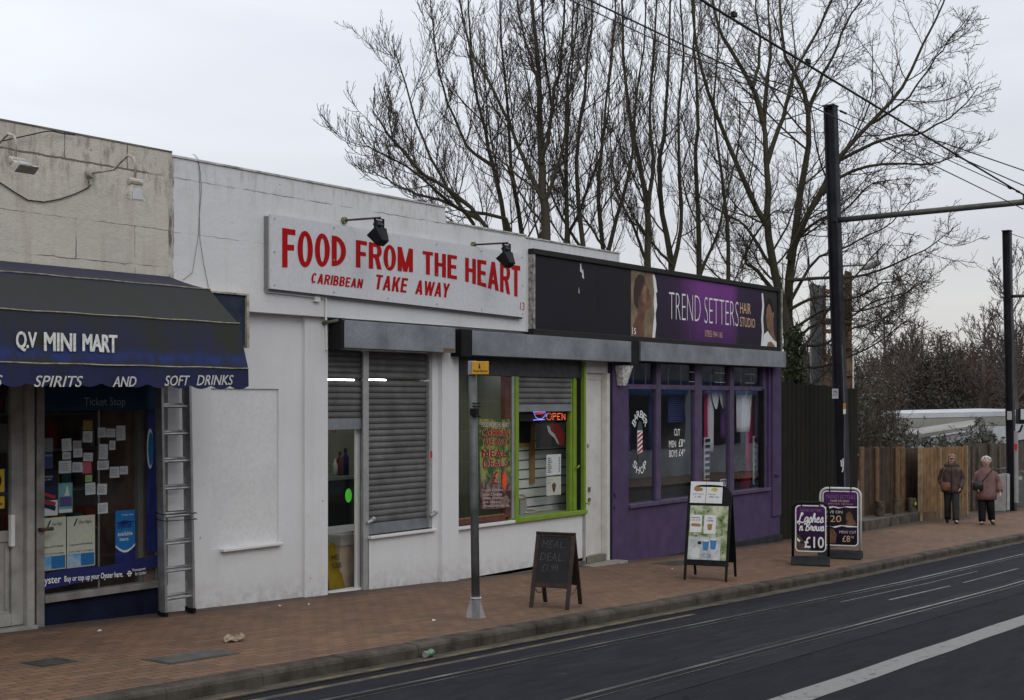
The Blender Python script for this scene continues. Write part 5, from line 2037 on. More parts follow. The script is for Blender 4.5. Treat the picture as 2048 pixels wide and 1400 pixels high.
# barber pole transfer on the glass
mb = MB()
c_ = at_y(1280, 885, yG)
hw = at_y(1285, 885, yG)[0] - c_[0]
zt_, zb_ = at_y(1280, 861, yG)[2], at_y(1280, 908, yG)[2]
mb.mi = 0
mb.prism_xz([(c_[0] - hw, zb_), (c_[0] + hw, zb_), (c_[0] + hw, zt_), (c_[0] - hw, zt_)], yG - .001, yG + .002)
mb.mi = 1
nS = 5
H = zt_ - zb_
for i in range(-1, nS):
 z0 = zb_ + H * i / nS
 lo, hi = z0, z0 + H / nS * .5
 pts = []
 for (xx, dz) in ((-hw, 0), (hw, H / nS * 1.0)):
  pts.append((c_[0] + xx, min(zt_, max(zb_, lo + dz)), min(zt_, max(zb_, hi + dz))))
 if pts[1][2] - pts[1][1] < 1e-4 and pts[0][2] - pts[0][1] < 1e-4:
  continue
 mb.add([(pts[0][0], yG - .0025, pts[0][1]), (pts[1][0], yG - .0025, pts[1][1]), (pts[1][0], yG - .0025, pts[1][2]), (pts[0][0], yG - .0025, pts[0][2])], [(0, 1, 2, 3)])
mb.mi = 2
dz = .15
mb.prism_xz([(c_[0] - hw * 1.1, zt_), (c_[0] + hw * 1.1, zt_), (c_[0] + hw * .6, zt_ + dz * .8), (c_[0], zt_ + dz), (c_[0] - hw * .6, zt_ + dz * .8)], yG - .001, yG + .002)
mb.prism_xz([(c_[0] + hw * 1.1, zb_), (c_[0] - hw * 1.1, zb_), (c_[0] - hw * .6, zb_ - dz * .8), (c_[0], zb_ - dz), (c_[0] + hw * .6, zb_ - dz * .8)], yG - .001, yG + .002)
mb.build('barber_pole_transfer', [VINYL, mat_flat('barber_red', (.32, .015, .04)), mat_flat('barber_grey', (.05, .08, .085))], wf)
# dim blue upright letters, blinds, curtains, sunglass stands, cards
t = thing('blue_letter_sign', 'dim dark blue upright letter strip in the first salon window', 'sign', (8.7, .2, .9))
q0, q1 = at_y(1255, 935, .2), at_y(1263, 855, .2)
mb = MB()
mb.box(q0[0], q1[0], .2, .21, at_y(1255, 958, .2)[2], q1[2])
mb.build('panel', mat_flat('letter_navy', (.012, .014, .045), .5), t)
mb = MB()
for i, ch in enumerate('FES'):
 z1_ = q1[2] - .06 - i * .25
 put_text(mb, ch, q0[0] + .04, q1[0] - .04, z1_ - .17, z1_, .1975, .02)
mb.build('lettering', mat_flat('letter_blue', (.04, .07, .26), .5), t)
BLUE_BLIND = mat_flat('blue_blind', (.07, .085, .24), .6)
t = thing('window_blind', 'pale blue slatted blind in the upper second salon window', 'blind', (10.4, .3, 1.9))
A, B = at_y(1337, 800, .3), at_y(1388, 800, .3)
mb = MB()
for i in range(17):
 z = 1.83 + i * .032
 mb.hexa([(A[0], .30, z), (B[0], .30, z), (B[0], .322, z + .018), (A[0], .322, z + .018), (A[0], .30, z + .003), (B[0], .30, z + .003), (B[0], .322, z + .021), (A[0], .322, z + .021)])
mb.build('slats', BLUE_BLIND, t)
mb = MB()
mb.box(A[0], B[0], .295, .33, 2.38, 2.42)
mb.build('head_rail', ALU, t)
t = thing('blue_drape', 'dark blue hanging drape at the right of the first salon window', 'drape', (9.4, .35, 1.2))
mb = MB()
A, B = at_y(1298, 800, .35)[0], at_y(1317, 800, .35)[0]
rg = []
for z in (1.25, 1.8, 2.4):
 rg.append([(A + (B - A) * i / 12, .35 + .025 * math.sin(i * 1.8 + z), z) for i in range(13)] + [(A + (B - A) * i / 12, .36 + .025 * math.sin(i * 1.8 + z), z) for i in range(12, -1, -1)])
mb.rings(rg)
mb.build('fabric', mat_flat('drape_blue', (.035, .06, .19), .8), t, smooth=True)

def curtain(name, label, px0, px1, z0, z1, y, m, cat='curtain', group='curtains in the salon windows', taper=0.0):
 A, B = at_y(px0, 800, y)[0], at_y(px1, 800, y)[0]
 t = thing(name, label, cat, ((A + B) / 2, y, z0), group)
 mb = MB()
 rg = []
 n_ = 22
 for k in range(7):
  w = k / 6
  z = z0 + (z1 - z0) * w
  sh = taper * (1 - w)
  pts = [(A + sh + (B - A) * i / n_ * (1 - .25 * (1 - w)), y + .028 * math.sin(i * 1.35 + .6 * w) * (1.1 - .4 * w), z) for i in range(n_ + 1)]
  rg.append(pts + [(a, b + .008, c) for a, b, c in reversed(pts)])
 mb.rings(rg)
 mb.build('fabric', m, t, smooth=True)

PINK = mat_flat('pink_curtain', (.50, .025, .13), .8)
VOILE = mat_flat('white_voile', (.80, .79, .82), .8)
LILAC = mat_flat('lilac_curtain', (.18, .07, .25), .8)
curtain('curtain', 'narrow pink curtain at the left of the third salon window', 1410, 1418, .62, 2.36, .30, PINK)
curtain('curtain', 'narrow white voile curtain beside the left pink one', 1417, 1426, 1.3, 2.36, .27, VOILE)
curtain('curtain', 'lilac drape hanging at the back of the third salon window', 1442, 1462, 1.5, 2.36, .42, LILAC)
curtain('curtain', 'wide white voile half curtain in the fourth salon window', 1474, 1503, 1.62, 2.36, .26, VOILE)
curtain('curtain', 'pink curtain in the middle of the fourth salon window', 1497, 1511, .62, 2.36, .34, PINK, taper=-.15)
curtain('curtain', 'white voile strip at the right of the fourth salon window', 1512, 1519, 1.4, 2.36, .28, VOILE)
curtain('curtain', 'plum curtain at the far right of the fourth salon window', 1517, 1530, .9, 2.36, .36, LILAC)
t = thing('swag', 'white draped pelmet swags across the third salon window', 'swag', (11.8, .25, 2.1), 'curtains in the salon windows')
A, B = at_y(1422, 780, .24)[0], at_y(1462, 780, .24)[0]
mb = MB()
for k in range(3):
 a, b = A + (B - A) * k / 3, A + (B - A) * (k + 1.15) / 3
 rg = []
 for j in range(6):
  w = j / 5
  pts = [(a + (b - a) * i / 10, .24 - .02 * math.sin(math.pi * i / 10) - .015 * k + .01 * math.sin(w * 12), 2.36 - w * .30 * math.sin(math.pi * i / 10) ** .8 - .02 * w) for i in range(11)]
  rg.append(pts)
 vs = [p for r_ in rg for p in r_]
 mb.add(vs, [(r_ * 11 + i, r_ * 11 + i + 1, (r_ + 1) * 11 + i + 1, (r_ + 1) * 11 + i) for r_ in range(5) for i in range(10)])
mb.build('fabric', VOILE, t, smooth=True)

def shades_stand(label, px0, px1, pt, pb, cols):
 A, B = at_y(px0, pb, .2), at_y(px1, pt, .2)
 t = thing('sunglasses_stand', label, 'display stand', ((A[0] + B[0]) / 2, .2, A[2]), 'sunglasses stands in the salon window')
 x0, x1, z0, z1 = A[0], B[0], A[2], at_y(px0, pt, .2)[2]
 mb = MB()
 mb.box(x0, x1, .22, .235, z0, z1)
 mb.build('board', PAPER, t)
 n_ = 7
 lens = MB()
 for k in range(n_):
  z = z0 + (z1 - z0) * (k + .5) / n_
  h = (z1 - z0) / n_
  for c in range(cols):
   xm = x0 + (x1 - x0) * (c + .5) / cols
   w = (x1 - x0) / cols
   for s_ in (-1, 1):
    lens.prism_xz([(xm + s_ * w * .22 + w * .20 * math.cos(q), z + h * .30 * math.sin(q)) for q in np.linspace(0, 2 * math.pi, 10, endpoint=False)], .195, .212)
   lens.box(xm - w * .06, xm + w * .06, .198, .21, z + h * .05, z + h * .12)
 lens.build('sunglasses', mat_flat('dark_lens', (.02, .025, .04), .25, .5), t)

shades_stand('narrow column of sunglasses on a board in the third salon window', 1411, 1421, 875, 960, 1)
shades_stand('broad rack of sunglasses in rows in the fourth salon window', 1509, 1529, 872, 969, 2)
t = thing('stylist_card', 'white card reading STYLIST WANTED low in the third salon window', 'card', (11.9, .12, .62))
A, B = at_y(1440, 982, .12), at_y(1466, 956, .12)
mb = MB()
mb.box(A[0], B[0], .12, .125, .60, B[2])
mb.build('sheet', PAPER, t)
mb = MB()
hh = B[2] - .60
put_text(mb, 'STYLIST', A[0] + .03, B[0] - .03, .60 + hh * .56, .60 + hh * .92, .1165, .01)
put_text(mb, 'WANTED', A[0] + .03, B[0] - .03, .60 + hh * .1, .60 + hh * .46, .1165, .01)
mb.build('lettering', INK, t)
t = thing('potted_plant', 'small dark plant in a red pot in the fourth salon window', 'potted plant', (12.75, .3, .6))
q = at_y(1487, 965, .3)
mb = MB()
mb.tube([(q[0], .3, .592), (q[0], .3, .85)], [.10, .15], 12)
mb.build('pot', mat_flat('red_pot', (.20, .012, .03), .5), t)
mb = MB()
random.seed(11)
for _ in range(60):
 a, r_, z = random.uniform(0, 6.28), random.uniform(.02, .2), random.uniform(.85, 1.08)
 x, y = q[0] + r_ * math.cos(a), .3 + r_ * .6 * math.sin(a)
 mb.quad((x, y, z), (x + .03, y + .01, z + .02), (x + .01, y - .01, z + .06), (x - .02, y, z + .03))
mb.build('foliage', mat_flat('plant_dark', (.04, .06, .035), .6), t)

# ------------------------------------------------------------------ salon sign
ss = thing('salon_sign', 'long dark framed purple sign reading TREND SETTERS HAIR STUDIO', 'sign', (9.7, -.2, 3.1))
yP = -.165
sx0, sx1 = at_y(1066, 600, yP)[0], at_y(1557, 640, yP)[0]
z0, z1 = 3.10, 4.21
FR = mat('black_sign_frame', (.016, .016, .017), .6, .12, var=.3, scale=8, col2=(.035, .033, .03))
mb = MB()
mb.box(sx0 - .03, sx1 + .03, -.20, -.101, z1 - .03, z1 + .05)
mb.box(sx0 - .03, sx1 + .03, -.20, -.101, z0 - .03, z0 + .07)
mb.box(sx1 - .06, sx1 + .031, -.199, -.101, z0 + .071, z1 - .031)
fr = mb.build('frame', FR, ss, bevel=.01)
ORG[fr] = ORG[ss]
mat('peeling_white_edge', (.36, .345, .32), .8, .2, var=.4, scale=20, col2=(.05, .046, .042))
mb = MB()
mb.box(sx0 - .02, sx0 + .02, -.19, -.101, z0 + .071, z1 - .031)
mb.build('edge_trim', MATS['peeling_white_edge'], fr)
mb = MB()
mb.box(sx1 + .0315, sx1 + .06, -.22, -.101, z0, z1 + .03)
mb.build('edge_trim', MATS['peeling_white_edge'], fr)
mb = MB()
mb.box(sx0 + .021, sx1 - .061, -.145, -.102, z0 + .071, z1 - .031)
mb.build('backing', BLACK, ss)
# panels: blank dark one, portrait, purple with a lighter middle, second portrait
pz0, pz1 = z0 + .072, z1 - .032
xs = [sx0 + .022] + [at_y(p_, 620, yP)[0] for p_ in (1262, 1309, 1524)] + [sx1 - .062]
BLANK = mat('blank_panel', (.010, .0095, .014), .5, .12, var=.35, scale=1.6, col2=(.020, .018, .027))
mb = MB()
xm = (xs[0] + xs[1]) / 2 + .35
mb.box(xs[0], xm - .002, yP, -.146, pz0, pz1)
mb.box(xm + .002, xs[1] - .004, yP, -.146, pz0, pz1)
mb.build('blank_panel', BLANK, ss)
mb = MB()
mb.mi = 0
for (a, b) in ((1162, 536), (1166, 548)):
 q = at_y(a, b, yP - .003)
 mb.prism_xz([(q[0] - .02, q[2] - .05), (q[0] + .03, q[2] - .07), (q[0] + .0, q[2] + .07), (q[0] - .02, q[2] + .05)], yP - .003, yP - .001)
q = at_y(1158, 580, yP - .003)
mb.prism_xz([(q[0] - .01, q[2] - .04), (q[0] + .01, q[2] - .05), (q[0] + .0, q[2] + .04)], yP - .003, yP - .001)
mb.build('paint_scrape', PAPER, ss)

def mat_sign_purple():
 m, nt, b = _new('sign_purple_print')
 p = _pos(nt)
 sep = nt.nodes.new('ShaderNodeSeparateXYZ')
 nt.links.new(p, sep.inputs[0])
 x0_, x1_ = at_y(1380, 620, yP)[0], at_y(1471, 620, yP)[0]
 n = _noise(nt, p, 3, 4)
 inside = _math(nt, 'MULTIPLY', _math(nt, 'DIVIDE', _math(nt, 'SUBTRACT', sep.outputs['X'], x0_ - .35), .7, None, True), _math(nt, 'DIVIDE', _math(nt, 'SUBTRACT', x1_ + .15, sep.outputs['X']), .3, None, True))
 g_ = nt.nodes.new('ShaderNodeMapRange')
 g_.inputs['From Min'].default_value = pz0
 g_.inputs['From Max'].default_value = pz1
 nt.links.new(sep.outputs['Z'], g_.inputs['Value'])
 gx = nt.nodes.new('ShaderNodeMapRange')
 gx.inputs['From Min'].default_value = xs[2]
 gx.inputs['From Max'].default_value = x0_ + .4
 nt.links.new(sep.outputs['X'], gx.inputs['Value'])
 outer = _mix(nt, gx.outputs[0], (.022, .016, .032), _mix(nt, g_.outputs[0], (.032, .016, .048), (.075, .024, .10)))
 gr_ = _math(nt, 'GREATER_THAN', sep.outputs['X'], x1_)
 outer = _mix(nt, gr_, outer, _mix(nt, g_.outputs[0], (.022, .015, .032), (.040, .022, .055)))
 inner = _mix(nt, g_.outputs[0], (.075, .022, .11), (.20, .045, .26))
 c = _mix(nt, inside, outer, inner)
 c = _mix(nt, 1.0, c, _ramp(nt, n, .3, .7, (.92, .92, .92, 1), (1.08, 1.08, 1.08, 1)), 'MULTIPLY')
 nt.links.new(c, b.inputs['Base Color'])
 b.inputs['Roughness'].default_value = .45
 b.inputs['Specular IOR Level'].default_value = .12
 return m

mb = MB()
mb.box(xs[2] + .001, xs[3], yP, -.146, pz0, pz1)
mb.build('purple_panel', mat_sign_purple(), ss)
SAND = mat('portrait_ground', (.22, .16, .095), .5, .3, var=.3, scale=4)
mb = MB()
mb.box(xs[1], xs[2], yP, -.146, pz0, pz1)
mb.build('portrait_panel', SAND, ss)
SKIN1 = mat('print_skin_brown', (.155, .070, .040), .5, .3, var=.35, scale=5, col2=(.075, .032, .02))
SKIN2 = mat('print_skin_light', (.27, .14, .085), .5, .3, var=.3, scale=5)
HAIRP = mat_flat('print_hair', (.022, .016, .014))

def sp(cx, cy):
 """photo crop (3.79x) -> point on the sign face"""
 q_ = at_y(1040 + cx / 3.7926, 480 + cy / 3.7926, yP - .004)
 return (q_[0], q_[2])

mb = MB()
layers = [
 (0, [(862, 735), (858, 650), (880, 600), (895, 560), (900, 480), (895, 440), (905, 400), (930, 340), (945, 300), (958, 330), (968, 360), (984, 385), (978, 400), (992, 420), (988, 432), (996, 445), (994, 462), (1003, 480), (996, 510), (962, 530), (950, 570), (938, 620), (945, 700), (942, 735)]),
 (1, [(866, 480), (863, 380), (875, 300), (900, 262), (925, 262), (945, 285), (948, 315), (932, 350), (918, 395), (905, 420), (897, 450), (898, 510), (890, 520)]),
 (2, [(925, 400), (945, 350), (958, 345), (960, 420), (950, 480), (930, 470)]),
 (0, [(905, 420), (916, 415), (920, 445), (930, 470), (924, 487), (912, 478), (904, 450)]),
]
for k, (mi, pts) in enumerate(layers):
 mb.mi = mi
 P_ = [sp(a, b) for a, b in pts]
 ar = sum(P_[i][0] * P_[(i + 1) % len(P_)][1] - P_[(i + 1) % len(P_)][0] * P_[i][1] for i in range(len(P_)))
 if ar < 0:
  P_ = P_[::-1]
 mb.prism_xz(P_, yP - .0022 - .0012 * k, yP - .001)
mb.mi = 3
wpts = [sp(a, b) for a, b in [(1005, 740), (1012, 640), (1022, 560), (1014, 480), (1020, 400), (1008, 265), (1020, 265), (1030, 300), (1042, 395), (1032, 400), (1040, 500), (1028, 560), (1034, 640), (1024, 740)]]
mb.prism_xz(wpts[::-1] if sum(wpts[i][0] * wpts[(i + 1) % len(wpts)][1] - wpts[(i + 1) % len(wpts)][0] * wpts[i][1] for i in range(len(wpts))) < 0 else wpts, yP - .004, yP - .0005)
mb.build('man_portrait', [SKIN1, mat_flat('print_shaved_hair', (.045, .03, .024)), SKIN2, VINYL], ss)
mb = MB()
mb.box(xs[3] + .001, xs[4], yP, -.146, pz0, pz1)
mb.build('portrait_panel', mat_flat('portrait_grey', (.035, .034, .036), .5), ss)
mb = MB()
layers = [
 (1, [(1862, 560), (1858, 500), (1875, 450), (1900, 445), (1918, 480), (1925, 560), (1910, 600)]),
 (0, [(1872, 640), (1868, 590), (1872, 520), (1885, 485), (1900, 490), (1915, 540), (1920, 600), (1925, 700), (1945, 770), (1900, 760), (1895, 690), (1880, 680)]),
 (1, [(1870, 500), (1890, 440), (1910, 450), (1924, 520), (1922, 590), (1912, 560), (1902, 500), (1888, 482)]),
 (3, [(1840, 815), (1852, 715), (1880, 690), (1895, 720), (1925, 760), (1946, 775), (1946, 815)]),
 (0, [(1870, 815), (1880, 775), (1905, 770), (1930, 800), (1935, 815)]),
 (3, [(1828, 810), (1836, 700), (1830, 600), (1838, 500), (1832, 405), (1842, 405), (1850, 500), (1842, 600), (1848, 690), (1840, 810)]),
 (0, [(1910, 560), (1922, 545), (1924, 580), (1916, 600)]),
]
for k, (mi, pts) in enumerate(layers):
 mb.mi = mi
 P_ = [sp(a, b) for a, b in pts]
 ar = sum(P_[i][0] * P_[(i + 1) % len(P_)][1] - P_[(i + 1) % len(P_)][0] * P_[i][1] for i in range(len(P_)))
 if ar < 0:
  P_ = P_[::-1]
 mb.prism_xz(P_, yP - .0022 - .0012 * k, yP - .001)
mb.build('woman_portrait', [SKIN2, HAIRP, SKIN1, VINYL], ss)
mb = MB()

def st(s, l, r_, tl, tr, bl, br, bold):
 a0, a1 = at_y(l, bl, yP - .0035), at_y(l, tl, yP - .0035)
 c0_, c1_ = at_y(r_, br, yP - .0035), at_y(r_, tr, yP - .0035)
 put_text(mb, s, a0[0], c0_[0], 0, 0, yP - .0035, bold, 0, 1, (a0[2], c0_[2], a1[2], c1_[2]))

st('TREND', 1338, 1401, 584, 592, 637.5, 643, -.022)
st('SETTERS', 1409, 1477, 593.5, 604, 646, 653, -.022)
st('15', 1264.6, 1272, 654, 657, 668, 669, .01)
mb.mi = 1
st('HAIR', 1480, 1501.5, 605, 607.5, 626.5, 628, .0)
st('STUDIO', 1480, 1510, 633, 638, 653, 656, .0)
st('07853 944 165', 1410, 1445, 660, 664.5, 673, 675.5, -.005)
mb.build('lettering', [VINYL, mat_flat('peach_vinyl', (.72, .46, .30), .6)], ss)
mb = MB()
for (a, b, c_, d_) in ((1290, 300, 1268, 775), (1632, 360, 1628, 800)):
 p0, p1 = sp(a, b), sp(c_, d_)
 mb.box(p0[0] - .006, p0[0] + .006, yP - .0022, yP - .0008, pz0 + .01, pz1 - .01)
mb.build('panel_seam', mat_flat('seam_grey', (.11, .09, .12)), ss)
# ------------------------------------------------------------------ street furniture
def frame_from(left, right, tilt=0.0):
 """local frame: x from left foot to right foot, y away from the viewer, z up; tilt leans the face back"""
 a, b = Vector((left[0], left[1], 0)), Vector((right[0], right[1], 0))
 w = (b - a).length
 ex = (b - a).normalized()
 ez = Vector((0, 0, 1))
 ey = ez.cross(ex)
 c = (a + b) / 2
 z = zg(c.x)
 M = Matrix(((ex.x, ey.x, 0, c.x), (ex.y, ey.y, 0, c.y), (0, 0, 1, z), (0, 0, 0, 1)))
 return M, w, (c.x, c.y, z)

def lean(M, deg):
 return M @ Matrix.Rotation(R(-deg), 4, 'X')

# sign post with little yellow tag
pb = ground(952, 1235)
pt = thing('sign_post', 'grey steel post with a small yellow sign standing near the kerb', 'sign post', pb)
POSTM = mat('weathered_post', (.115, .12, .122), .55, .4, metal=.3, var=.3, scale=5, fine=.12)
top = at_depth(945, 722, (pb[0] - CX) * fw[0] + (pb[1] - CY) * fw[1])
mb = MB()
mb.tube([(pb[0], pb[1], pb[2] - .02), (pb[0] * .5 + top[0] * .5, pb[1] * .5 + top[1] * .5, 1.2), top], .043, 14)
o = mb.build('pole', POSTM, pt, smooth=True)
mb = MB()
ex, ey = Vector((rt[0], rt[1], 0)), Vector((fw[0], fw[1], 0))
S0 = Vector(top)
M = Matrix(((ex.x, ey.x, 0, S0.x), (ex.y, ey.y, 0, S0.y), (0, 0, 1, S0.z), (0, 0, 0, 1)))
mb = MB(M)
mb.box(-.045, .045, -.05, .05, -.14, .0)
mb.build('bracket', GALV, pt, bevel=.006)
mb = MB(M)
mb.box(-.005, .165, -.075, -.055, -.135, -.005)
yp = mb.build('yellow_sign', mat('sign_yellow', (.62, .32, .02), .45, .4, var=.1, scale=9), pt, bevel=.004)
mb = MB(M)
put_text(mb, 'Raytime', .012, .152, -.118, -.088, -.0775, .02)
mb.prism_xz([(.06, -.075), (.085, -.075), (.078, -.06), (.074, -.025), (.066, -.03), (.064, -.055)], -.0775, -.0755)
mb.build('sign_print', INK, yp)
mb = MB()
zc = [(814, .05), (833, .05)]
for py, _ in ((806, 0), (812, 0), (832, 0)):
 z = CZ + (HZN - py) / FPX * ((pb[0] - CX) * fw[0] + (pb[1] - CY) * fw[1])
 mb.tube([(pb[0] + .052 * math.cos(q), pb[1] + .052 * math.sin(q), z + .008 * math.sin(q)) for q in np.linspace(0, 2 * math.pi, 17)], .006, 5, cap=False)
z = CZ + (HZN - 824) / FPX * 14.0
mb.box(pb[0] - .075, pb[0] - .02, pb[1] - .05, pb[1] + .02, z - .03, z + .04)
mb.build('clamp_bands', BLACK, pt)
t = thing('plastic_bag', 'clear plastic bag tied round the foot of the grey sign post', 'plastic bag', pb)
m_, nt, b = _new('clear_plastic')
b.inputs['Base Color'].default_value = (.6, .6, .66, 1)
b.inputs['Roughness'].default_value = .3
b.inputs['Alpha'].default_value = .28
BAGM = m_
mb = MB()
rg = []
for z, r_ in ((.003, .098), (.03, .092), (.10, .075), (.17, .055), (.205, .046), (.225, .060)):
 rg.append([(pb[0] + r_ * (1 + .16 * math.sin(3 * q + 9 * z)) * math.cos(q), pb[1] + r_ * (1 + .16 * math.sin(3 * q + 9 * z)) * math.sin(q), pb[2] + z) for q in np.linspace(0, 2 * math.pi, 24, endpoint=False)])
mb.rings(rg, False)
mb.build('sheet', BAGM, t, smooth=True)
mb = MB()
mb.tube([(pb[0] + .049 * math.cos(q), pb[1] + .049 * math.sin(q), pb[2] + .2) for q in np.linspace(0, 2 * math.pi, 17)], .006, 5, cap=False)
mb.build('tie', PAPER, t)

# chalk board
WOODB = mat('dark_board_wood', (.040, .024, .019), .6, .3, var=.25, scale=14)
CHALKB = mat('chalk_blackboard', (.022, .021, .024), .8, .1, var=.35, scale=7, col2=(.036, .035, .038))
CHALK = mat('chalk', (.085, .085, .09), .95, .05, var=.5, scale=60, fine=.3, col2=(.05, .05, .055))
M, w, c = frame_from(ground(1063, 1215), ground(1133, 1220))
ab = thing('chalk_board', 'brown wooden A-frame chalkboard with faint chalk meal deal', 'pavement board', c)
Hb, HW = .83, w / 2 + .005
for side, dd in ((0, 0.0), (1, .44)):
 ang = -16 if side == 0 else 16
 MM = M @ Matrix.Translation((0, dd, 0)) @ Matrix.Rotation(R(ang), 4, 'X')
 for s_ in (-1, 1):
  mb = MB(MM)
  mb.box(s_ * HW - .022, s_ * HW + .022, -.012, .012, 0, Hb)
  mb.build('leg', WOODB, ab, bevel=.003)
 mb = MB(MM)
 mb.box(-HW + .0225, HW - .0225, -.0115, .0115, Hb - .05, Hb - .001)
 mb.build('frame_rail', WOODB, ab, bevel=.003)
 mb = MB(MM)
 mb.box(-HW + .0225, HW - .0225, -.0115, .0115, .225, .275)
 mb.build('frame_rail', WOODB, ab, bevel=.003)
 mb = MB(MM)
 mb.box(-HW + .0225, HW - .0225, -.004, .005, .276, Hb - .051)
 bd = mb.build('board', CHALKB, ab)
 if side == 0:
  mb = MB(MM)
  put_text(mb, 'MEAL', -.145, .10, .655, .735, -.0055, -.012, .12, 1.1)
  put_text(mb, 'DEAL', -.155, .09, .515, .60, -.0055, -.012, .12, 1.1)
  put_text(mb, '£1.99', -.125, .06, .40, .475, -.0055, -.012, .05)
  mb.box(.10, .135, -.0058, -.0045, .664, .668)
  mb.box(.095, .14, -.0058, -.0045, .525, .529)
  mb.build('chalk_writing', CHALK, bd)
mb = MB()
Pc = [M @ Vector((s_ * (HW - .02), y, z)) for s_ in (-1, 1) for y, z in ((.06, .2), (.14, .15), (.22, .135), (.30, .15), (.38, .2))]
for P_ in (Pc[:5], Pc[5:]):
 mb = MB()
 mb.tube(P_, .004, 5)
 mb.build('chain', mat_flat('dull_chain', (.06, .05, .045)), ab)

# menu A-board with the arched top
ABB = mat('black_board', (.010, .010, .011), .5, .14, var=.25, scale=9)
M, w, c = frame_from(ground(1366, 1159.2), ground(1455, 1164.5))
am = thing('menu_board', 'black arched A-frame menu board with pasted drink and food pictures', 'pavement board', c)
HW = w / 2
Hb = 1.29
for side, dd in ((0, 0.0), (1, .60)):
 ang = -14 if side == 0 else 14
 MM = M @ Matrix.Translation((0, dd, 0)) @ Matrix.Rotation(R(ang), 4, 'X')
 arch = [(-HW, .20), (HW, .20)] + [(HW * math.cos(q) ** .6 if math.cos(q) > 0 else 0, Hb - .16 + .16 * math.sin(q)) for q in np.linspace(0, math.pi / 2, 8)]
 arch += [(-x, z) for x, z in reversed(arch[2:-1])]
 mb = MB(MM)
 mb.prism_xz(arch, -.012, .012)
 mb.build('panel', ABB, am, bevel=.004)
 for s_ in (-1, 1):
  mb = MB(MM)
  mb.box(s_ * (HW - .022) - .016, s_ * (HW - .022) + .016, -.012, .012, 0, .199)
  mb.build('leg', ABB, am)
MM = M @ Matrix.Rotation(R(-14), 4, 'X')

def mat_leafprint():
 m, nt, b = _new('leaf_print')
 p = _pos(nt)
 n = _noise(nt, p, 7, 5, .65)
 c = _mix(nt, _ramp(nt, n, .38, .62), (.10, .16, .02), (.50, .52, .36))
 c = _mix(nt, _ramp(nt, _noise(nt, p, 19, 4, .6), .58, .66), c, (.05, .045, .02))
 nt.links.new(c, b.inputs['Base Color'])
 b.inputs['Roughness'].default_value = .35
 return m

mb = MB(MM)
px0, px1 = -HW + .045, HW - .035
mb.box(px0, px1, -.0155, -.0125, .275, 1.0)
pp = mb.build('poster', mat_leafprint(), am)
pale = mat('pale_drink_print', (.52, .52, .49), .4, .3, var=.3, scale=11, col2=(.30, .33, .36))
mb = MB(MM)
mb.box(px0 + .003, px1 - .08, -.0175, -.016, .278, .58)
mb.build('lower_print', pale, am)
mb = MB(MM)
for k, x in enumerate((-.015, .085)):
 x += .0
 zc_ = .40 + .02 * k
 mb.prism_xz([(x - .032, zc_), (x + .032, zc_), (x + .045, zc_ + .13), (x - .045, zc_ + .13)], -.0195, -.0178)
mb.mi = 1
for k, x in enumerate((-.015, .085)):
 zc_ = .53 + .02 * k
 mb.prism_xz([(x + .045 * math.cos(q), zc_ + .012 * math.sin(q)) for q in np.linspace(0, 2 * math.pi, 14, endpoint=False)], -.0205, -.0197)
mb.mi = 2
mb.prism_xz([(-.10 + .028 * math.cos(q), .50 + .022 * math.sin(q)) for q in np.linspace(0, 2 * math.pi, 14, endpoint=False)], -.0195, -.0178)
for k in range(9):
 a = k * .7
 mb.box(.0 + .055 * math.cos(a) - .012, .0 + .055 * math.cos(a) + .012, -.0193, -.0178, .33 + .022 * math.sin(a), .336 + .022 * math.sin(a))
mb.mi = 3
mb.prism_xz([(-.18, .30), (-.10, .29), (-.09, .42), (-.14, .44), (-.19, .42)], -.0186, -.0178)
mb.build('cups_print', [mat_flat('cup_blue', (.045, .20, .42)), PAPER, INK, mat_flat('sugar_white', (.60, .61, .62))], am)
TAN = mat_flat('bun_tan', (.34, .19, .08))
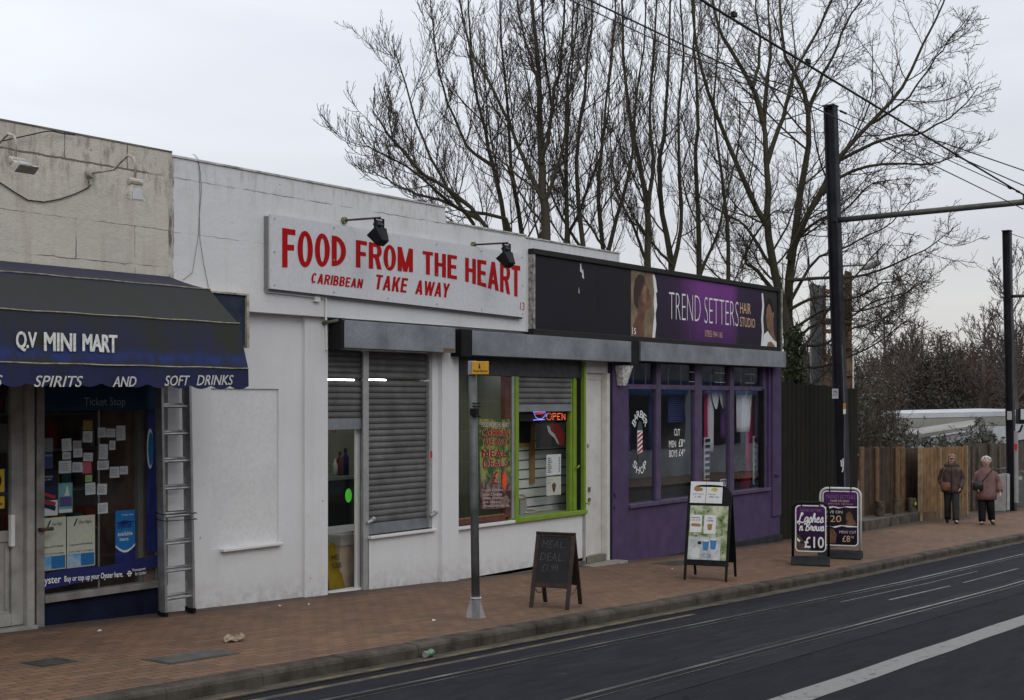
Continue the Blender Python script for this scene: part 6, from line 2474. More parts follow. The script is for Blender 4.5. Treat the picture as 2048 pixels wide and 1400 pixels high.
for k, (x0, x1, z0_, z1_, kind) in enumerate(((px0 + .012, px0 + .17, .64, .875, 'sand'), (px0 + .20, px0 + .36, .625, .875, 'cup'), (px0 - .01, px0 + .20, 1.035, 1.325, 'bun'), (px0 + .207, px0 + .425, 1.035, 1.325, 'crisp'))):
 mb = MB(MM)
 mb.box(x0, x1, -.0195 - .0004 * k, -.0165 if k < 2 else -.0125, z0_, z1_)
 ph = mb.build('pasted_sheet', PAPER, am)
 mb = MB(MM)
 y = -.0215 - .0004 * k
 cx_ = (x0 + x1) / 2
 if kind == 'sand':
  put_text(mb, 'Baguettes', x0 + .015, x1 - .03, z1_ - .05, z1_ - .028, y, .01, .15)
  put_text(mb, 'only £1.99', x0 + .015, x1 - .02, z1_ - .085, z1_ - .062, y, .01, .15)
  mb.mi = 1
  mb.prism_xz([(x0 + .02, z0_ + .08), (x1 - .02, z0_ + .075), (x1 - .01, z0_ + .10), (x1 - .03, z0_ + .115), (x0 + .03, z0_ + .12), (x0 + .012, z0_ + .10)], y, y + .0012)
 elif kind == 'cup':
  put_text(mb, 'TEA &', cx_ - .03, cx_ + .03, z1_ - .05, z1_ - .03, y, .01)
  put_text(mb, 'COFFEE', cx_ - .045, cx_ + .045, z1_ - .085, z1_ - .065, y, .01)
  mb.mi = 1
  mb.prism_xz([(cx_ - .025, z0_ + .05), (cx_ + .025, z0_ + .05), (cx_ + .035, z0_ + .13), (cx_ - .035, z0_ + .13)], y, y + .0012)
 else:
  z0_ += .03
  put_text(mb, '£ 1.00' if kind == 'bun' else 'FOR £ 1.50', cx_ - .04 - (.02 if kind == 'crisp' else 0), cx_ + .04 + (.02 if kind == 'crisp' else 0), z0_ + .045, z0_ + .065, y, .015)
  put_text(mb, 'served in a soft roll' if kind == 'bun' else 'Pastries', x0 + .03, x1 - .03 - (.06 if kind == 'crisp' else 0), z0_ + .085, z0_ + .10, y, .005)
  mb.mi = 1 if kind == 'bun' else 2
  if kind == 'bun':
   mb.prism_xz([(cx_ - .06, z0_ + .15), (cx_ - .02, z0_ + .125), (cx_ + .06, z0_ + .135), (cx_ + .065, z0_ + .165), (cx_ + .02, z0_ + .185), (cx_ - .05, z0_ + .185)], y, y + .0012)
  else:
   mb.prism_xz([(cx_ - .05, z0_ + .145), (cx_ + .01, z0_ + .13), (cx_ + .05, z0_ + .15), (cx_ + .02, z0_ + .185), (cx_ - .03, z0_ + .175)], y, y + .0012)
 mb.build('print', [INK, TAN, mat_flat('crisp_yellow', (.60, .42, .08))], ph)

# swing signs
def rr_outline(w, z0, z1, r, n=6):
 pts = []
 for cx_, cz_, a in ((w - r, z0 + r, -90), (w - r, z1 - r, 0), (-w + r, z1 - r, 90), (-w + r, z0 + r, 180)):
  for k in range(n + 1):
   q = R(a + 90 * k / n)
   pts.append((cx_ + r * math.cos(q), cz_ + r * math.sin(q)))
 return pts

def mat_salonprint(name, zlo, zhi):
 m, nt, b = _new(name)
 p = _pos(nt)
 sep = nt.nodes.new('ShaderNodeSeparateXYZ')
 nt.links.new(p, sep.inputs[0])
 g_ = nt.nodes.new('ShaderNodeMapRange')
 g_.inputs['From Min'].default_value = zlo
 g_.inputs['From Max'].default_value = zhi
 nt.links.new(sep.outputs['Z'], g_.inputs['Value'])
 n = _noise(nt, p, 4, 3)
 c = _mix(nt, g_.outputs[0], (.014, .010, .018), (.085, .022, .115))
 c = _mix(nt, 1.0, c, _ramp(nt, n, .3, .7, (.75, .75, .75, 1), (1.25, 1.25, 1.25, 1)), 'MULTIPLY')
 nt.links.new(c, b.inputs['Base Color'])
 b.inputs['Roughness'].default_value = .4
 b.inputs['Specular IOR Level'].default_value = .14
 return m

def swing(label, left, right, frame_m, H, extra):
 M, w, c = frame_from(left, right)
 t = thing('swing_sign', label, 'pavement sign', c, 'swinging salon signs on the pavement')
 HW = w / 2
 z = c[2]
 mb = MB(M)
 mb.prism_yz([(-.24, 0), (.24, 0), (.24, .03), (.13, .11), (.05, .13), (-.05, .13), (-.13, .11), (-.24, .03)], -HW, HW)
 mb.build('base', mat('rubber_base', (.014, .014, .015), .7, .3, var=.25, scale=9), t, bevel=.006)
 mb = MB(M)
 pts = [(-HW + .02, 0, .132)]
 o_ = rr_outline(HW - .02, .0, H, .12)
 arch = [p for p in o_ if p[1] > H - .121]
 pts = [(HW - .02, 0, .05)] + [(x, 0, zz) for x, zz in arch] + [(-HW + .02, 0, .05)]
 mb.tube(pts, .021, 10)
 mb.build('frame', frame_m, t, smooth=True)
 pw = HW - .062
 p0, p1 = .205, H - .045
 mb = MB(M)
 mb.prism_xz(rr_outline(pw, p0, p1, .06), -.009, .009)
 pn = mb.build('panel', mat_salonprint(label[:12].strip().replace(' ', '_') + '_print', z + p0 + .1, z + p1), t)
 mb = MB(M)
 a = rr_outline(pw + .006, p0 - .006, p1 + .006, .064)
 b = rr_outline(pw - .010, p0 + .010, p1 - .010, .052)
 n = len(a)
 for y in (-.0115, .0115):
  mb.add([(x, y, zz) for x, zz in a] + [(x, y, zz) for x, zz in b], [(i, (i + 1) % n, n + (i + 1) % n, n + i) for i in range(n)])
 mb.build('panel_edge', VINYL, pn)
 mb = MB(M)
 for s_ in (-1, 1):
  mb.box(s_ * pw * .6 - .01, s_ * pw * .6 + .01, -.02, .02, p1 - .01, H + .024)
 mb.build('hanger', BLACK, t)
 extra(M, pw, p0, p1, pn)
 return t

# brush script drawn stroke by stroke; x-height 1, each letter with its own advance
GLY = {'L': (1.2, [[(.55, 1.35), (.75, 1.75), (.5, 1.9), (.38, 1.2), (.22, .3), (-.1, .05), (-.05, -.15), (.3, .1), (.8, -.12), (1.15, .05)]]),
       'a': (.85, [[(.7, .9), (.35, 1), (.08, .5), (.2, .05), (.5, .25), (.7, .9), (.65, .2), (.9, .1)]]),
       's': (.65, [[(0, .1), (.4, 1.05), (.55, .4), (.4, 0), (.1, .05)], [(.4, 0), (.72, .2)]]),
       'h': (.85, [[(0, .1), (.4, 1.2), (.42, 1.75), (.25, 1.6), (.12, 0), (.2, .6), (.5, .95), (.58, .5), (.6, .1), (.88, .15)]]),
       'e': (.7, [[(.05, .45), (.45, .65), (.45, 1), (.15, .8), (.1, .2), (.35, 0), (.75, .25)]]),
       'B': (1.05, [[(.3, 1.75), (.18, .0)], [(0, 1.5), (.5, 1.9), (.85, 1.5), (.35, 1.0), (.9, .7), (.65, .05), (.1, .05)]]),
       'r': (.65, [[(0, .2), (.2, 1.1), (.25, .85), (.5, .9), (.45, .2), (.65, .1)]]),
       'o': (.75, [[(.4, 1), (.08, .6), (.25, .02), (.55, .4), (.4, 1), (.75, .9)]]),
       'w': (1.0, [[(0, .95), (.1, .1), (.45, .2), (.5, .9), (.5, .15), (.85, .2), (.9, .95), (1.0, .85)]]),
       'n': (.8, [[(.1, 1), (.05, 0)], [(.1, .6), (.4, 1), (.5, .5), (.5, .08), (.75, .15)]]),
       "'": (.4, [[(.22, 1.7), (.12, 1.35)]])}

def script(mb, word, x0, z0, xh, width, y):
 tot = sum(GLY[c][0] for c in word)
 sx = width / tot
 x = 0.0
 k = 0
 for c in word:
  for st_ in GLY[c][1]:
   pts = [(p[0] + x, p[1]) for p in st_]
   sm = []
   for i in range(len(pts) - 1):
    a, b, c_, d = pts[max(i - 1, 0)], pts[i], pts[i + 1], pts[min(i + 2, len(pts) - 1)]
    for q in range(5):
     t = q / 5
     sm.append(tuple(.5 * (2 * b[j] + (c_[j] - a[j]) * t + (2 * a[j] - 5 * b[j] + 4 * c_[j] - d[j]) * t * t + (3 * b[j] - a[j] - 3 * c_[j] + d[j]) * t ** 3) for j in (0, 1)))
   sm.append(pts[-1])
   P_ = [(x0 + u * sx + .12 * xh * w, z0 + w * xh) for u, w in sm]
   wd = xh * .13
   for (a, b), (c_, d) in zip(P_, P_[1:]):
    L = math.hypot(c_ - a, d - b) or 1e-6
    nx_, nz_ = -(d - b) / L * wd, (c_ - a) / L * wd
    ex_, ez_ = (c_ - a) / L * wd * .5, (d - b) / L * wd * .5
    yy = y - .00004 * k
    k += 1
    mb.quad((a - nx_ - ex_, yy, b - nz_ - ez_), (c_ - nx_ + ex_, yy, d - nz_ + ez_), (c_ + nx_ + ex_, yy, d + nz_ + ez_), (a + nx_ - ex_, yy, b + nz_ - ez_))
  x += GLY[c][0]

DIMV = mat_flat('dim_vinyl', (.30, .22, .34), .5)

def lashes(M, pw, p0, p1, pn):
 h = p1 - p0
 y = -.0115
 mb = MB(M)
 mb.mi = 1
 put_text(mb, 'TREND SETTERS', -pw * .72, pw * .72, p0 + h * .87, p0 + h * .925, y, -.015)
 mb.mi = 0
 script(mb, 'Lashes', -pw * .84, p0 + h * .64, h * .105, pw * 1.66, y)
 script(mb, "'n'Brows", -pw * .86, p0 + h * .455, h * .095, pw * 1.72, y)
 put_text(mb, '£10', -pw * .42, pw * .88, p0 + h * .075, p0 + h * .325, y, .012)
 mb.build('lettering', [VINYL, DIMV], pn)
 mb = MB(M)
 def q(pts): return [(-pw + 2 * pw * a, p0 + h * b) for a, b in pts]
 mb.prism_xz(q([(.02, .02), (.10, .015), (.5, .02), (.42, .12), (.30, .2), (.12, .34), (.02, .40)]), -.0105, -.0092)
 mb.mi = 1
 mb.prism_xz(q([(.05, .30), (.18, .22), (.32, .19), (.30, .16), (.14, .18), (.05, .22)]), -.0115, -.0106)
 mb.mi = 2
 mb.prism_xz(q([(.05, .30), (.16, .235), (.14, .20), (.05, .23)]), -.0122, -.0116)
 mb.build('eye_print', [mat('print_face', (.11, .062, .042), .5, .3, var=.5, scale=8, col2=(.02, .03, .03)), HAIRP, VINYL], pn)

def offers(M, pw, p0, p1, pn):
 h = p1 - p0
 y = -.0125
 def q(pts): return [(-pw + 2 * pw * a, p0 + h * b) for a, b in pts]
 mb = MB(M)
 mb.prism_xz(q([(.01, .36), (.99, .35), (.99, .70), (.01, .69)]), -.0105, -.0092)
 mb.build('middle_print', mat_flat('print_black', (.016, .013, .016), .4), pn)
 mb = MB(M)
 mb.mi = 0
 mb.prism_xz(q([(.01, .685), (.2, .675), (.3, .70), (.45, .68), (.62, .71), (.8, .695), (.99, .705), (.99, .722), (.7, .725), (.5, .70), (.3, .72), (.01, .70)]), -.0118, -.0106)
 mb.prism_xz(q([(.01, .335), (.25, .345), (.35, .32), (.55, .36), (.7, .34), (.99, .345), (.99, .362), (.7, .37), (.5, .375), (.3, .345), (.01, .36)]), -.0118, -.0106)
 put_text(mb, 'MENS\' CUT', -pw * .05, pw * .9, p0 + h * .225, p0 + h * .275, y, -.01)
 put_text(mb, 'SAVE ON', -pw * .92, pw * .12, p0 + h * .59, p0 + h * .64, y, -.005)
 mb.mi = 1
 put_text(mb, 'TREND SETTERS', -pw * .84, pw * .84, p0 + h * .86, p0 + h * .925, y, -.018)
 mb.mi = 2
 put_text(mb, 'HAIR STUDIO', -pw * .55, pw * .5, p0 + h * .80, p0 + h * .84, y, .01)
 put_text(mb, 'OPEN 7 DAYS   07853 944 165', -pw * .7, pw * .7, p0 + h * .755, p0 + h * .775, y, .005)
 put_text(mb, '£20', -pw * .92, pw * .05, p0 + h * .43, p0 + h * .55, y, -.005)
 put_text(mb, '£8', pw * .12, pw * .55, p0 + h * .07, p0 + h * .185, y, .0)
 put_text(mb, '99', pw * .6, pw * .76, p0 + h * .13, p0 + h * .18, y, -.01)
 mb.build('lettering', [VINYL, DIMV, mat_flat('print_peach', (.66, .46, .32), .5)], pn)
 mb = MB(M)
 mb.prism_xz(q([(.62, .38), (.70, .44), (.66, .47), (.655, .52), (.66, .58), (.70, .63), (.78, .65), (.84, .58), (.86, .50), (.92, .45), (.97, .39), (.85, .37)]), -.0118, -.0106)
 mb.mi = 1
 mb.prism_xz(q([(.65, .56), (.66, .62), (.72, .675), (.82, .68), (.90, .62), (.92, .54), (.88, .50), (.84, .58), (.76, .635), (.69, .60)]), -.0128, -.0119)
 mb.prism_xz(q([(.67, .555), (.71, .56), (.71, .545), (.67, .54)]), -.0128, -.0119)
 mb.prism_xz(q([(.67, .46), (.71, .455), (.70, .445)]), -.0128, -.0119)
 mb.mi = 0
 mb.prism_xz(q([(.03, .03), (.36, .03), (.40, .2), (.30, .3), (.03, .32)]), -.0118, -.0106)
 mb.build('face_print', [mat('print_face_warm', (.19, .10, .06), .5, .3, var=.35, scale=9), HAIRP], pn)

swing('small black framed swing sign reading Lashes n Brows ten pounds', ground(1583, 1128), ground(1660, 1131), BLACK, .95, lashes)
s2r = ground(1724, 1118)
s2l = ground(1638, 1114)
swing('larger white framed swing sign offering mens cut behind the smaller one', s2l, s2r, mat('white_tube', (.60, .60, .60), .4, .5, var=.08), 1.13, offers)

# ------------------------------------------------------------------ tram poles, arm and wires
POLE = mat('pole_paint', (.028, .028, .036), .55, .2, metal=.1, var=.3, scale=2.5, fine=.1)

def hpole(name, label, base, top, w, d, rotz):
 t = thing(name, label, 'tram pole', base, 'tall tram wire poles')
 b, tp = Vector(base), Vector(top)
 ca, sa = math.cos(rotz), math.sin(rotz)
 f = .03
 out = [(-w / 2, -d / 2), (w / 2, -d / 2), (w / 2, -d / 2 + f), (.015, -d / 2 + f), (.015, d / 2 - f), (w / 2, d / 2 - f), (w / 2, d / 2), (-w / 2, d / 2), (-w / 2, d / 2 - f), (-.015, d / 2 - f), (-.015, -d / 2 + f), (-w / 2, -d / 2 + f)]
 mb = MB()
 mb.rings([[(c.x + x * ca - y * sa, c.y + x * sa + y * ca, c.z) for x, y in out] for c in (b, tp)])
 mb.build('column', POLE, t)
 mb = MB()
 mb.box(tp.x - w * .62, tp.x + w * .62, tp.y - d * .55, tp.y + d * .55, tp.z + .001, tp.z + .03)
 mb.build('cap', POLE, t)
 return t

P1 = (15.6, -.72, zg(15.6) - .02)
d1 = (P1[0] - CX) * fw[0] + (P1[1] - CY) * fw[1]
top1 = at_depth(1661, 214, d1)
p1 = hpole('tram_pole', 'near dark steel tram wire pole by the black fence with a cross arm', P1, top1, .20, .21, R(0))
mb = MB()
for zz in (.35, .36):
 pass
q = at_depth(1665, 800, d1)
cu = [at_depth(1683, 690, d1 - .12), at_depth(1688, 815, d1 - .12), at_depth(1691, 1075, d1 - .12)]
mb.tube(cu, .02, 8)
mb.build('cable_duct', mat('grey_duct', (.12, .12, .13), .6, .4, var=.2), p1)
mb = MB()
a0 = at_depth(1664, 792, d1 - .16)
ex = Vector((rt[0], rt[1], 0))
mm_ = Matrix(((ex.x, fw[0], 0, a0[0]), (ex.y, fw[1], 0, a0[1]), (0, 0, 1, a0[2]), (0, 0, 0, 1)))
mb = MB(mm_)
mb.box(.0, .12, -.01, .0, -.05, .14)
nb_ = mb.build('number_plate', mat_flat('plate_grey', (.40, .40, .40)), p1)
mb = MB(mm_)
put_text(mb, 'WD', .02, .10, .06, .10, -.0125, .02)
put_text(mb, '117', .02, .10, .0, .04, -.0125, .02)
mb.build('plate_print', INK, nb_)
mb = MB(mm_)
mb.box(.21, .26, -.02, -.01, -.35, -.14)
mb.build('orange_tag', mat_flat('tag_orange', (.45, .20, .05)), p1)
mb = MB(mm_)
mb.box(.21, .26, -.0215, -.0205, -.34, -.25)
mb.build('tag_paper', PAPER, p1)
# graffiti-like white scrape on the duct
mb = MB()
g0 = at_depth(1684, 930, d1 - .16)
g1 = at_depth(1686, 945, d1 - .16)
mb.tube([at_depth(1682, 920, d1 - .16), at_depth(1683, 933, d1 - .16)], .012, 5)
mb.tube([at_depth(1686, 917, d1 - .16), at_depth(1686, 940, d1 - .16), at_depth(1684, 944, d1 - .16)], .012, 5)
mb.build('white_scrawl', VINYL, p1)
armA = at_depth(1668, 441, d1)
armB = (15.3, -4.2, armA[2] + .03)
mb = MB()
ARMM = mat('arm_steel', (.10, .10, .095), .5, .4, metal=.4, var=.25, scale=3)
mb.tube([armA, armB], .055, 10)
ar = mb.build('cross_arm', ARMM, p1, smooth=True)
mb = MB()
mb.tube([(armB[0], armB[1] + .06, armB[2] + .03), (armB[0], armB[1] + .06, armB[2] + .14)], .035, 8)
mb.tube([(armB[0], armB[1] + .05, armB[2]), (armB[0], armB[1] - .03, armB[2])], .065, 10)
mb.build('arm_fitting', ARMM, ar)
mb = MB()
st0 = at_depth(1670, 217, d1)
st1 = (armB[0], armB[1] + .06, armB[2] + .13)
mb.tube([st0, st1], .009, 6)
for u in (.03, .05, .92, .96):
 a = Vector(st0).lerp(Vector(st1), u)
 b = Vector(st0).lerp(Vector(st1), u + .015)
 mb.tube([a, b], .025, 6)
mb.build('stay_wire', BLACKCABLE, p1)

P2x, P2y = 29.6, .05
d2 = (P2x - CX) * fw[0] + (P2y - CY) * fw[1]
top2 = at_depth(2014, 463, d2)
b2 = at_depth(2024, 1000, d2)
p2 = hpole('tram_pole', 'far dark steel tram wire pole behind the grey cabinets', (b2[0], b2[1], zg(29.6) - .02), top2, .21, .21, R(0))
mb = MB()
a2 = at_depth(2018, 593, d2)
mb.tube([a2, (29.4, -4.0, a2[2] + .0)], .045, 8)
mb.build('cross_arm', ARMM, p2, smooth=True)
mb = MB()
mb.tube([at_depth(2018, 466, d2), (29.4, -3.9, a2[2] + .1)], .009, 5)
mb.build('stay_wire', BLACKCABLE, p2)
a3 = at_depth(2014, 828, d2 - .13)
mm3 = Matrix(((ex.x, fw[0], 0, a3[0]), (ex.y, fw[1], 0, a3[1]), (0, 0, 1, a3[2]), (0, 0, 0, 1)))
mb = MB(mm3)
mb.box(.0, .13, -.02, -.01, -.16, .08)
mb.build('notice_plate', mat_flat('plate_grey', (.40, .40, .40)), p2)

def catenary(a, b, sag, n=24):
 return [(a[0] + (b[0] - a[0]) * i / n, a[1] + (b[1] - a[1]) * i / n, a[2] + (b[2] - a[2]) * i / n - sag * 4 * (i / n) * (1 - i / n)) for i in range(n + 1)]

WG = 'overhead tram wires'
wa, wb = (-12.0, -4.4, 6.85), (15.3, -4.4, 5.62)
cable('thick black overhead tram wire crossing the sky above the road', catenary(wa, wb, .06), .014, BLACKCABLE, 'overhead_wire', 6, 'overhead wire', WG)
cable('thick black overhead tram wire running on beyond the cross arm', catenary(wb, (31.0, -4.2, 4.75), .05), .014, BLACKCABLE, 'overhead_wire', 6, 'overhead wire', WG)
for px, py in ((1468, 30), (1616, 124), (1914, 312)):
 q = at_y(px, py, -4.4)
 mb = MB()
 mb.box(q[0] - .04, q[0] + .04, -4.42, -4.38, q[2] - .018, q[2] + .03)
 tag(mb.build('wire_clip', BLACK), {1468: 'small black clip on the thick overhead wire at the picture top', 1616: 'small black clip on the thick overhead wire before the main tree', 1914: 'small black clip on the thick overhead wire in the open sky'}[px], 'wire clip', 'clips on the overhead wire')
m0 = at_y(1116, 0, -2.6)
cable('thin upper wire running from the left to the near pole top', catenary((m0[0] - 6, -2.6 - .4, m0[2] + .1), (top1[0], top1[1], top1[2] - .03), .22), .008, BLACKCABLE, 'overhead_wire', 5, 'overhead wire', WG)
s0, s1 = at_y(1170, 0, -4.6), at_y(2046, 418, -4.6)
s0 = (s0[0] - 5, -4.6, s0[2] + (s0[2] - s1[2]) / (s1[0] - s0[0]) * 5)
cable('thin second wire crossing behind the thick wire', catenary(s0, s1, -.02), .008, BLACKCABLE, 'overhead_wire', 5, 'overhead wire', WG)
for (a, b, lab) in (((1876, 282), (2056, 344), 'thin high wire at the upper right of the sky'), ((1914, 313), (2056, 375), 'thin wire leaving the clip towards the right')):
 q0, q1 = at_y(a[0], a[1], -4.4), at_y(b[0], b[1], -5.2)
 v = Vector(q1) - Vector(q0)
 cable(lab, [q0, tuple(Vector(q0) + v * 1.6)], .009, BLACKCABLE, 'overhead_wire', 5, 'overhead wire', WG)

# ------------------------------------------------------------------ fences beyond the shops
BLACKWOOD = mat('black_stained_boards', (.014, .0135, .0125), .85, .1, var=.45, scale=3, col2=(.028, .027, .019), fine=.15)

def board_fence(mb, p0, p1, z_top0, z_top1, bw, thick, jit, zfun=zg, gap=.004):
 a, b = Vector((p0[0], p0[1], 0)), Vector((p1[0], p1[1], 0))
 L = (b - a).length
 e = (b - a).normalized()
 nrm_ = Vector((e.y, -e.x, 0))
 n = int(L / bw)
 rr = random.Random(5)
 for i in range(n):
  u0, u1 = i * L / n + gap / 2, (i + 1) * L / n - gap / 2
  q0, q1 = a + e * u0, a + e * u1
  zt_ = z_top0 + (z_top1 - z_top0) * (u0 / L) + rr.uniform(-jit, jit)
  off = nrm_ * (.006 * (i % 2) + rr.uniform(0, .004))
  z0_ = zfun(q0.x) - .05
  A_, B_ = q0 + off, q1 + off
  C_, D_ = B_ - nrm_ * thick, A_ - nrm_ * thick
  mb.hexa([(A_.x, A_.y, z0_), (B_.x, B_.y, z0_), (C_.x, C_.y, z0_), (D_.x, D_.y, z0_), (A_.x, A_.y, zt_), (B_.x, B_.y, zt_), (C_.x, C_.y, zt_), (D_.x, D_.y, zt_)])

bf = thing('hoarding', 'tall black stained board fence beside the purple shop', 'fence', (16.4, .1, zg(16.4)))
mb = MB()
x1_ = at_y(1715, 800, .1)[0]
board_fence(mb, (14.24, .1), (x1_, .1), 2.55, 2.43, .105, .022, .012)
mb.build('boards', BLACKWOOD, bf)
mb = MB()
for z in (.2, 1.2, 2.1):
 mb.box(14.24, x1_, .13, .18, z, z + .08)
mb.build('rails', BLACKWOOD, bf)
BROWNB = mat('brown_fence_boards', (.066, .043, .030), .8, .2, var=.4, scale=4, col2=(.040, .027, .020), fine=.15)
NEWB = mat('new_fence_boards', (.25, .148, .070), .75, .2, var=.25, scale=3, fine=.12)
NEWPOST = mat('pale_posts', (.175, .108, .060), .75, .2, var=.25, scale=5, fine=.12)
GREYPOST = mat('grey_posts', (.16, .13, .10), .8, .2, var=.3, scale=5, fine=.12)
yF = .62
lf = thing('board_fence', 'dark brown board fence with pale posts behind the timber bollards', 'fence', (21.8, yF, zg(21.8)))
xa, xb = at_y(1722, 900, yF)[0], at_y(1845, 900, yF)[0]
za, zb_ = at_y(1722, 896, yF)[2], at_y(1845, 896, yF)[2]
mb = MB()
board_fence(mb, (xa, yF), (xb, yF), za, zb_, .14, .02, .008, lambda x: zg(x) + .25)
mb.build('boards', BROWNB, lf)
for a, b in ((1721, 1728), (1752, 1758), (1792, 1800), (1802, 1810)):
 mb = MB()
 x0, x1 = at_y(a, 900, yF - .05)[0], at_y(b, 900, yF - .05)[0]
 zt_ = at_y(a, 895, yF - .05)[2]
 mb.box(x0, x1, yF - .06, yF - .012, zg(x0) + .15, zt_ + .01)
 mb.build('post', NEWPOST, lf, bevel=.006)
# new panels standing forward
yN = .22
nf = thing('new_board_fence', 'fresh orange timber fence panels behind the two women', 'fence', (24.5, yN, zg(24.5)))
x0, xm_, x1 = at_y(1842, 900, yN)[0], at_y(1880, 900, yN)[0], at_y(1932, 900, yN)[0]
for a, b in ((x0, xm_ - .06), (xm_ + .01, x1)):
 mb = MB()
 z0_, z1_ = 1.055 - (a - 22.7) * .018, 1.055 - (b - 22.7) * .018
 board_fence(mb, (a, yN), (b, yN), z0_, z1_, .13, .02, .004)
 mb.build('panel', NEWB, nf)
 mb = MB()
 mb.hexa([(a, yN - .03, zg(a) - .03), (b, yN - .03, zg(b) - .03), (b, yN - .009, zg(b) - .03), (a, yN - .009, zg(a) - .03), (a, yN - .03, zg(a) + .2), (b, yN - .03, zg(b) + .2), (b, yN - .009, zg(b) + .2), (a, yN - .009, zg(a) + .2)])
 mb.build('gravel_board', NEWPOST, nf)
for a in (x0 - .05, xm_ - .055, x1 + .005):
 mb = MB()
 mb.box(a, a + .06, yN - .035, yN + .06, zg(a), 1.07 - (a - 22.7) * .018)
 mb.build('post', mat('pale_arris', (.40, .29, .18), .75, .2, var=.2), nf)
yD = .75
df = thing('weathered_fence', 'weathered dark fence with grey streaks behind the older woman', 'fence', (28.5, yD, zg(28.5)))
x0, x1 = at_y(1934, 900, yD)[0], at_y(2060, 900, yD)[0]
mb = MB()
board_fence(mb, (x0, yD), (x1, yD), 1.0, .86, .15, .02, .01)
mb.build('boards', mat('weathered_boards', (.062, .045, .034), .85, .2, var=.5, scale=3, col2=(.13, .115, .10), fine=.15), df)
for a in (1937, 1946, 1957, 1980, 1999):
 mb = MB()
 xx = at_y(a, 900, yD - .06)[0]
 zt_ = at_y(a, 886 if a == 1980 else 893, yD - .06)[2]
 mb.box(xx, xx + .07, yD - .075, yD - .03, zg(xx), zt_)
 mb.build('post', GREYPOST, df)
# sleeper bed and short bollards
SLEEP = mat('sleeper_wood', (.105, .088, .072), .85, .2, var=.4, scale=3, fine=.15)
sb_ = thing('sleeper_edging', 'low weathered timber sleeper edging on the paving below the brown fence', 'timber edging', (20.8, .12, zg(20.8)))
e0, e1 = ground(1730, 1062), ground(1850, 1040)
for k in range(3):
 mb = MB()
 a, b = Vector(e0).lerp(Vector(e1), k / 3 + .002), Vector(e0).lerp(Vector(e1), (k + 1) / 3 - .002)
 mb.hexa([(a.x, a.y, zg(a.x) - .02), (b.x, b.y, zg(b.x) - .02), (b.x, b.y + .2, zg(b.x) - .02), (a.x, a.y + .2, zg(a.x) - .02), (a.x, a.y, zg(a.x) + .21), (b.x, b.y, zg(b.x) + .21), (b.x, b.y + .2, zg(b.x) + .21), (a.x, a.y + .2, zg(a.x) + .21)])
 mb.build('sleeper', SLEEP, sb_, bevel=.015)
mb = MB()
mb.hexa([(e0[0], e0[1] + .21, zg(e0[0]) - .02), (e1[0], e1[1] + .21, zg(e1[0]) - .02), (e1[0], yF - .005, zg(e1[0]) - .02), (e0[0], yF - .005, zg(e0[0]) - .02), (e0[0], e0[1] + .21, zg(e0[0]) + .19), (e1[0], e1[1] + .21, zg(e1[0]) + .19), (e1[0], yF - .005, zg(e1[0]) + .19), (e0[0], yF - .005, zg(e0[0]) + .19)])
tag(mb.build('bed', mat('bed_gravel', (.13, .12, .105), .9, .2, var=.35, scale=9, bump=.4), kind='structure'), None)
for px, pt_, pb_, lab in ((1760, 1002, 1036, 'short round timber bollard nearest the larger swing sign'), (1794, 998, 1034, 'middle short timber bollard before the brown fence'), (1824, 996, 1029, 'short timber bollard with a green mark near the orange fence')):
 q = at_y(px, pb_, .38)
 t = thing('timber_bollard', lab, 'bollard', (q[0], .38, zg(q[0]) + .19), 'timber bollards on the sleeper bed')
 zt_ = at_y(px, pt_, .38)[2]
 mb = MB()
 mb.tube([(q[0], .38, zg(q[0]) + .15), (q[0], .38, zt_ - .02), (q[0], .38, zt_)], [.10, .10, .085], 14)
 mb.build('post', mat('bollard_wood', (.12, .095, .07), .85, .2, var=.4, scale=6, fine=.15), t, smooth=False)
 if px == 1824:
  mb = MB()
  mb.box(q[0] - .10, q[0] - .0, .27, .285, zt_ - .16, zt_ - .10)
  mb.build('green_reflector', mat_flat('fluor_lime', (.45, .75, .05)), t)
# cabinets and railing at the right edge
CAB = mat('cabinet_grey', (.30, .30, .29), .6, .4, var=.15, scale=5)
q = ground(2000, 1022)
t = thing('utility_cabinet', 'pale grey steel utility cabinet behind the older woman', 'cabinet', (q[0], q[1], q[2]))
dC = (q[0] - CX) * fw[0] + (q[1] - CY) * fw[1]
A0, A1 = at_depth(1982, 1020, dC), at_depth(2018, 1022, dC)
zt_ = at_depth(2000, 950, dC)[2]
mmc = Matrix(((ex.x, fw[0], 0, q[0]), (ex.y, fw[1], 0, q[1]), (0, 0, 1, q[2]), (0, 0, 0, 1)))
mb = MB(mmc)
mb.box(-.22, .18, 0, .4, 0, zt_ - q[2])
mb.build('body', CAB, t, bevel=.01)
mb = MB(mmc)
mb.box(.185, .27, -.02, .42, .02, zt_ - q[2] + .03)
mb.build('door_edge', mat('cabinet_pale', (.42, .42, .41), .6, .4, var=.12), t, bevel=.008)
q = ground(2040, 1012)
t = thing('ticket_cabinet', 'dark grey peaked cabinet with a round badge at the right edge', 'cabinet', q)
mmc = Matrix(((ex.x, fw[0], 0, q[0]), (ex.y, fw[1], 0, q[1]), (0, 0, 1, q[2]), (0, 0, 0, 1)))
dC = (q[0] - CX) * fw[0] + (q[1] - CY) * fw[1]
k_ = dC / FPX
mb = MB(mmc)
mb.prism_xz([(-19 * k_, 0), (22 * k_, 0), (22 * k_, 55 * k_), (2 * k_, 71 * k_), (-19 * k_, 57 * k_)], 0, .5)
mb.build('body', mat('cabinet_dark', (.145, .145, .14), .55, .4, var=.15, scale=5), t, bevel=.01)
mb = MB(mmc)
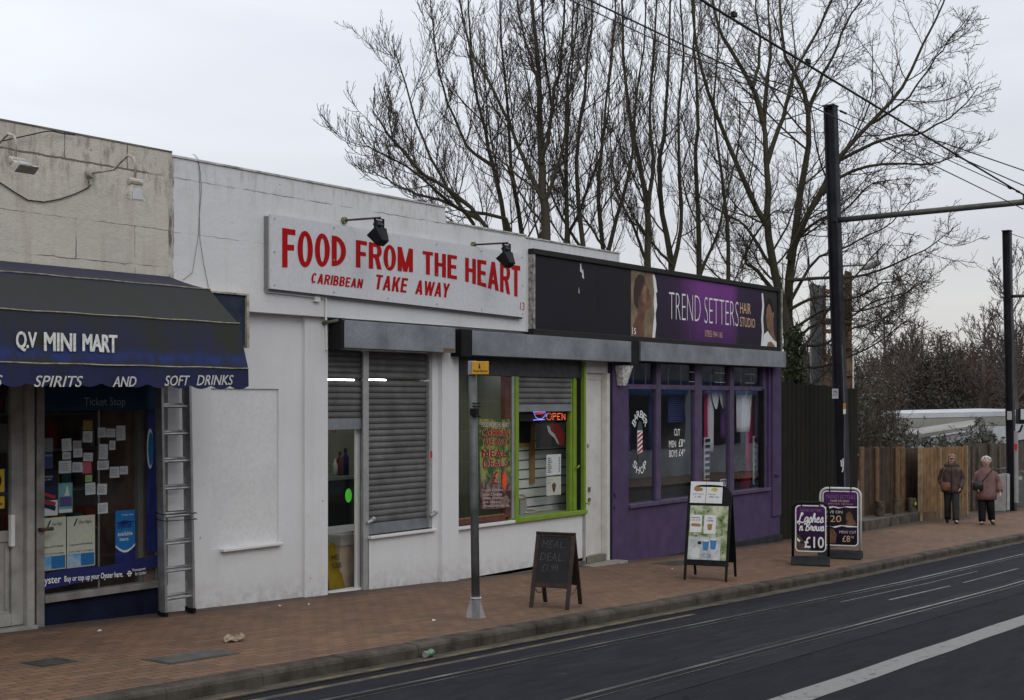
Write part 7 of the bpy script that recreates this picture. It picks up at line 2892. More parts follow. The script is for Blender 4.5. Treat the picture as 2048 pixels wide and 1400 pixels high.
mb.prism_xz([(.6 * k_ + 4.2 * k_ * math.cos(a), 56 * k_ + 4.2 * k_ * math.sin(a)) for a in np.linspace(0, 2 * math.pi, 16, endpoint=False)], -.006, -.001)
mb.build('badge', mat_flat('badge_pale', (.42, .45, .40)), t)
mb = MB(mmc)
mb.tube([(2 * k_, -.02, 71 * k_), (22 * k_, -.02, 55 * k_)], .02, 6)
mb.build('roof_edge', CAB, t)
dR = 39.0
t = thing('handrail', 'pale steel handrail behind the utility cabinet', 'railing', at_depth(1990, 1010, dR))
mb = MB()
mb.tube([at_depth(1978, 942, dR), at_depth(2017, 935, dR - .3), at_depth(2018, 1010, dR - .3)], .03, 8)
mb.tube([at_depth(1978, 942, dR), at_depth(1978, 1012, dR)], .03, 8)
mb.build('rail', ALU, t, smooth=True)
mb = MB()
mb.tube([at_depth(1979, 965, dR), at_depth(2017, 960, dR - .3)], .02, 8)
mb.build('mid_rail', ALU, t, smooth=True)
# signal head on a grey post at the right edge
dS = 36.0
t = thing('tram_signal', 'black tram signal head on a pale post at the right picture edge', 'signal', at_depth(2033, 1000, dS))
mb = MB()
mb.tube([at_depth(2033, 1005, dS), at_depth(2032, 862, dS)], .055, 10)
mb.build('post', mat('signal_post', (.34, .34, .34), .5, .4, var=.12), t)
mb = MB()
h0 = at_depth(2045, 830, dS)
mmc = Matrix(((ex.x, fw[0], 0, h0[0]), (ex.y, fw[1], 0, h0[1]), (0, 0, 1, h0[2]), (0, 0, 0, 1)))
mb = MB(mmc)
mb.prism_xz(rr_outline(.11, -.24, .20, .06), 0, .2)
mb.build('head', BLACK, t)
mb = MB(mmc)
mb.box(-.05, .09, -.008, -.002, -.12, .16)
mb.build('lens_panel', mat_flat('lens_pale', (.55, .58, .58)), t)
mb = MB()
mb.tube([at_depth(2032, 866, dS), at_depth(2040, 862, dS), at_depth(2045, 850, dS)], .03, 8)
mb.build('bracket', BLACK, t)
mb = MB()
c3 = at_depth(2029, 893, dS - .06)
mb.box(c3[0] - .03, c3[0] + .05, c3[1] - .06, c3[1], c3[2] - .08, c3[2] + .08)
mb.build('red_label', mat_flat('red_tag', (.55, .03, .03)), t)

# ------------------------------------------------------------------ litter
g_ = ground(852, 1290)
gx, gy = g_[0], kerb_y(g_[0]) - .21
t = thing('drink_can', 'crushed green drink can lying in the gutter', 'can', (gx, gy, zg(gx) - .104))
mb = MB(Matrix.Translation((gx, gy, zg(gx) - .07)) @ Matrix.Rotation(R(12), 4, 'Z') @ Matrix.Rotation(R(90), 4, 'Y'))
rg = []
for z, r_ in ((-.065, .026), (-.058, .033), (-.02, .031), (.0, .027), (.03, .032), (.055, .033), (.064, .026)):
 rg.append([(r_ * (1 + .12 * math.sin(2 * a + z * 40)) * math.cos(a), r_ * (1 - .10 * math.sin(2 * a + z * 40)) * math.sin(a), z) for a in np.linspace(0, 2 * math.pi, 16, endpoint=False)])
mb.rings(rg)
mb.build('body', mat('can_green', (.02, .16, .05), .3, .5, metal=.3, var=.5, scale=40, col2=(.30, .32, .30)), t, smooth=True)
mb = MB(Matrix.Translation((gx, gy, zg(gx) - .07)) @ Matrix.Rotation(R(12), 4, 'Z') @ Matrix.Rotation(R(90), 4, 'Y'))
mb.tube([(0, 0, -.068), (0, 0, -.0655)], .027, 14)
mb.build('end', ALU, t)
g_ = ground(468, 1283)
mb = MB()
random.seed(21)
P_ = [(-.11, -.01), (-.08, .05), (-.02, .06), (.05, .05), (.11, .03), (.12, -.02), (.06, -.06), (-.02, -.05), (-.08, -.05)]
ctr = (g_[0], g_[1], zg(g_[0]) + .03)
vs = [ctr] + [(g_[0] + x, g_[1] + y, zg(g_[0]) + random.choice((.006, .03, .06))) for x, y in P_]
mb.add(vs, [(0, i, i % len(P_) + 1) for i in range(1, len(P_) + 1)])
o = mb.build('crumpled_bag', mat('kraft_scrap', (.34, .26, .19), .8, .2, var=.4, scale=30))
sm = o.modifiers.new('thick', 'SOLIDIFY')
sm.thickness = .003
tag(o, 'crumpled brown paper bag lying on the paving before the ladder', 'litter')
for px, py, s_, lab in ((868, 1241, .03, 'scrap of white paper on the paving left of the sign post'), (1345, 1138, .02, 'tiny white scrap on the paving by the menu board'), (200, 1262, .03, 'pale scrap on the paving before the mini mart window'), (1770, 1052, .05, 'white scrap at the foot of the sleeper edging'), (618, 1209, .02, 'white crumb on the paving by the take away door'), (560, 1212, .022, 'white crumb on the paving below the white wall')):
 g_ = ground(px, py)
 mb = MB()
 z = zg(g_[0])
 mb.add([(g_[0] - s_, g_[1], z + .004), (g_[0], g_[1] - s_ * .7, z + .006), (g_[0] + s_, g_[1] + .01, z + .005), (g_[0] + .005, g_[1] + s_ * .7, z + .012), (g_[0] + .3 * s_, g_[1], z + .009)], [(0, 1, 4), (1, 2, 4), (2, 3, 4), (3, 0, 4)])
 o = mb.build('litter_scrap', PAPER)
 o.modifiers.new('thick', 'SOLIDIFY').thickness = .003
 tag(o, lab, 'litter', 'paper scraps on the paving')
# ------------------------------------------------------------------ people
def skin_body(name, joints, edges, radii, m, xf, label, cat='person'):
 """one continuous body grown round a posed skeleton"""
 names = list(joints)
 root = Vector((0, 0, 0))
 me = bpy.data.meshes.new(name)
 vs = [tuple(joints[n]) for n in names]
 me.from_pydata(vs, [(names.index(a), names.index(b)) for a, b in edges], [])
 o = bpy.data.objects.new(name, me)
 COL.objects.link(o)
 o.matrix_world = xf
 o.modifiers.new('skin', 'SKIN')
 sv_ = me.skin_vertices[0].data
 for i, n in enumerate(names):
  r_ = radii[n]
  sv_[i].radius = (r_, r_) if not isinstance(r_, tuple) else r_
  sv_[i].use_root = (n == 'pelvis')
 sub = o.modifiers.new('smooth', 'SUBSURF')
 sub.levels = sub.render_levels = 2
 o.data.materials.append(m)
 tag(o, label, cat)
 return o

class Local(MB):
 def kid(s, name, m, parent, smooth=True):
  me = bpy.data.meshes.new(name)
  me.from_pydata(s.v, [], s.f)
  for q in (m if isinstance(m, list) else [m]):
   me.materials.append(q)
  if isinstance(m, list):
   me.polygons.foreach_set('material_index', s.m)
  me.polygons.foreach_set('use_smooth', [smooth] * len(me.polygons))
  me.update()
  o = bpy.data.objects.new(name, me)
  COL.objects.link(o)
  o.parent = parent
  return o

def ell(c, rx, ry, n=20, tw=0.0, wob=0.0, seed=0, sq=1.0):
 pts = []
 for k in range(n):
  a = 2 * math.pi * k / n
  ca, sa = math.cos(a), math.sin(a)
  ca = math.copysign(abs(ca) ** sq, ca)
  sa = math.copysign(abs(sa) ** sq, sa)
  w = 1 + wob * math.sin(3 * a + seed) + wob * .6 * math.sin(7 * a + seed * 2)
  pts.append((c[0] + rx * w * ca, c[1] + ry * w * sa, c[2]))
 return pts

def limb(mb, pts, rads, n=12, wob=.04, seed=0):
 P = [Vector(p) for p in pts]
 Q, Rr = [], []
 for i in range(len(P) - 1):
  for k in range(4):
   u = k / 4
   Q.append(P[i].lerp(P[i + 1], u))
   Rr.append((rads[i] + (rads[i + 1] - rads[i]) * u) * (1 + wob * math.sin(seed + 5.1 * (i * 4 + k))))
 Q.append(P[-1])
 Rr.append(rads[-1])
 mb.tube(Q, Rr, n)

def skeleton(H, sh, pose):
 """joints for a figure facing -Y (towards the viewer); +X is the viewer's right"""
 j = {}
 j['pelvis'] = (0, 0, .53 * H)
 j['waist'] = (0, -.005, .60 * H)
 j['chest'] = (0, .0, .72 * H)
 j['neck'] = (0, -.005 + pose.get('stoop', 0), .83 * H)
 hd = pose.get('head', (0, -.02))
 j['head0'] = (hd[0] * .5, hd[1] * .5 + pose.get('stoop', 0), .875 * H)
 j['head1'] = (hd[0], hd[1] + pose.get('stoop', 0), .93 * H)
 j['head2'] = (hd[0], hd[1] + .01 + pose.get('stoop', 0), .978 * H)
 for s, t in ((-1, 'l'), (1, 'r')):
  j['sh' + t] = (s * sh * .86, 0, .78 * H)
  for k in ('el', 'wr'):
   j[k + t] = pose[k + t]
  j['hip' + t] = (s * .085, 0, .51 * H)
  j['kn' + t] = pose['kn' + t]
  j['an' + t] = pose['an' + t]
  j['to' + t] = pose['to' + t]
  # hand: palm and five fingers hanging from the wrist
  w = Vector(j['wr' + t])
  d = (w - Vector(j['el' + t])).normalized()
  side = Vector((0, -1, 0))
  side = (side - d * side.dot(d)).normalized()
  palm = w + d * .07
  j['pa' + t] = tuple(palm)
  for i, (L, off) in enumerate(((.062, -.026), (.07, -.009), (.066, .009), (.052, .024))):
   b = palm + side * off + d * .012
   curl = Vector((-s * .35, 0, 0))
   j['f%d%s' % (i, t)] = tuple(b + (d + curl).normalized() * L * .5)
   j['g%d%s' % (i, t)] = tuple(b + (d + curl).normalized() * L * .5 + (d + curl * 2.4).normalized() * L * .5)
  j['th' + t] = tuple(w + d * .045 + side * .045 + Vector((-s * .01, 0, 0)))
 return j

EDGES = [('pelvis', 'waist'), ('waist', 'chest'), ('chest', 'neck'), ('neck', 'head0'), ('head0', 'head1'), ('head1', 'head2')]
for t in 'lr':
 EDGES += [('chest', 'sh' + t), ('sh' + t, 'el' + t), ('el' + t, 'wr' + t), ('wr' + t, 'pa' + t), ('wr' + t, 'th' + t), ('pelvis', 'hip' + t), ('hip' + t, 'kn' + t), ('kn' + t, 'an' + t), ('an' + t, 'to' + t)]
 for i in range(4):
  EDGES += [('pa' + t, 'f%d%s' % (i, t)), ('f%d%s' % (i, t), 'g%d%s' % (i, t))]

def radii_for(j):
 base = dict(pelvis=(.14, .11), waist=(.125, .10), chest=(.13, .10), neck=.056, head0=(.066, .072), head1=(.092, .104), head2=(.070, .080))
 r_ = {}
 for n in j:
  if n in base: r_[n] = base[n]
  elif n[:2] == 'sh': r_[n] = .038
  elif n[:2] == 'el': r_[n] = .036
  elif n[:2] == 'wr': r_[n] = .028
  elif n[:2] == 'pa': r_[n] = (.036, .018)
  elif n[:2] == 'th': r_[n] = .010
  elif n[0] == 'f': r_[n] = .0095
  elif n[0] == 'g': r_[n] = .008
  elif n[:3] == 'hip': r_[n] = .085
  elif n[:2] == 'kn': r_[n] = .058
  elif n[:2] == 'an': r_[n] = .038
  elif n[:2] == 'to': r_[n] = .034
 return r_

def face(body, hx, hy, hz, skin, lips):
 """nose, mouth, eyes and ears on the front of the head"""
 mb = Local()
 yf = hy - .085
 mb.rings([[(hx - .013, yf + .012, hz - .022), (hx + .013, yf + .012, hz - .022), (hx, yf - .02, hz - .020)], [(hx - .006, yf + .012, hz + .02), (hx + .006, yf + .012, hz + .02), (hx, yf + .004, hz + .02)]])
 for s in (-1, 1):
  mb.ball((hx + s * .078, hy + .01, hz - .005), .012, .022, .032, 8, 6)
 mb.kid('nose_and_ears', skin, body)
 mb = Local()
 mb.ball((hx, yf + .012, hz - .050), .022, .008, .006, 10, 6)
 mb.kid('mouth', lips, body)
 mb = Local()
 for s in (-1, 1):
  mb.ball((hx + s * .030, yf + .012, hz + .012), .012, .008, .006, 8, 6)
 mb.kid('eyes', mat_flat('eye_dark', (.02, .018, .018), .3), body)

def shoe(mb, a, t, w=.042):
 A, T = Vector(a), Vector(t)
 d = (T - A)
 d.z = 0
 d.normalize()
 s = Vector((d.y, -d.x, 0))
 z = 0.0
 rg = []
 for u, ww, h in ((-.065, .55, .075), (-.03, .85, .10), (.04, .95, .085), (.11, 1.05, .06), (.165, .85, .045), (.19, .35, .03)):
  c = A + d * u
  r_ = []
  for k in range(10):
   q = 2 * math.pi * k / 10
   r_.append(tuple(Vector((c.x, c.y, z)) + s * (w * ww * math.cos(q)) + Vector((0, 0, max(0, h * (.5 + .5 * math.sin(q)))))))
  rg.append(r_)
 mb.rings(rg)

SKINP = mat('skin_pale', (.56, .37, .30), .55, .3, var=.08, scale=12)
LIPS = mat_flat('lips', (.30, .10, .09))

def facing(px, py, turn=0.0):
 g_ = ground(px, py)
 z = zg(g_[0])
 d = Vector((CX - g_[0], CY - g_[1], 0)).normalized()      # towards the camera
 a = math.atan2(d.y, d.x) + math.pi / 2 + R(turn)
 return Matrix.Translation((g_[0], g_[1], z)) @ Matrix.Rotation(a, 4, 'Z'), (g_[0], g_[1], z)

# --- the woman in the brown padded coat, hands in her pockets, mid step
H = 1.64
poseA = dict(head=(.01, -.03), ell=(-.25, .05, 1.03), wrl=(-.18, -.10, .87), elr=(.25, .05, 1.03), wrr=(.205, -.09, .86),
             knl=(-.085, .03, .47), anl=(-.085, .16, .10), tol=(-.09, .06, .035), knr=(.095, -.09, .47), anr=(.10, -.13, .08), tor=(.125, -.27, .03))
xfA, locA = facing(1903, 1046)
jA = skeleton(H, .175, poseA)
pA = skin_body('person', jA, EDGES, radii_for(jA), SKINP, xfA, 'woman in a brown padded coat and sunglasses with hands in pockets')
hx, hy, hz = jA['head1']
face(pA, hx, hy, hz - .01, SKINP, LIPS)
COATA = mat('brown_coat', (.095, .064, .058), .8, .2, var=.3, scale=9, bump=.3, bscale=30)
mb = Local()
rg = []
for i, (z, rx, ry) in enumerate(((.72, .215, .165), (.78, .225, .172), (.88, .218, .165), (.98, .205, .155), (1.06, .20, .15), (1.12, .208, .153), (1.20, .205, .15), (1.27, .19, .142), (1.33, .15, .12), (1.385, .09, .085))):
 rg.append(ell((0, 0, z), rx, ry, 24, wob=.018, seed=i * 2.1, sq=.85))
mb.rings(rg)
for t, s in (('l', -1), ('r', 1)):
 e, w = Vector(jA['el' + t]), Vector(jA['wr' + t])
 limb(mb, [(s * .10, 0, 1.325), (s * .185, .02, 1.225), e, w + (w - e).normalized() * .06], [.03, .074, .070, .058], 14, .05, s)
mb.kid('coat', COATA, pA)
mb = Local()
mb.tube([(.0, -.172, .74), (.0, -.172, .9), (.0, -.160, 1.05), (.0, -.158, 1.2), (0, -.135, 1.33)], .007, 6)
for s in (-1, 1):
 mb.box(s * .13 - .055, s * .13 + .055, -.166 + .02 * 1, -.135, .90, .915)
mb.kid('zip_and_pockets', mat_flat('coat_dark', (.03, .02, .02)), pA)
mb = Local()
rg = []
for i, (z, rx, ry) in enumerate(((1.31, .15, .125), (1.345, .175, .145), (1.385, .165, .14), (1.41, .125, .11), (1.395, .085, .08))):
 rg.append(ell((0, .015, z), rx, ry, 26, wob=.06, seed=i * 1.7))
mb.rings(rg)
mb.kid('fur_collar', mat('fur_collar', (.10, .075, .055), .95, .1, var=.4, scale=40, bump=.6, bscale=120), pA)
HAIRA = mat('auburn_hair', (.28, .14, .08), .5, .4, var=.3, scale=25)
mb = Local()
rg = []
for z, rx, ry, oy in ((hz - .115, .088, .07, .035), (hz - .06, .093, .083, .028), (hz + .0, .092, .09, .022), (hz + .045, .088, .092, .012), (hz + .075, .070, .078, .008), (hz + .095, .035, .04, .008)):
 rg.append(ell((hx, hy + oy, z), rx, ry, 20, wob=.02, seed=z * 30))
mb.rings(rg)
# a parting: the fringe is cut back from the face
mb.v = [(x, (max(y, hy - .048) if z < hz + .035 and abs(x - hx) < .062 else y), z) for x, y, z in mb.v]
mb.kid('hair', HAIRA, pA)
mb = Local()
for s in (-1, 1):
 mb.ball((hx + s * .030, hy - .088, hz + .004), .024, .007, .017, 10, 6)
mb.box(hx - .008, hx + .008, hy - .094, hy - .088, hz + .006, hz + .012)
for s in (-1, 1):
 mb.box(hx + s * .052 - .003, hx + s * .052 + .003, hy - .088, hy + .0, hz + .006, hz + .012)
mb.kid('sunglasses', mat_flat('sunglass_dark', (.012, .010, .010), .2, .5), pA)
JEANS = mat('dark_jeans', (.045, .046, .056), .85, .2, var=.2, scale=10)
mb = Local()
for t, s in (('l', -1), ('r', 1)):
 a = Vector(jA['an' + t])
 limb(mb, [(s * .075, 0, .83), jA['kn' + t], (a.x, a.y, a.z - .01)], [.112, .082, .078], 14, .03, s * 2)
mb.kid('trousers', JEANS, pA)
mb = Local()
for t in 'lr':
 shoe(mb, jA['an' + t], jA['to' + t])
mb.v = [(x, y, z + (.02 if y > .02 else 0)) for x, y, z in mb.v]
mb.kid('shoes', mat_flat('shoe_black', (.012, .012, .012), .4), pA)
# her bag
bc = xfA @ Vector((-.13, -.185, .86))
t_ = thing('handbag', 'rust brown handbag hanging at the hip of the brown coat', 'handbag', bc)
mb = MB(xfA)
rg = []
for z, rx, ry in ((.765, .095, .035), (.79, .115, .048), (.87, .112, .045), (.945, .10, .03), (.965, .085, .018)):
 rg.append(ell((-.13, -.20, z), rx, ry, 16, sq=.7))
mb.rings(rg)
mb.build('body', mat('rust_leather', (.17, .065, .032), .5, .4, var=.25, scale=12), t_, smooth=True)
mb = MB(xfA)
mb.tube([(-.20, -.20, .955), (-.215, -.15, 1.05), (-.19, -.13, 1.2), (-.13, -.10, 1.33)], .009, 6)
mb.build('strap', mat('rust_leather', (.17, .065, .032)), t_, smooth=True)

# --- the older woman in the pink coat
H = 1.58
poseB = dict(stoop=-.03, head=(.0, -.055), ell=(-.245, .05, .98), wrl=(-.215, -.15, .86), elr=(.275, .05, .98), wrr=(.30, -.06, .77),
             knl=(-.09, -.06, .44), anl=(-.09, -.07, .075), tol=(-.11, -.20, .03), knr=(.095, -.05, .45), anr=(.13, .10, .12), tor=(.16, -.01, .06))
xfB, locB = facing(1972, 1049, 4)
jB = skeleton(H, .17, poseB)
pB = skin_body('person', jB, EDGES, radii_for(jB), SKINP, xfB, 'older woman with white curly hair in a dusty pink coat looking down')
hx, hy, hz = jB['head1']
face(pB, hx, hy, hz - .02, SKINP, LIPS)
COATB = mat('dusty_pink_coat', (.215, .125, .115), .8, .2, var=.14, scale=7, bump=.25, bscale=18)
mb = Local()
rg = []
for i, (z, rx, ry) in enumerate(((.585, .235, .19), (.70, .232, .188), (.85, .222, .18), (.98, .21, .168), (1.10, .205, .158), (1.18, .195, .15), (1.245, .17, .135), (1.30, .12, .105), (1.335, .08, .075))):
 rg.append(ell((0, -.01 if z > 1.2 else 0, z), rx, ry, 26, wob=.022, seed=i * .9, sq=.88))
mb.rings(rg)
for t, s in (('l', -1), ('r', 1)):
 e, w = Vector(jB['el' + t]), Vector(jB['wr' + t])
 limb(mb, [(s * .09, 0, 1.275), (s * .185, .01, 1.165), e, w], [.03, .074, .076, .066], 14, .05, s)
mb.kid('coat', COATB, pB)
mb = Local()
for s in (-1, 1):
 mb.add([(0, -.125, 1.255), (s * .10, -.115, 1.285), (s * .085, -.06, 1.345), (s * .04, -.085, 1.335)], [(0, 1, 2, 3)])
mb.kid('collar', COATB, pB, False).modifiers.new('thick', 'SOLIDIFY').thickness = .008
mb = Local()
for z in (1.17, 1.03, .89, .75):
 mb.ball((.012, -.155 - (.02 if z < 1.1 else 0) - (.012 if z < .9 else 0), z), .012, .006, .012, 8, 6)
mb.kid('buttons', mat_flat('button_brown', (.09, .05, .045)), pB)
WHAIR = mat('white_hair', (.62, .60, .57), .7, .2, var=.15, scale=40, bump=.6, bscale=90)
mb = Local()
rr = random.Random(9)
for k in range(70):
 a, b_ = rr.uniform(0, 6.28), rr.uniform(-.25, 1.5)
 x, y, z = math.cos(a) * math.cos(b_), math.sin(a) * math.cos(b_), math.sin(b_)
 if y < -.35 and z < .45:
  continue
 mb.ball((hx + .092 * x, hy + .02 + .088 * y, hz + .02 + .085 * z), rr.uniform(.022, .034), None, None, 7, 5)
mb.kid('hair', WHAIR, pB)
mb = Local()
for t, s in (('l', -1), ('r', 1)):
 a = Vector(jB['an' + t])
 limb(mb, [(s * .08, 0, .72), jB['kn' + t], (a.x, a.y, a.z)], [.115, .092, .08], 14, .03, s * 2)
mb.kid('trousers', mat_flat('black_trousers', (.014, .014, .016), .8), pB)
mb = Local()
shoe(mb, jB['anl'], jB['tol'])
n0 = len(mb.v)
shoe(mb, jB['anr'], jB['tor'])
mb.v = [(x, y, z + (.0 if i < n0 else max(0, .035 + (y - .1) * .30))) for i, (x, y, z) in enumerate(mb.v)]
mb.kid('shoes', mat_flat('shoe_brown', (.05, .035, .03), .35), pB)
bc = xfB @ Vector((-.19, -.2, .88))
t_ = thing('shoulder_bag', 'black shoulder bag slung across the pink coat', 'handbag', bc)
mb = MB(xfB)
rg = []
for z, rx, ry in ((.80, .09, .04), (.82, .115, .058), (.92, .118, .058), (1.0, .10, .04), (1.02, .08, .02)):
 rg.append(ell((-.19, -.205, z), rx, ry, 16, sq=.7))
mb.rings(rg)
mb.build('body', mat('black_leather', (.015, .015, .017), .45, .4, var=.25), t_, smooth=True)
mb = MB(xfB)
mb.tube([(-.10, -.215, 1.01), (-.02, -.19, 1.10), (.06, -.165, 1.20), (.13, -.11, 1.28), (.15, -.02, 1.325), (.13, .06, 1.31)], .011, 6)
mb.build('strap', mat('black_leather', (.015, .015, .017)), t_, smooth=True)
# ------------------------------------------------------------------ trees
class Tubes:
 """many tapered tubes at once, batched by point count"""

 def __init__(s):
  s.b = []

 def add(s, P, Rr, n):
  if len(P):
   s.b.append((np.asarray(P, float), np.asarray(Rr, float), n))

 def build(s, name, mats, parent, midx=None):
  V, F, M_ = [], [], []
  base = 0
  for bi, (P, Rr, n) in enumerate(s.b):
   B, N, _ = P.shape
   T = np.gradient(P, axis=1)
   T /= np.linalg.norm(T, axis=2, keepdims=True) + 1e-9
   ref = np.array([.31, .52, .12])
   U = np.cross(T, ref)
   U /= np.linalg.norm(U, axis=2, keepdims=True) + 1e-9
   W = np.cross(T, U)
   ang = np.arange(n) * 2 * np.pi / n
   v = P[:, :, None, :] + Rr[:, :, None, None] * (np.cos(ang)[None, None, :, None] * U[:, :, None, :] + np.sin(ang)[None, None, :, None] * W[:, :, None, :])
   V.append(v.reshape(-1, 3))
   idx = np.arange(B * N * n).reshape(B, N, n) + base
   a = idx[:, :-1, :]
   b = np.roll(idx, -1, axis=2)[:, :-1, :]
   c = np.roll(idx, -1, axis=2)[:, 1:, :]
   d = idx[:, 1:, :]
   q = np.stack([a, b, c, d], axis=-1).reshape(-1, 4)
   F.append(q)
   M_.append(np.full(len(q), 0 if midx is None else midx[bi]))
   base += B * N * n
  V = np.concatenate(V)
  F = np.concatenate(F)
  if parent is not None:
   V = V - np.array(ORG[parent])
  me = bpy.data.meshes.new(name)
  me.vertices.add(len(V))
  me.vertices.foreach_set('co', V.astype(np.float32).ravel())
  me.loops.add(F.size)
  me.loops.foreach_set('vertex_index', F.astype(np.int32).ravel())
  me.polygons.add(len(F))
  me.polygons.foreach_set('loop_start', np.arange(0, F.size, 4, dtype=np.int32))
  me.polygons.foreach_set('use_smooth', np.ones(len(F), dtype=bool))
  for m in (mats if isinstance(mats, list) else [mats]):
   me.materials.append(m)
  if midx is not None:
   me.polygons.foreach_set('material_index', np.concatenate(M_).astype(np.int32))
  me.update(calc_edges=True)
  o = bpy.data.objects.new(name, me)
  COL.objects.link(o)
  if parent is not None:
   o.parent = parent
  return o

def resample(pts, n):
 """smooth curve through control points"""
 p = np.asarray(pts, float)
 if len(p) == 2:
  p = np.stack([p[0], p[0] * .5 + p[1] * .5, p[1]])
 e = np.concatenate([[2 * p[0] - p[1]], p, [2 * p[-1] - p[-2]]])
 out = []
 m = len(p) - 1
 for u in np.linspace(0, m, n):
  i = min(int(u), m - 1)
  t = u - i
  a, b, c, d = e[i], e[i + 1], e[i + 2], e[i + 3]
  out.append(.5 * ((2 * b) + (-a + c) * t + (2 * a - 5 * b + 4 * c - d) * t * t + (-a + 3 * b - 3 * c + d) * t ** 3))
 return np.array(out)

def sprout(P, Rr, K, rng, lf, ang, N, up, wig, tmin=.12, tmax=1.0, rf=.5, rmin=.003, out=None, lmax=9.0, keep=1.0, curve=0.0, rtip=.35, ltop=.55):
 """grow K children on each branch (arrays in, arrays out)"""
 B, n, _ = P.shape
 seg = np.linalg.norm(P[:, 1:] - P[:, :-1], axis=2).sum(1)
 t = (np.arange(K)[None] + rng.uniform(0, 1, (B, K))) / K * (tmax - tmin) + tmin
 f = np.clip(t * (n - 1), 0, n - 1.001)
 i = f.astype(int)
 w = (f - i)[..., None]
 bi = np.arange(B)[:, None]
 S0 = P[bi, i] * (1 - w) + P[bi, i + 1] * w
 r0 = Rr[bi, i] * (1 - w[..., 0]) + Rr[bi, i + 1] * w[..., 0]
 T = P[bi, i + 1] - P[bi, i]
 T /= np.linalg.norm(T, axis=2, keepdims=True) + 1e-9
 rnd_ = rng.normal(size=T.shape)
 if out is not None:
  rnd_ += out
 perp = rnd_ - T * (rnd_ * T).sum(2, keepdims=True)
 perp /= np.linalg.norm(perp, axis=2, keepdims=True) + 1e-9
 a = np.radians(ang) * rng.uniform(.65, 1.3, (B, K))[..., None]
 D = T * np.cos(a) + perp * np.sin(a)
 L = np.minimum(seg[:, None] * lf * (1 - ltop * t) * rng.uniform(.55, 1.35, (B, K)), lmax)
 m = rng.uniform(0, 1, (B, K)) < keep
 S0, D, L, r0 = S0[m], D[m], L[m], r0[m]
 pts = [S0]
 d = D.copy()
 p = S0.copy()
 for k in range(N - 1):
  d = d + np.array([0, 0, up]) * (1.0 + curve * k) + rng.normal(size=d.shape) * wig
  d /= np.linalg.norm(d, axis=1, keepdims=True) + 1e-9
  p = p + d * (L / (N - 1))[:, None]
  pts.append(p.copy())
 Q = np.stack(pts, 1)
 rb = np.maximum(np.minimum(r0 * rf * 1.6, rf * .6 * r0 + L * .0045), rmin)
 RR = rb[:, None] * np.linspace(1, rtip, N)[None]
 return Q, np.maximum(RR, rmin * .75)

BARK = mat('bark_brown', (.052, .043, .034), .9, .2, var=.4, scale=5, col2=(.050, .052, .028), fine=.2, bump=.4, bscale=40)
BARKG = mat('bark_green', (.062, .055, .040), .9, .2, var=.5, scale=2.2, col2=(.050, .052, .026), fine=.25, bump=.5, bscale=30)
TWIG = mat('twig_brown', (.085, .068, .056), .85, .2, var=.3, scale=3)

def limbs_from(spec, rng):
 """spec rows: (depth m, spread m, base radius m, tip radius m, [(px,py)...])"""
 P, Rr = [], []
 for dep, spread, r0, r1, px in spec:
  n = len(px)
  pts = [at_depth(a, b, dep + spread * (k / (n - 1)) ** 1.3) for k, (a, b) in enumerate(px)]
  q = resample(pts, 14)
  q[1:-1] += rng.normal(size=(12, 3)) * .012
  P.append(q)
  Rr.append((r0 + (r1 - r0) * np.linspace(0, 1, 14) ** .62) * .66)
 return np.array(P), np.array(Rr)

def guided_tree(name, label, base, spec, seed, bark, k1=18, k2=10, k3=4, up=.10, lf1=.34, ang1=42, group=None, side=None, rmin=.0039):
 rng = np.random.default_rng(seed)
 t = thing(name, label, 'tree', base, group)
 P, Rr = limbs_from(spec, rng)
 tk = Tubes()
 tk.add(P, Rr, 10)
 tk.build('trunk', bark, t)
 P1, R1 = sprout(P, Rr, k1, rng, lf1, ang1 + 6, 9, up * 1.1, .08, .10, .99, .28, .0070, lmax=4.0, ltop=.5)
 P2, R2 = sprout(P1, R1, k2, rng, .50, 50, 7, up * 1.7, .08, .08, 1.0, .5, .0052, lmax=1.8, ltop=.6)
 P3, R3 = sprout(P2, R2, k3, rng, .42, 54, 6, up * 2.4, .08, .1, 1.0, .6, rmin, lmax=.7)
 P0, R0 = sprout(P1, R1, 6, rng, .16, 55, 5, up * 2, .14, .05, .98, .4, rmin, lmax=.6)
 tw = Tubes()
 tw.add(P1, R1, 5)
 tw.add(P2, R2, 4)
 tw.add(P3, R3, 3)
 tw.add(P0, R0, 3)
 tw.build('crown', TWIG, t)
 return t

# left hand group, ash-like, rising behind the white parapet
A = 24.5
ashA = [
 (A, .2, .175, .045, [(1091, 640), (1092, 475), (1088, 389), (1083, 321), (1081, 250), (1079, 178), (1072, 90), (1062, -20)]),
 (A, 1.2, .085, .02, [(1087, 400), (1062, 350), (1036, 296), (1011, 232), (972, 157), (943, 103), (918, 0), (905, -60)]),
 (A, -1.0, .075, .02, [(1083, 325), (1096, 270), (1104, 200), (1122, 118), (1128, 30), (1130, -50)]),
 (A, -.6, .06, .016, [(1092, 400), (1112, 340), (1130, 260), (1137, 180), (1150, 80), (1158, -30)]),
 (A, .8, .05, .014, [(1079, 180), (1060, 110), (1040, 40), (1030, -40)]),
 (A, -1.4, .05, .014, [(1104, 210), (1090, 120), (1086, 20), (1080, -50)]),
]
guided_tree('ash_tree', 'bare grey tree with one thick trunk rising behind the white parapet', at_depth(1091, 900, A), ashA, 11, BARK, group='bare trees behind the shops')
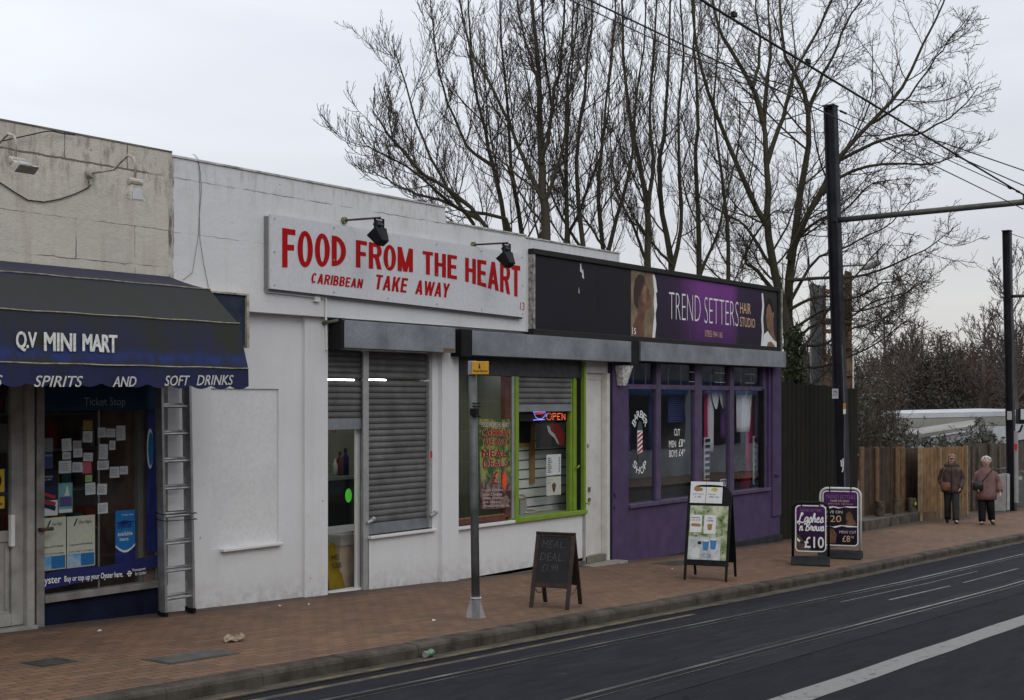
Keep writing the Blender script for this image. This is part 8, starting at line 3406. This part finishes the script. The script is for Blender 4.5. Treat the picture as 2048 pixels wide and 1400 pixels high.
ashB = [
 (A + 1, .4, .10, .02, [(1030, 640), (1013, 464), (983, 321), (968, 250), (950, 178), (940, 80), (936, -40)]),
 (A + 1.5, -.5, .095, .02, [(1060, 640), (1043, 468), (1025, 357), (1020, 280), (1013, 190), (1003, 90), (1000, -40)]),
 (A + .6, 1.0, .075, .016, [(1010, 640), (950, 453), (904, 393), (868, 328), (840, 264), (818, 196), (800, 135), (790, 100)]),
 (A + .2, -1.4, .085, .015, [(1020, 620), (972, 453), (897, 378), (840, 343), (803, 300), (765, 252), (745, 222)]),
 (A + .9, -2.0, .075, .013, [(1040, 560), (1015, 443), (943, 425), (900, 403), (830, 345), (785, 318), (748, 300), (728, 292)]),
 (A + .4, 1.5, .06, .013, [(960, 440), (890, 405), (830, 388), (790, 366), (760, 352), (742, 340)]),
 (A + .7, -1.0, .06, .014, [(983, 330), (940, 300), (905, 230), (880, 150), (868, 60), (860, -20)]),
 (A + .7, .6, .05, .012, [(840, 343), (815, 310), (788, 282), (778, 232), (782, 190)]),
]
guided_tree('ash_tree', 'bare many stemmed tree fanning out to the left above the white parapet', at_depth(1035, 900, A + 1), ashB, 12, BARK, up=.13, group='bare trees behind the shops')
B_ = 25.5
ashC = [
 (B_, .4, .10, .02, [(1133, 640), (1133, 482), (1133, 330), (1136, 178), (1142, 90), (1150, -40)]),
 (B_, -.6, .10, .02, [(1168, 640), (1165, 489), (1154, 357), (1158, 260), (1172, 160), (1180, 60), (1186, -40)]),
 (B_ + .6, 1.0, .085, .018, [(1215, 640), (1205, 489), (1195, 380), (1205, 280), (1215, 180), (1230, 60), (1236, -40)]),
 (B_ + .3, -1.0, .09, .018, [(1215, 620), (1216, 500), (1240, 420), (1262, 330), (1268, 230), (1285, 110), (1292, -30)]),
 (B_ + .3, 1.2, .05, .013, [(1165, 500), (1120, 430), (1090, 360), (1060, 300), (1040, 220)]),
 (B_ + .3, -1.2, .055, .013, [(1133, 480), (1160, 420), (1190, 340), (1212, 250), (1222, 150), (1226, 40)]),
 (B_ + .2, .5, .045, .012, [(1205, 489), (1170, 440), (1140, 400), (1110, 380)]),
]
guided_tree('ash_tree', 'bare tree of slim upright stems behind the middle of the white parapet', at_depth(1175, 900, B_), ashC, 13, BARK, 16, 10, 4, up=.15, group='bare trees behind the shops')
C_ = 27.0
popD = [
 (C_, .3, .14, .025, [(1296, 700), (1296, 532), (1296, 400), (1280, 330), (1262, 250), (1250, 150), (1245, 40), (1240, -40)]),
 (C_, -.6, .08, .018, [(1296, 420), (1305, 330), (1300, 230), (1306, 130), (1312, 20), (1316, -40)]),
 (C_ + .6, .8, .13, .025, [(1340, 700), (1344, 532), (1325, 440), (1318, 340), (1330, 250), (1336, 150), (1340, 40), (1344, -40)]),
 (C_ + .5, -1.0, .08, .018, [(1344, 540), (1362, 450), (1360, 350), (1356, 250), (1366, 130), (1362, 20), (1360, -40)]),
 (C_ + .9, .6, .12, .022, [(1404, 700), (1400, 552), (1398, 440), (1388, 320), (1396, 240), (1390, 130), (1388, 40), (1385, -40)]),
 (C_ + .9, -.8, .09, .018, [(1455, 700), (1456, 540), (1452, 420), (1440, 320), (1428, 220), (1436, 110), (1440, -20)]),
 (C_ + .4, 1.0, .06, .014, [(1296, 530), (1270, 460), (1240, 400), (1225, 330), (1218, 230)]),
 (C_ + .4, -1.0, .06, .014, [(1400, 550), (1430, 480), (1450, 400), (1475, 300), (1480, 200)]),
 (C_ + .4, -1.5, .055, .014, [(1344, 530), (1300, 480), (1262, 440), (1240, 420)]),
]
guided_tree('poplar_tree', 'dense bare clump of upright stems behind the salon sign', at_depth(1350, 900, C_), popD, 14, BARK, 17, 10, 4, up=.17, lf1=.28, ang1=36, group='bare trees behind the shops')
# the main tree beside the salon
D_ = 28.0
mainT = [
 (D_, .0, .235, .06, [(1580, 900), (1578, 790), (1580, 700), (1572, 640), (1552, 560), (1535, 460), (1536, 400), (1532, 312), (1526, 240), (1510, 180)]),
 (D_, .6, .095, .03, [(1526, 245), (1504, 172), (1464, 108), (1440, 60), (1418, -20), (1400, -60)]),
 (D_, -.9, .12, .03, [(1532, 450), (1520, 430), (1492, 372), (1464, 304), (1440, 240), (1412, 176), (1394, 100), (1384, 20), (1380, -50)]),
 (D_, -.6, .09, .025, [(1533, 330), (1560, 256), (1575, 200), (1592, 140), (1632, 68), (1670, -10), (1690, -60)]),
 (D_, .8, .08, .02, [(1528, 260), (1532, 180), (1540, 100), (1536, 20), (1534, -50)]),
 (D_, 1.0, .07, .02, [(1504, 175), (1520, 110), (1514, 40), (1510, -40)]),
 (D_ + .5, -.4, .18, .03, [(1585, 700), (1574, 600), (1588, 480), (1602, 372), (1616, 300), (1617, 216), (1600, 165), (1570, 110), (1560, 30), (1556, -50)]),
 (D_ + .5, -.5, .07, .02, [(1617, 225), (1640, 160), (1668, 110), (1690, 50), (1722, 0), (1750, -40)]),
 (D_ + .3, -1.4, .13, .02, [(1578, 520), (1600, 460), (1644, 380), (1676, 316), (1744, 244), (1790, 196), (1816, 156), (1848, 80), (1880, 20), (1896, -20)]),
 (D_ + .3, -2.2, .07, .014, [(1670, 325), (1752, 284), (1800, 272), (1840, 268), (1890, 240), (1930, 210), (1958, 172)]),
 (D_ + .3, -1.5, .075, .014, [(1644, 390), (1680, 352), (1744, 332), (1800, 326), (1850, 330), (1900, 318), (1936, 282)]),
 (D_ + .2, -2.0, .055, .012, [(1745, 246), (1780, 225), (1820, 190), (1870, 120), (1900, 80), (1940, 30)]),
 (D_ + .2, -2.4, .07, .012, [(1576, 560), (1640, 556), (1720, 552), (1770, 535), (1820, 516), (1866, 490), (1904, 460)]),
 (D_ + .2, -2.6, .06, .011, [(1578, 620), (1640, 590), (1700, 600), (1760, 570), (1800, 560), (1838, 580)]),
 (D_ + .2, -2.0, .06, .011, [(1580, 690), (1630, 650), (1690, 640), (1750, 600), (1800, 590), (1852, 560)]),
 (D_ + .2, -1.6, .06, .012, [(1585, 690), (1640, 690), (1700, 660), (1760, 640), (1810, 610)]),
 (D_ + .4, 1.6, .08, .014, [(1560, 560), (1520, 500), (1490, 450), (1450, 430), (1410, 400), (1370, 380)]),
 (D_ + .4, -1.2, .09, .016, [(1560, 600), (1515, 540), (1490, 520), (1530, 440), (1560, 420)]),
 (D_ + .4, -1.8, .06, .012, [(1590, 480), (1640, 440), (1690, 420), (1740, 370), (1800, 360)]),
 (D_ + .3, -2.4, .055, .011, [(1584, 730), (1640, 735), (1700, 712), (1750, 690), (1800, 650), (1830, 630)]),
 (D_ + .3, -1.8, .06, .011, [(1582, 600), (1630, 520), (1680, 500), (1740, 470), (1790, 440), (1830, 390)]),
 (D_ + .2, -2.6, .055, .011, [(1582, 660), (1650, 620), (1720, 622), (1790, 600), (1850, 555)]),
 (D_ + .4, 2.0, .06, .012, [(1580, 640), (1530, 600), (1480, 560), (1440, 545)]),
 (D_ + .4, 1.0, .06, .012, [(1590, 470), (1612, 430), (1640, 400), (1690, 300), (1720, 240), (1740, 170)]),
]
mt = guided_tree('maple_tree', 'large bare tree with a green stained forked trunk beside the purple shop', at_depth(1580, 1040, D_), mainT, 15, BARKG, 18, 10, 4, up=.05, lf1=.36, ang1=46, group='bare trees behind the shops')

# ivy round the lower trunk
IVY = mat('ivy_leaf', (.030, .042, .020), .5, .4, var=.4, scale=6, col2=(.060, .075, .035))

def leaf_cloud(name, m, parent, centres, radii, count, size, seed, flat=1.0, smax=1.6, tag_=None):
 """many small folded leaves spread through lumps of space"""
 rng = np.random.default_rng(seed)
 C = np.asarray(centres, float)
 r_ = np.asarray(radii, float)
 pick = rng.choice(len(C), count, p=(r_ ** 2) / (r_ ** 2).sum())
 d = rng.normal(size=(count, 3))
 d /= np.linalg.norm(d, axis=1, keepdims=True)
 rad = rng.uniform(.25, 1, count) ** .5
 P = C[pick] + d * (r_[pick] * rad)[:, None] * np.array([1, 1, flat])
 a = rng.normal(size=(count, 3))
 a /= np.linalg.norm(a, axis=1, keepdims=True)
 b = np.cross(a, rng.normal(size=(count, 3)))
 b /= np.linalg.norm(b, axis=1, keepdims=True)
 n = np.cross(a, b)
 s = size * rng.uniform(.6, smax, count)[:, None]
 v = np.stack([P - a * s, P + b * s * .38 + n * s * .12, P + a * s, P - b * s * .38 + n * s * .12], 1).reshape(-1, 3)
 if parent is not None:
  v = v - np.array(ORG[parent])
 F = np.arange(count * 4).reshape(-1, 4)
 me = bpy.data.meshes.new(name)
 me.vertices.add(len(v))
 me.vertices.foreach_set('co', v.astype(np.float32).ravel())
 me.loops.add(F.size)
 me.loops.foreach_set('vertex_index', F.astype(np.int32).ravel())
 me.polygons.add(len(F))
 me.polygons.foreach_set('loop_start', np.arange(0, F.size, 4, dtype=np.int32))
 me.materials.append(m)
 me.update(calc_edges=True)
 o = bpy.data.objects.new(name, me)
 COL.objects.link(o)
 if parent is not None:
  o.parent = parent
 return o

iv = thing('ivy', 'dark ivy climbing the lower trunk of the big bare tree', 'ivy', at_depth(1583, 1040, D_))
cs, rs = [], []
rr = random.Random(2)
for k in range(30):
 py = 660 + k * 5
 cs.append(at_depth(1584 + rr.uniform(-6, 12), py, D_ - .12 + rr.uniform(-.15, .25)))
 rs.append(.16 + .006 * k)
leaf_cloud('foliage', IVY, iv, cs, rs, 2600, .05, 3)
rng = np.random.default_rng(5)
tk = Tubes()
P = np.array([resample([at_depth(1576 + i * 3, 1000, D_ - .2), at_depth(1578 + i * 3, 800, D_ - .22), at_depth(1582 + i * 2, 660, D_ - .2)], 8) for i in range(4)])
tk.add(P, np.full((4, 8), .02), 5)
tk.build('stem', BARK, iv)

# ------------------------------------------------------------------ the far side: bushes, distant wood, sheds
FARBARK = mat('far_bark', (.095, .080, .072), .9, .1, var=.3, scale=.6)
FARTWIG = mat('far_twig', (.110, .088, .080), .9, .1, var=.35, scale=.25, col2=(.070, .060, .056))  # haze of the distance put into these paler wood tones
REDTWIG = mat('red_twig', (.115, .082, .072), .9, .1, var=.3, scale=.3)

def free_tree(t, base, h, spread, seed, tw_mat, trunk_mat, k=(16, 10, 6, 4), rtrunk=.22, rmin=.012, up=.08, bare=.25):
 rng = np.random.default_rng(seed)
 b = np.array(base)
 lean = rng.normal(size=2) * h * .05
 pts = [b, b + np.array([lean[0] * .3, lean[1] * .3, h * .4]), b + np.array([lean[0], lean[1], h * .92])]
 P = resample(pts, 14)[None]
 Rr = (np.linspace(1, .12, 14) * rtrunk)[None]
 tk = Tubes()
 tk.add(P, Rr, 7)
 tk.build('trunk', trunk_mat, t)
 P1, R1 = sprout(P, Rr, k[0], rng, spread, 48, 8, up, .10, bare, .98, .5, rmin * 1.6, ltop=.5)
 P2, R2 = sprout(P1, R1, k[1], rng, .45, 45, 6, up, .13, .12, 1, .55, rmin * 1.2)
 P3, R3 = sprout(P2, R2, k[2], rng, .45, 45, 5, up, .14, .1, 1, .6, rmin)
 tw = Tubes()
 tw.add(P1, R1, 4)
 tw.add(P2, R2, 3)
 tw.add(P3, R3, 3)
 tw.build('crown', tw_mat, t)

# three trees one can tell apart beyond the fence
q = at_depth(1772, 830, 75)
t = thing('bare_tree', 'small round headed bare tree above the distant wood', 'tree', q)
free_tree(t, q, 6.1, .42, 31, FARTWIG, FARBARK, rmin=.014)
q = at_depth(2030, 880, 55)
t = thing('bare_tree', 'pale twiggy bare tree at the right edge behind the far pole', 'tree', q)
free_tree(t, q, 7.6, .46, 32, FARTWIG, FARBARK, k=(20, 11, 6, 4), rmin=.011, up=.14)
q = at_depth(1962, 880, 70)
t = thing('bare_tree', 'reddish bare tree left of the far pole', 'tree', q)
free_tree(t, q, 6.6, .45, 33, REDTWIG, FARBARK, k=(20, 11, 6, 4), rmin=.014, up=.1)
EVER = mat('evergreen', (.082, .074, .062), .9, .05, var=.4, scale=.8, col2=(.060, .056, .047))
q = at_depth(1882, 860, 80)
t = thing('conifer', 'dark evergreen tree standing out of the distant wood', 'tree', q)
cs, rs = [], []
rr = random.Random(14)
for k in range(46):
 u = k / 45
 z = q[2] + .6 + 5.2 * u
 w = 2.6 * (1 - u) ** .75 + .15
 for _ in range(3 if u < .7 else 1):
  a = rr.uniform(0, 6.28)
  cs.append((q[0] + w * .7 * math.cos(a), q[1] + w * .7 * math.sin(a), z))
  rs.append(.35 + .65 * (1 - u) * rr.uniform(.6, 1.2))
leaf_cloud('crown', EVER, t, cs, rs, 16000, .075, 8)
mb = MB()
mb.tube([q, (q[0], q[1], q[2] + 5.6)], [.2, .04], 7)
mb.build('trunk', FARBARK, t)

# the far wood, one mass of bare trunks and twigs
rng = np.random.default_rng(77)
tk = Tubes()
pts, rad = [], []
for i in range(120):
 px = rng.uniform(1560, 2330)
 dep = rng.uniform(82, 125)
 topy = 684 + 14 * math.sin(px * .03) + rng.uniform(-12, 40)
 if px < 1800:
  topy += 22
 b = np.array(at_depth(px, 905, dep))
 tp = np.array(at_depth(px + rng.uniform(-12, 12), topy, dep))
 pts.append(resample([b, b * .5 + tp * .5 + rng.normal(size=3) * .2, tp], 12))
 rad.append(np.linspace(.16, .03, 12))
P, Rr = np.array(pts), np.array(rad)
P1, R1 = sprout(P, Rr, 16, rng, .34, 42, 6, .10, .10, .12, .99, .5, .03)
P2, R2 = sprout(P1, R1, 9, rng, .45, 45, 5, .08, .13, .1, 1, .6, .024)
P3, R3 = sprout(P2, R2, 3, rng, .5, 45, 4, .08, .13, .1, 1, .7, .020)
tk.add(P, Rr, 5)
h = len(P1) // 2
tk.add(P1, R1, 3)
tk.add(P2[::2], R2[::2], 3)
tk.add(P2[1::2], R2[1::2], 3)
tk.add(P3, R3, 3)
wood = tk.build('woodland', [FARBARK, FARTWIG, REDTWIG], None, [0, 1, 1, 2, 1])
tag(wood, 'brown bare far off wood along the skyline', 'woodland', None, 'stuff')
# dark undergrowth filling the wood's foot
cs, rs = [], []
for i in range(150):
 px = rng.uniform(1560, 2330)
 dep = rng.uniform(78, 128)
 cs.append(at_depth(px, rng.uniform(735, 870), dep))
 rs.append(rng.uniform(1.2, 2.8))
u = leaf_cloud('undergrowth', mat('undergrowth_brown', (.080, .066, .057), .9, .05, var=.4, scale=.3, col2=(.050, .046, .038)), None, cs, rs, 125000, .10, 21, .9)  # brown lightened to carry the distance haze in its colour
tag(u, 'dark brown undergrowth at the foot of the far off wood', 'undergrowth', None, 'stuff')

# nearer thicket and evergreen shrubs behind the fences
THICK = mat('thicket_twig', (.125, .10, .082), .9, .1, var=.35, scale=1.2)
rng = np.random.default_rng(40)

def bush(label, name, px0, px1, topy, boty, dep, n, leaves, seed, leafm, twm=None, lsize=.055, group='shrubs behind the fences'):
 rng = np.random.default_rng(seed)
 base = at_depth((px0 + px1) / 2, boty, dep)
 t = thing(name, label, 'shrub', base, group)
 pts, rad = [], []
 for i in range(n):
  px = rng.uniform(px0, px1)
  cxp = (px0 + px1) / 2 + (px - (px0 + px1) / 2) * .55
  d_ = dep + rng.uniform(-1.2, 1.2)
  sh = 1 - ((px - (px0 + px1) / 2) / ((px1 - px0) / 2 + 1)) ** 2 * .55
  ty = boty + (topy - boty) * sh * rng.uniform(.6, 1.0)
  b, tp = np.array(at_depth(cxp, boty, d_)), np.array(at_depth(px + rng.uniform(-10, 10), ty, d_))
  pts.append(resample([b, b * .45 + tp * .55 + rng.normal(size=3) * .12, tp], 8))
  rad.append(np.linspace(.022, .006, 8))
 P, Rr = np.array(pts), np.array(rad)
 P1, R1 = sprout(P, Rr, 9, rng, .36, 42, 5, .03, .16, .1, 1, .5, .0065)
 P2, R2 = sprout(P1, R1, 5, rng, .5, 45, 4, .0, .16, .1, 1, .6, .0055)
 tk = Tubes()
 tk.add(P, Rr, 4)
 tk.add(P1, R1, 3)
 tk.add(P2, R2, 3)
 tk.build('branches', twm or THICK, t)
 if leaves:
  ends = P2[:, -1]
  pick = ends[rng.choice(len(ends), min(len(ends), 900), replace=False)]
  leaf_cloud('foliage', leafm, t, pick, np.full(len(pick), .10), leaves, lsize, seed + 1)
 return t

LEAFD = mat('shrub_leaf_dark', (.040, .050, .034), .38, .5, var=.5, scale=4, col2=(.085, .090, .068))
LEAFB = mat('shrub_leaf_brown', (.075, .062, .045), .6, .3, var=.4, scale=3)
bush('tall brown twiggy thicket behind the dark brown fence', 'thicket', 1712, 1812, 725, 960, 38.5, 55, 1200, 51, LEAFB)
bush('tangled grey thicket beside the black hoarding', 'thicket', 1700, 1760, 760, 960, 37, 36, 900, 52, LEAFD)
bush('dense dark leaved shrub above the dark brown fence', 'shrub', 1745, 1850, 852, 960, 37, 34, 1500, 53, LEAFD)
bush('dark evergreen shrub above the orange fence panels', 'shrub', 1830, 1930, 876, 960, 39, 40, 2400, 54, LEAFD)
bush('tall loose evergreen shrub left of the far pole', 'shrub', 1900, 2012, 840, 960, 42, 44, 2200, 55, LEAFD)
bush('low brown thicket under the hoarding frame', 'thicket', 1600, 1720, 760, 960, 38.0, 40, 900, 56, LEAFB)
bush('dark shrub right of the far pole', 'shrub', 2010, 2080, 880, 970, 44, 20, 900, 57, LEAFD)

# white sheds beyond the fence
SHEDW = mat('shed_white', (.50, .51, .53), .6, .3, var=.12, scale=.6)
SHEDB = mat('shed_beige', (.28, .27, .245), .7, .2, var=.15, scale=.6)
dep = 52.0
t = thing('shed', 'long flat white roofed shed beyond the shrubs', 'building', at_depth(1920, 900, dep))

def slab(mb, p00, p10, p01, p11, thick, d0=None, d1=None):
 d0, d1 = d0 or dep, d1 or dep
 q = [at_depth(*p00, d0), at_depth(*p10, d1), at_depth(*p01, d0), at_depth(*p11, d1)]
 off = Vector((fw[0], fw[1], 0)) * thick
 f = [Vector(v) for v in q]
 mb.hexa([f[0], f[1], f[1] + off, f[0] + off, f[2], f[3], f[3] + off, f[2] + off])

mb = MB()
slab(mb, (1796, 837), (2120, 830), (1796, 827), (2120, 820), 9.0)
mb.build('roof', SHEDW, t)
mb = MB()
slab(mb, (1800, 856), (2110, 848), (1800, 838), (2110, 831), 7.0)
mb.build('fascia', SHEDB, t)
mb = MB()
slab(mb, (1805, 990), (2100, 990), (1805, 857), (2100, 849), 6.0)
mb.build('wall', SHEDW, t)
mb = MB()
for px in (1835, 1905, 1965):
 slab(mb, (px, 900), (px + 26, 899), (px, 868), (px + 26, 867), .1, dep - .08, dep - .08)
mb.build('window', mat_flat('shed_window', (.06, .065, .07), .3), t)
t = thing('lean_to', 'low white sloping roofed shed before the long one', 'building', at_depth(1860, 940, 47))
mb = MB()
q = [at_depth(1812, 880, 47), at_depth(1950, 858, 45), at_depth(1812, 866, 50), at_depth(1950, 846, 48)]
mb.hexa([q[0], q[1], q[3], q[2]] + [tuple(Vector(v) + Vector((0, 0, .12))) for v in (q[0], q[1], q[3], q[2])])
mb.build('roof', SHEDB, t)
mb = MB()
mb.hexa([at_depth(1815, 985, 47.2), at_depth(1948, 985, 45.2), at_depth(1948, 985, 47.8), at_depth(1815, 985, 49.8), at_depth(1815, 882, 47.2), at_depth(1948, 862, 45.2), at_depth(1948, 862, 47.8), at_depth(1815, 882, 49.8)])
mb.build('wall', SHEDW, t)
t = thing('cabin', 'white cabin with a dark roof line at the right picture edge', 'building', at_depth(2045, 900, 46))
mb = MB()
mb.hexa([at_depth(2020, 960, 46), at_depth(2110, 960, 46), at_depth(2110, 960, 49), at_depth(2020, 960, 49), at_depth(2020, 850, 46), at_depth(2110, 838, 46), at_depth(2110, 838, 49), at_depth(2020, 850, 49)])
mb.build('wall', SHEDW, t)
mb = MB()
mb.hexa([at_depth(2018, 888, 45.9), at_depth(2112, 874, 45.9), at_depth(2112, 874, 45.98), at_depth(2018, 888, 45.98), at_depth(2018, 883, 45.9), at_depth(2112, 869, 45.9), at_depth(2112, 869, 45.98), at_depth(2018, 883, 45.98)])
mb.build('trim', mat_flat('shed_trim', (.05, .045, .04)), t)

# advertising hoarding frame seen edge on behind the tree, and a street lamp
hd = 33.0
t = thing('billboard_frame', 'weathered billboard back with an orange timber edge behind the big tree', 'billboard', at_depth(1665, 960, hd))
mb = MB()
slab(mb, (1622, 960), (1646, 960), (1622, 566), (1646, 572), .12, hd, hd + 1.2)
slab(mb, (1676, 960), (1692, 960), (1676, 552), (1692, 548), .12, hd, hd + .8)
mb.build('panel', mat('billboard_grey', (.17, .18, .19), .7, .2, var=.3, scale=1.5), t)
RUST = mat('orange_timber', (.15, .095, .06), .8, .2, var=.4, scale=3)
mb = MB()
slab(mb, (1692, 960), (1704, 960), (1692, 541), (1704, 545), .15, hd - .1, hd - .1)
slab(mb, (1648, 960), (1652, 960), (1648, 570), (1652, 570), .15, hd - .1, hd - .1)
for py in (560, 618, 640, 690, 745):
 slab(mb, (1680, py + 7), (1704, py + 7), (1680, py), (1704, py), .1, hd - .18, hd - .18)
 slab(mb, (1646, py + 25), (1662, py + 27), (1646, py + 17), (1662, py + 19), .1, hd - .18, hd - .18)
mb.build('timber_frame', RUST, t)
mb = MB()
slab(mb, (1705, 960), (1708, 960), (1705, 690), (1708, 690), .1, hd - .1, hd - .1)
mb.build('white_edge', WHITEPAINT, t)
ld = 40.0
t = thing('street_lamp', 'slim street lamp with a pale angled head behind the near pole', 'street lamp', at_depth(1672, 980, ld))
mb = MB()
mb.tube([at_depth(1672, 980, ld), at_depth(1672, 540, ld), at_depth(1674, 533, ld)], [.07, .05, .045], 8)
mb.tube([at_depth(1674, 533, ld), at_depth(1700, 531, ld), at_depth(1730, 530, ld)], .03, 8)
mb.build('post', mat('lamp_post', (.16, .16, .16), .6, .4, var=.2), t, smooth=True)
mb = MB()
a, b = Vector(at_depth(1724, 538, ld)), Vector(at_depth(1762, 524, ld))
mb.tube([a, a.lerp(b, .3), a.lerp(b, .75), b], [.05, .10, .09, .04], 10)
mb.build('lamp_head', mat_flat('lamp_pale', (.25, .25, .25), .4), t, smooth=True)

# unseen terrace behind the camera, added across the road for the windows to mirror
ot = thing('terrace', 'unseen pale rendered shop terrace added across the road for window reflections', 'building', (10, -20, zg(10)))
mb = MB()
mb.box(-14, 60, -28, -19.5, -2, 5.6)
mb.build('wall', mat('terrace_render', (.42, .42, .43), .9, .1, var=.2, scale=1), ot)
mb = MB()
for i in range(12):
 x = -12 + i * 6
 mb.box(x, x + 5, -19.46, -19.44, .0, 2.4)
mb.build('shop_windows', DARK, ot)
mb = MB()
for i in range(12):
 x = -12 + i * 6
 mb.box(x, x + 5.4, -19.49, -19.40, 2.45, 3.1)
mb.build('fascias', mat_flat('terrace_blue', (.05, .10, .26)), ot)
mb = MB()
mb.prism_yz([(-28.3, 5.6), (-19.2, 5.6), (-23.7, 8.0)], -14, 60)
mb.build('roof', FELT, ot)
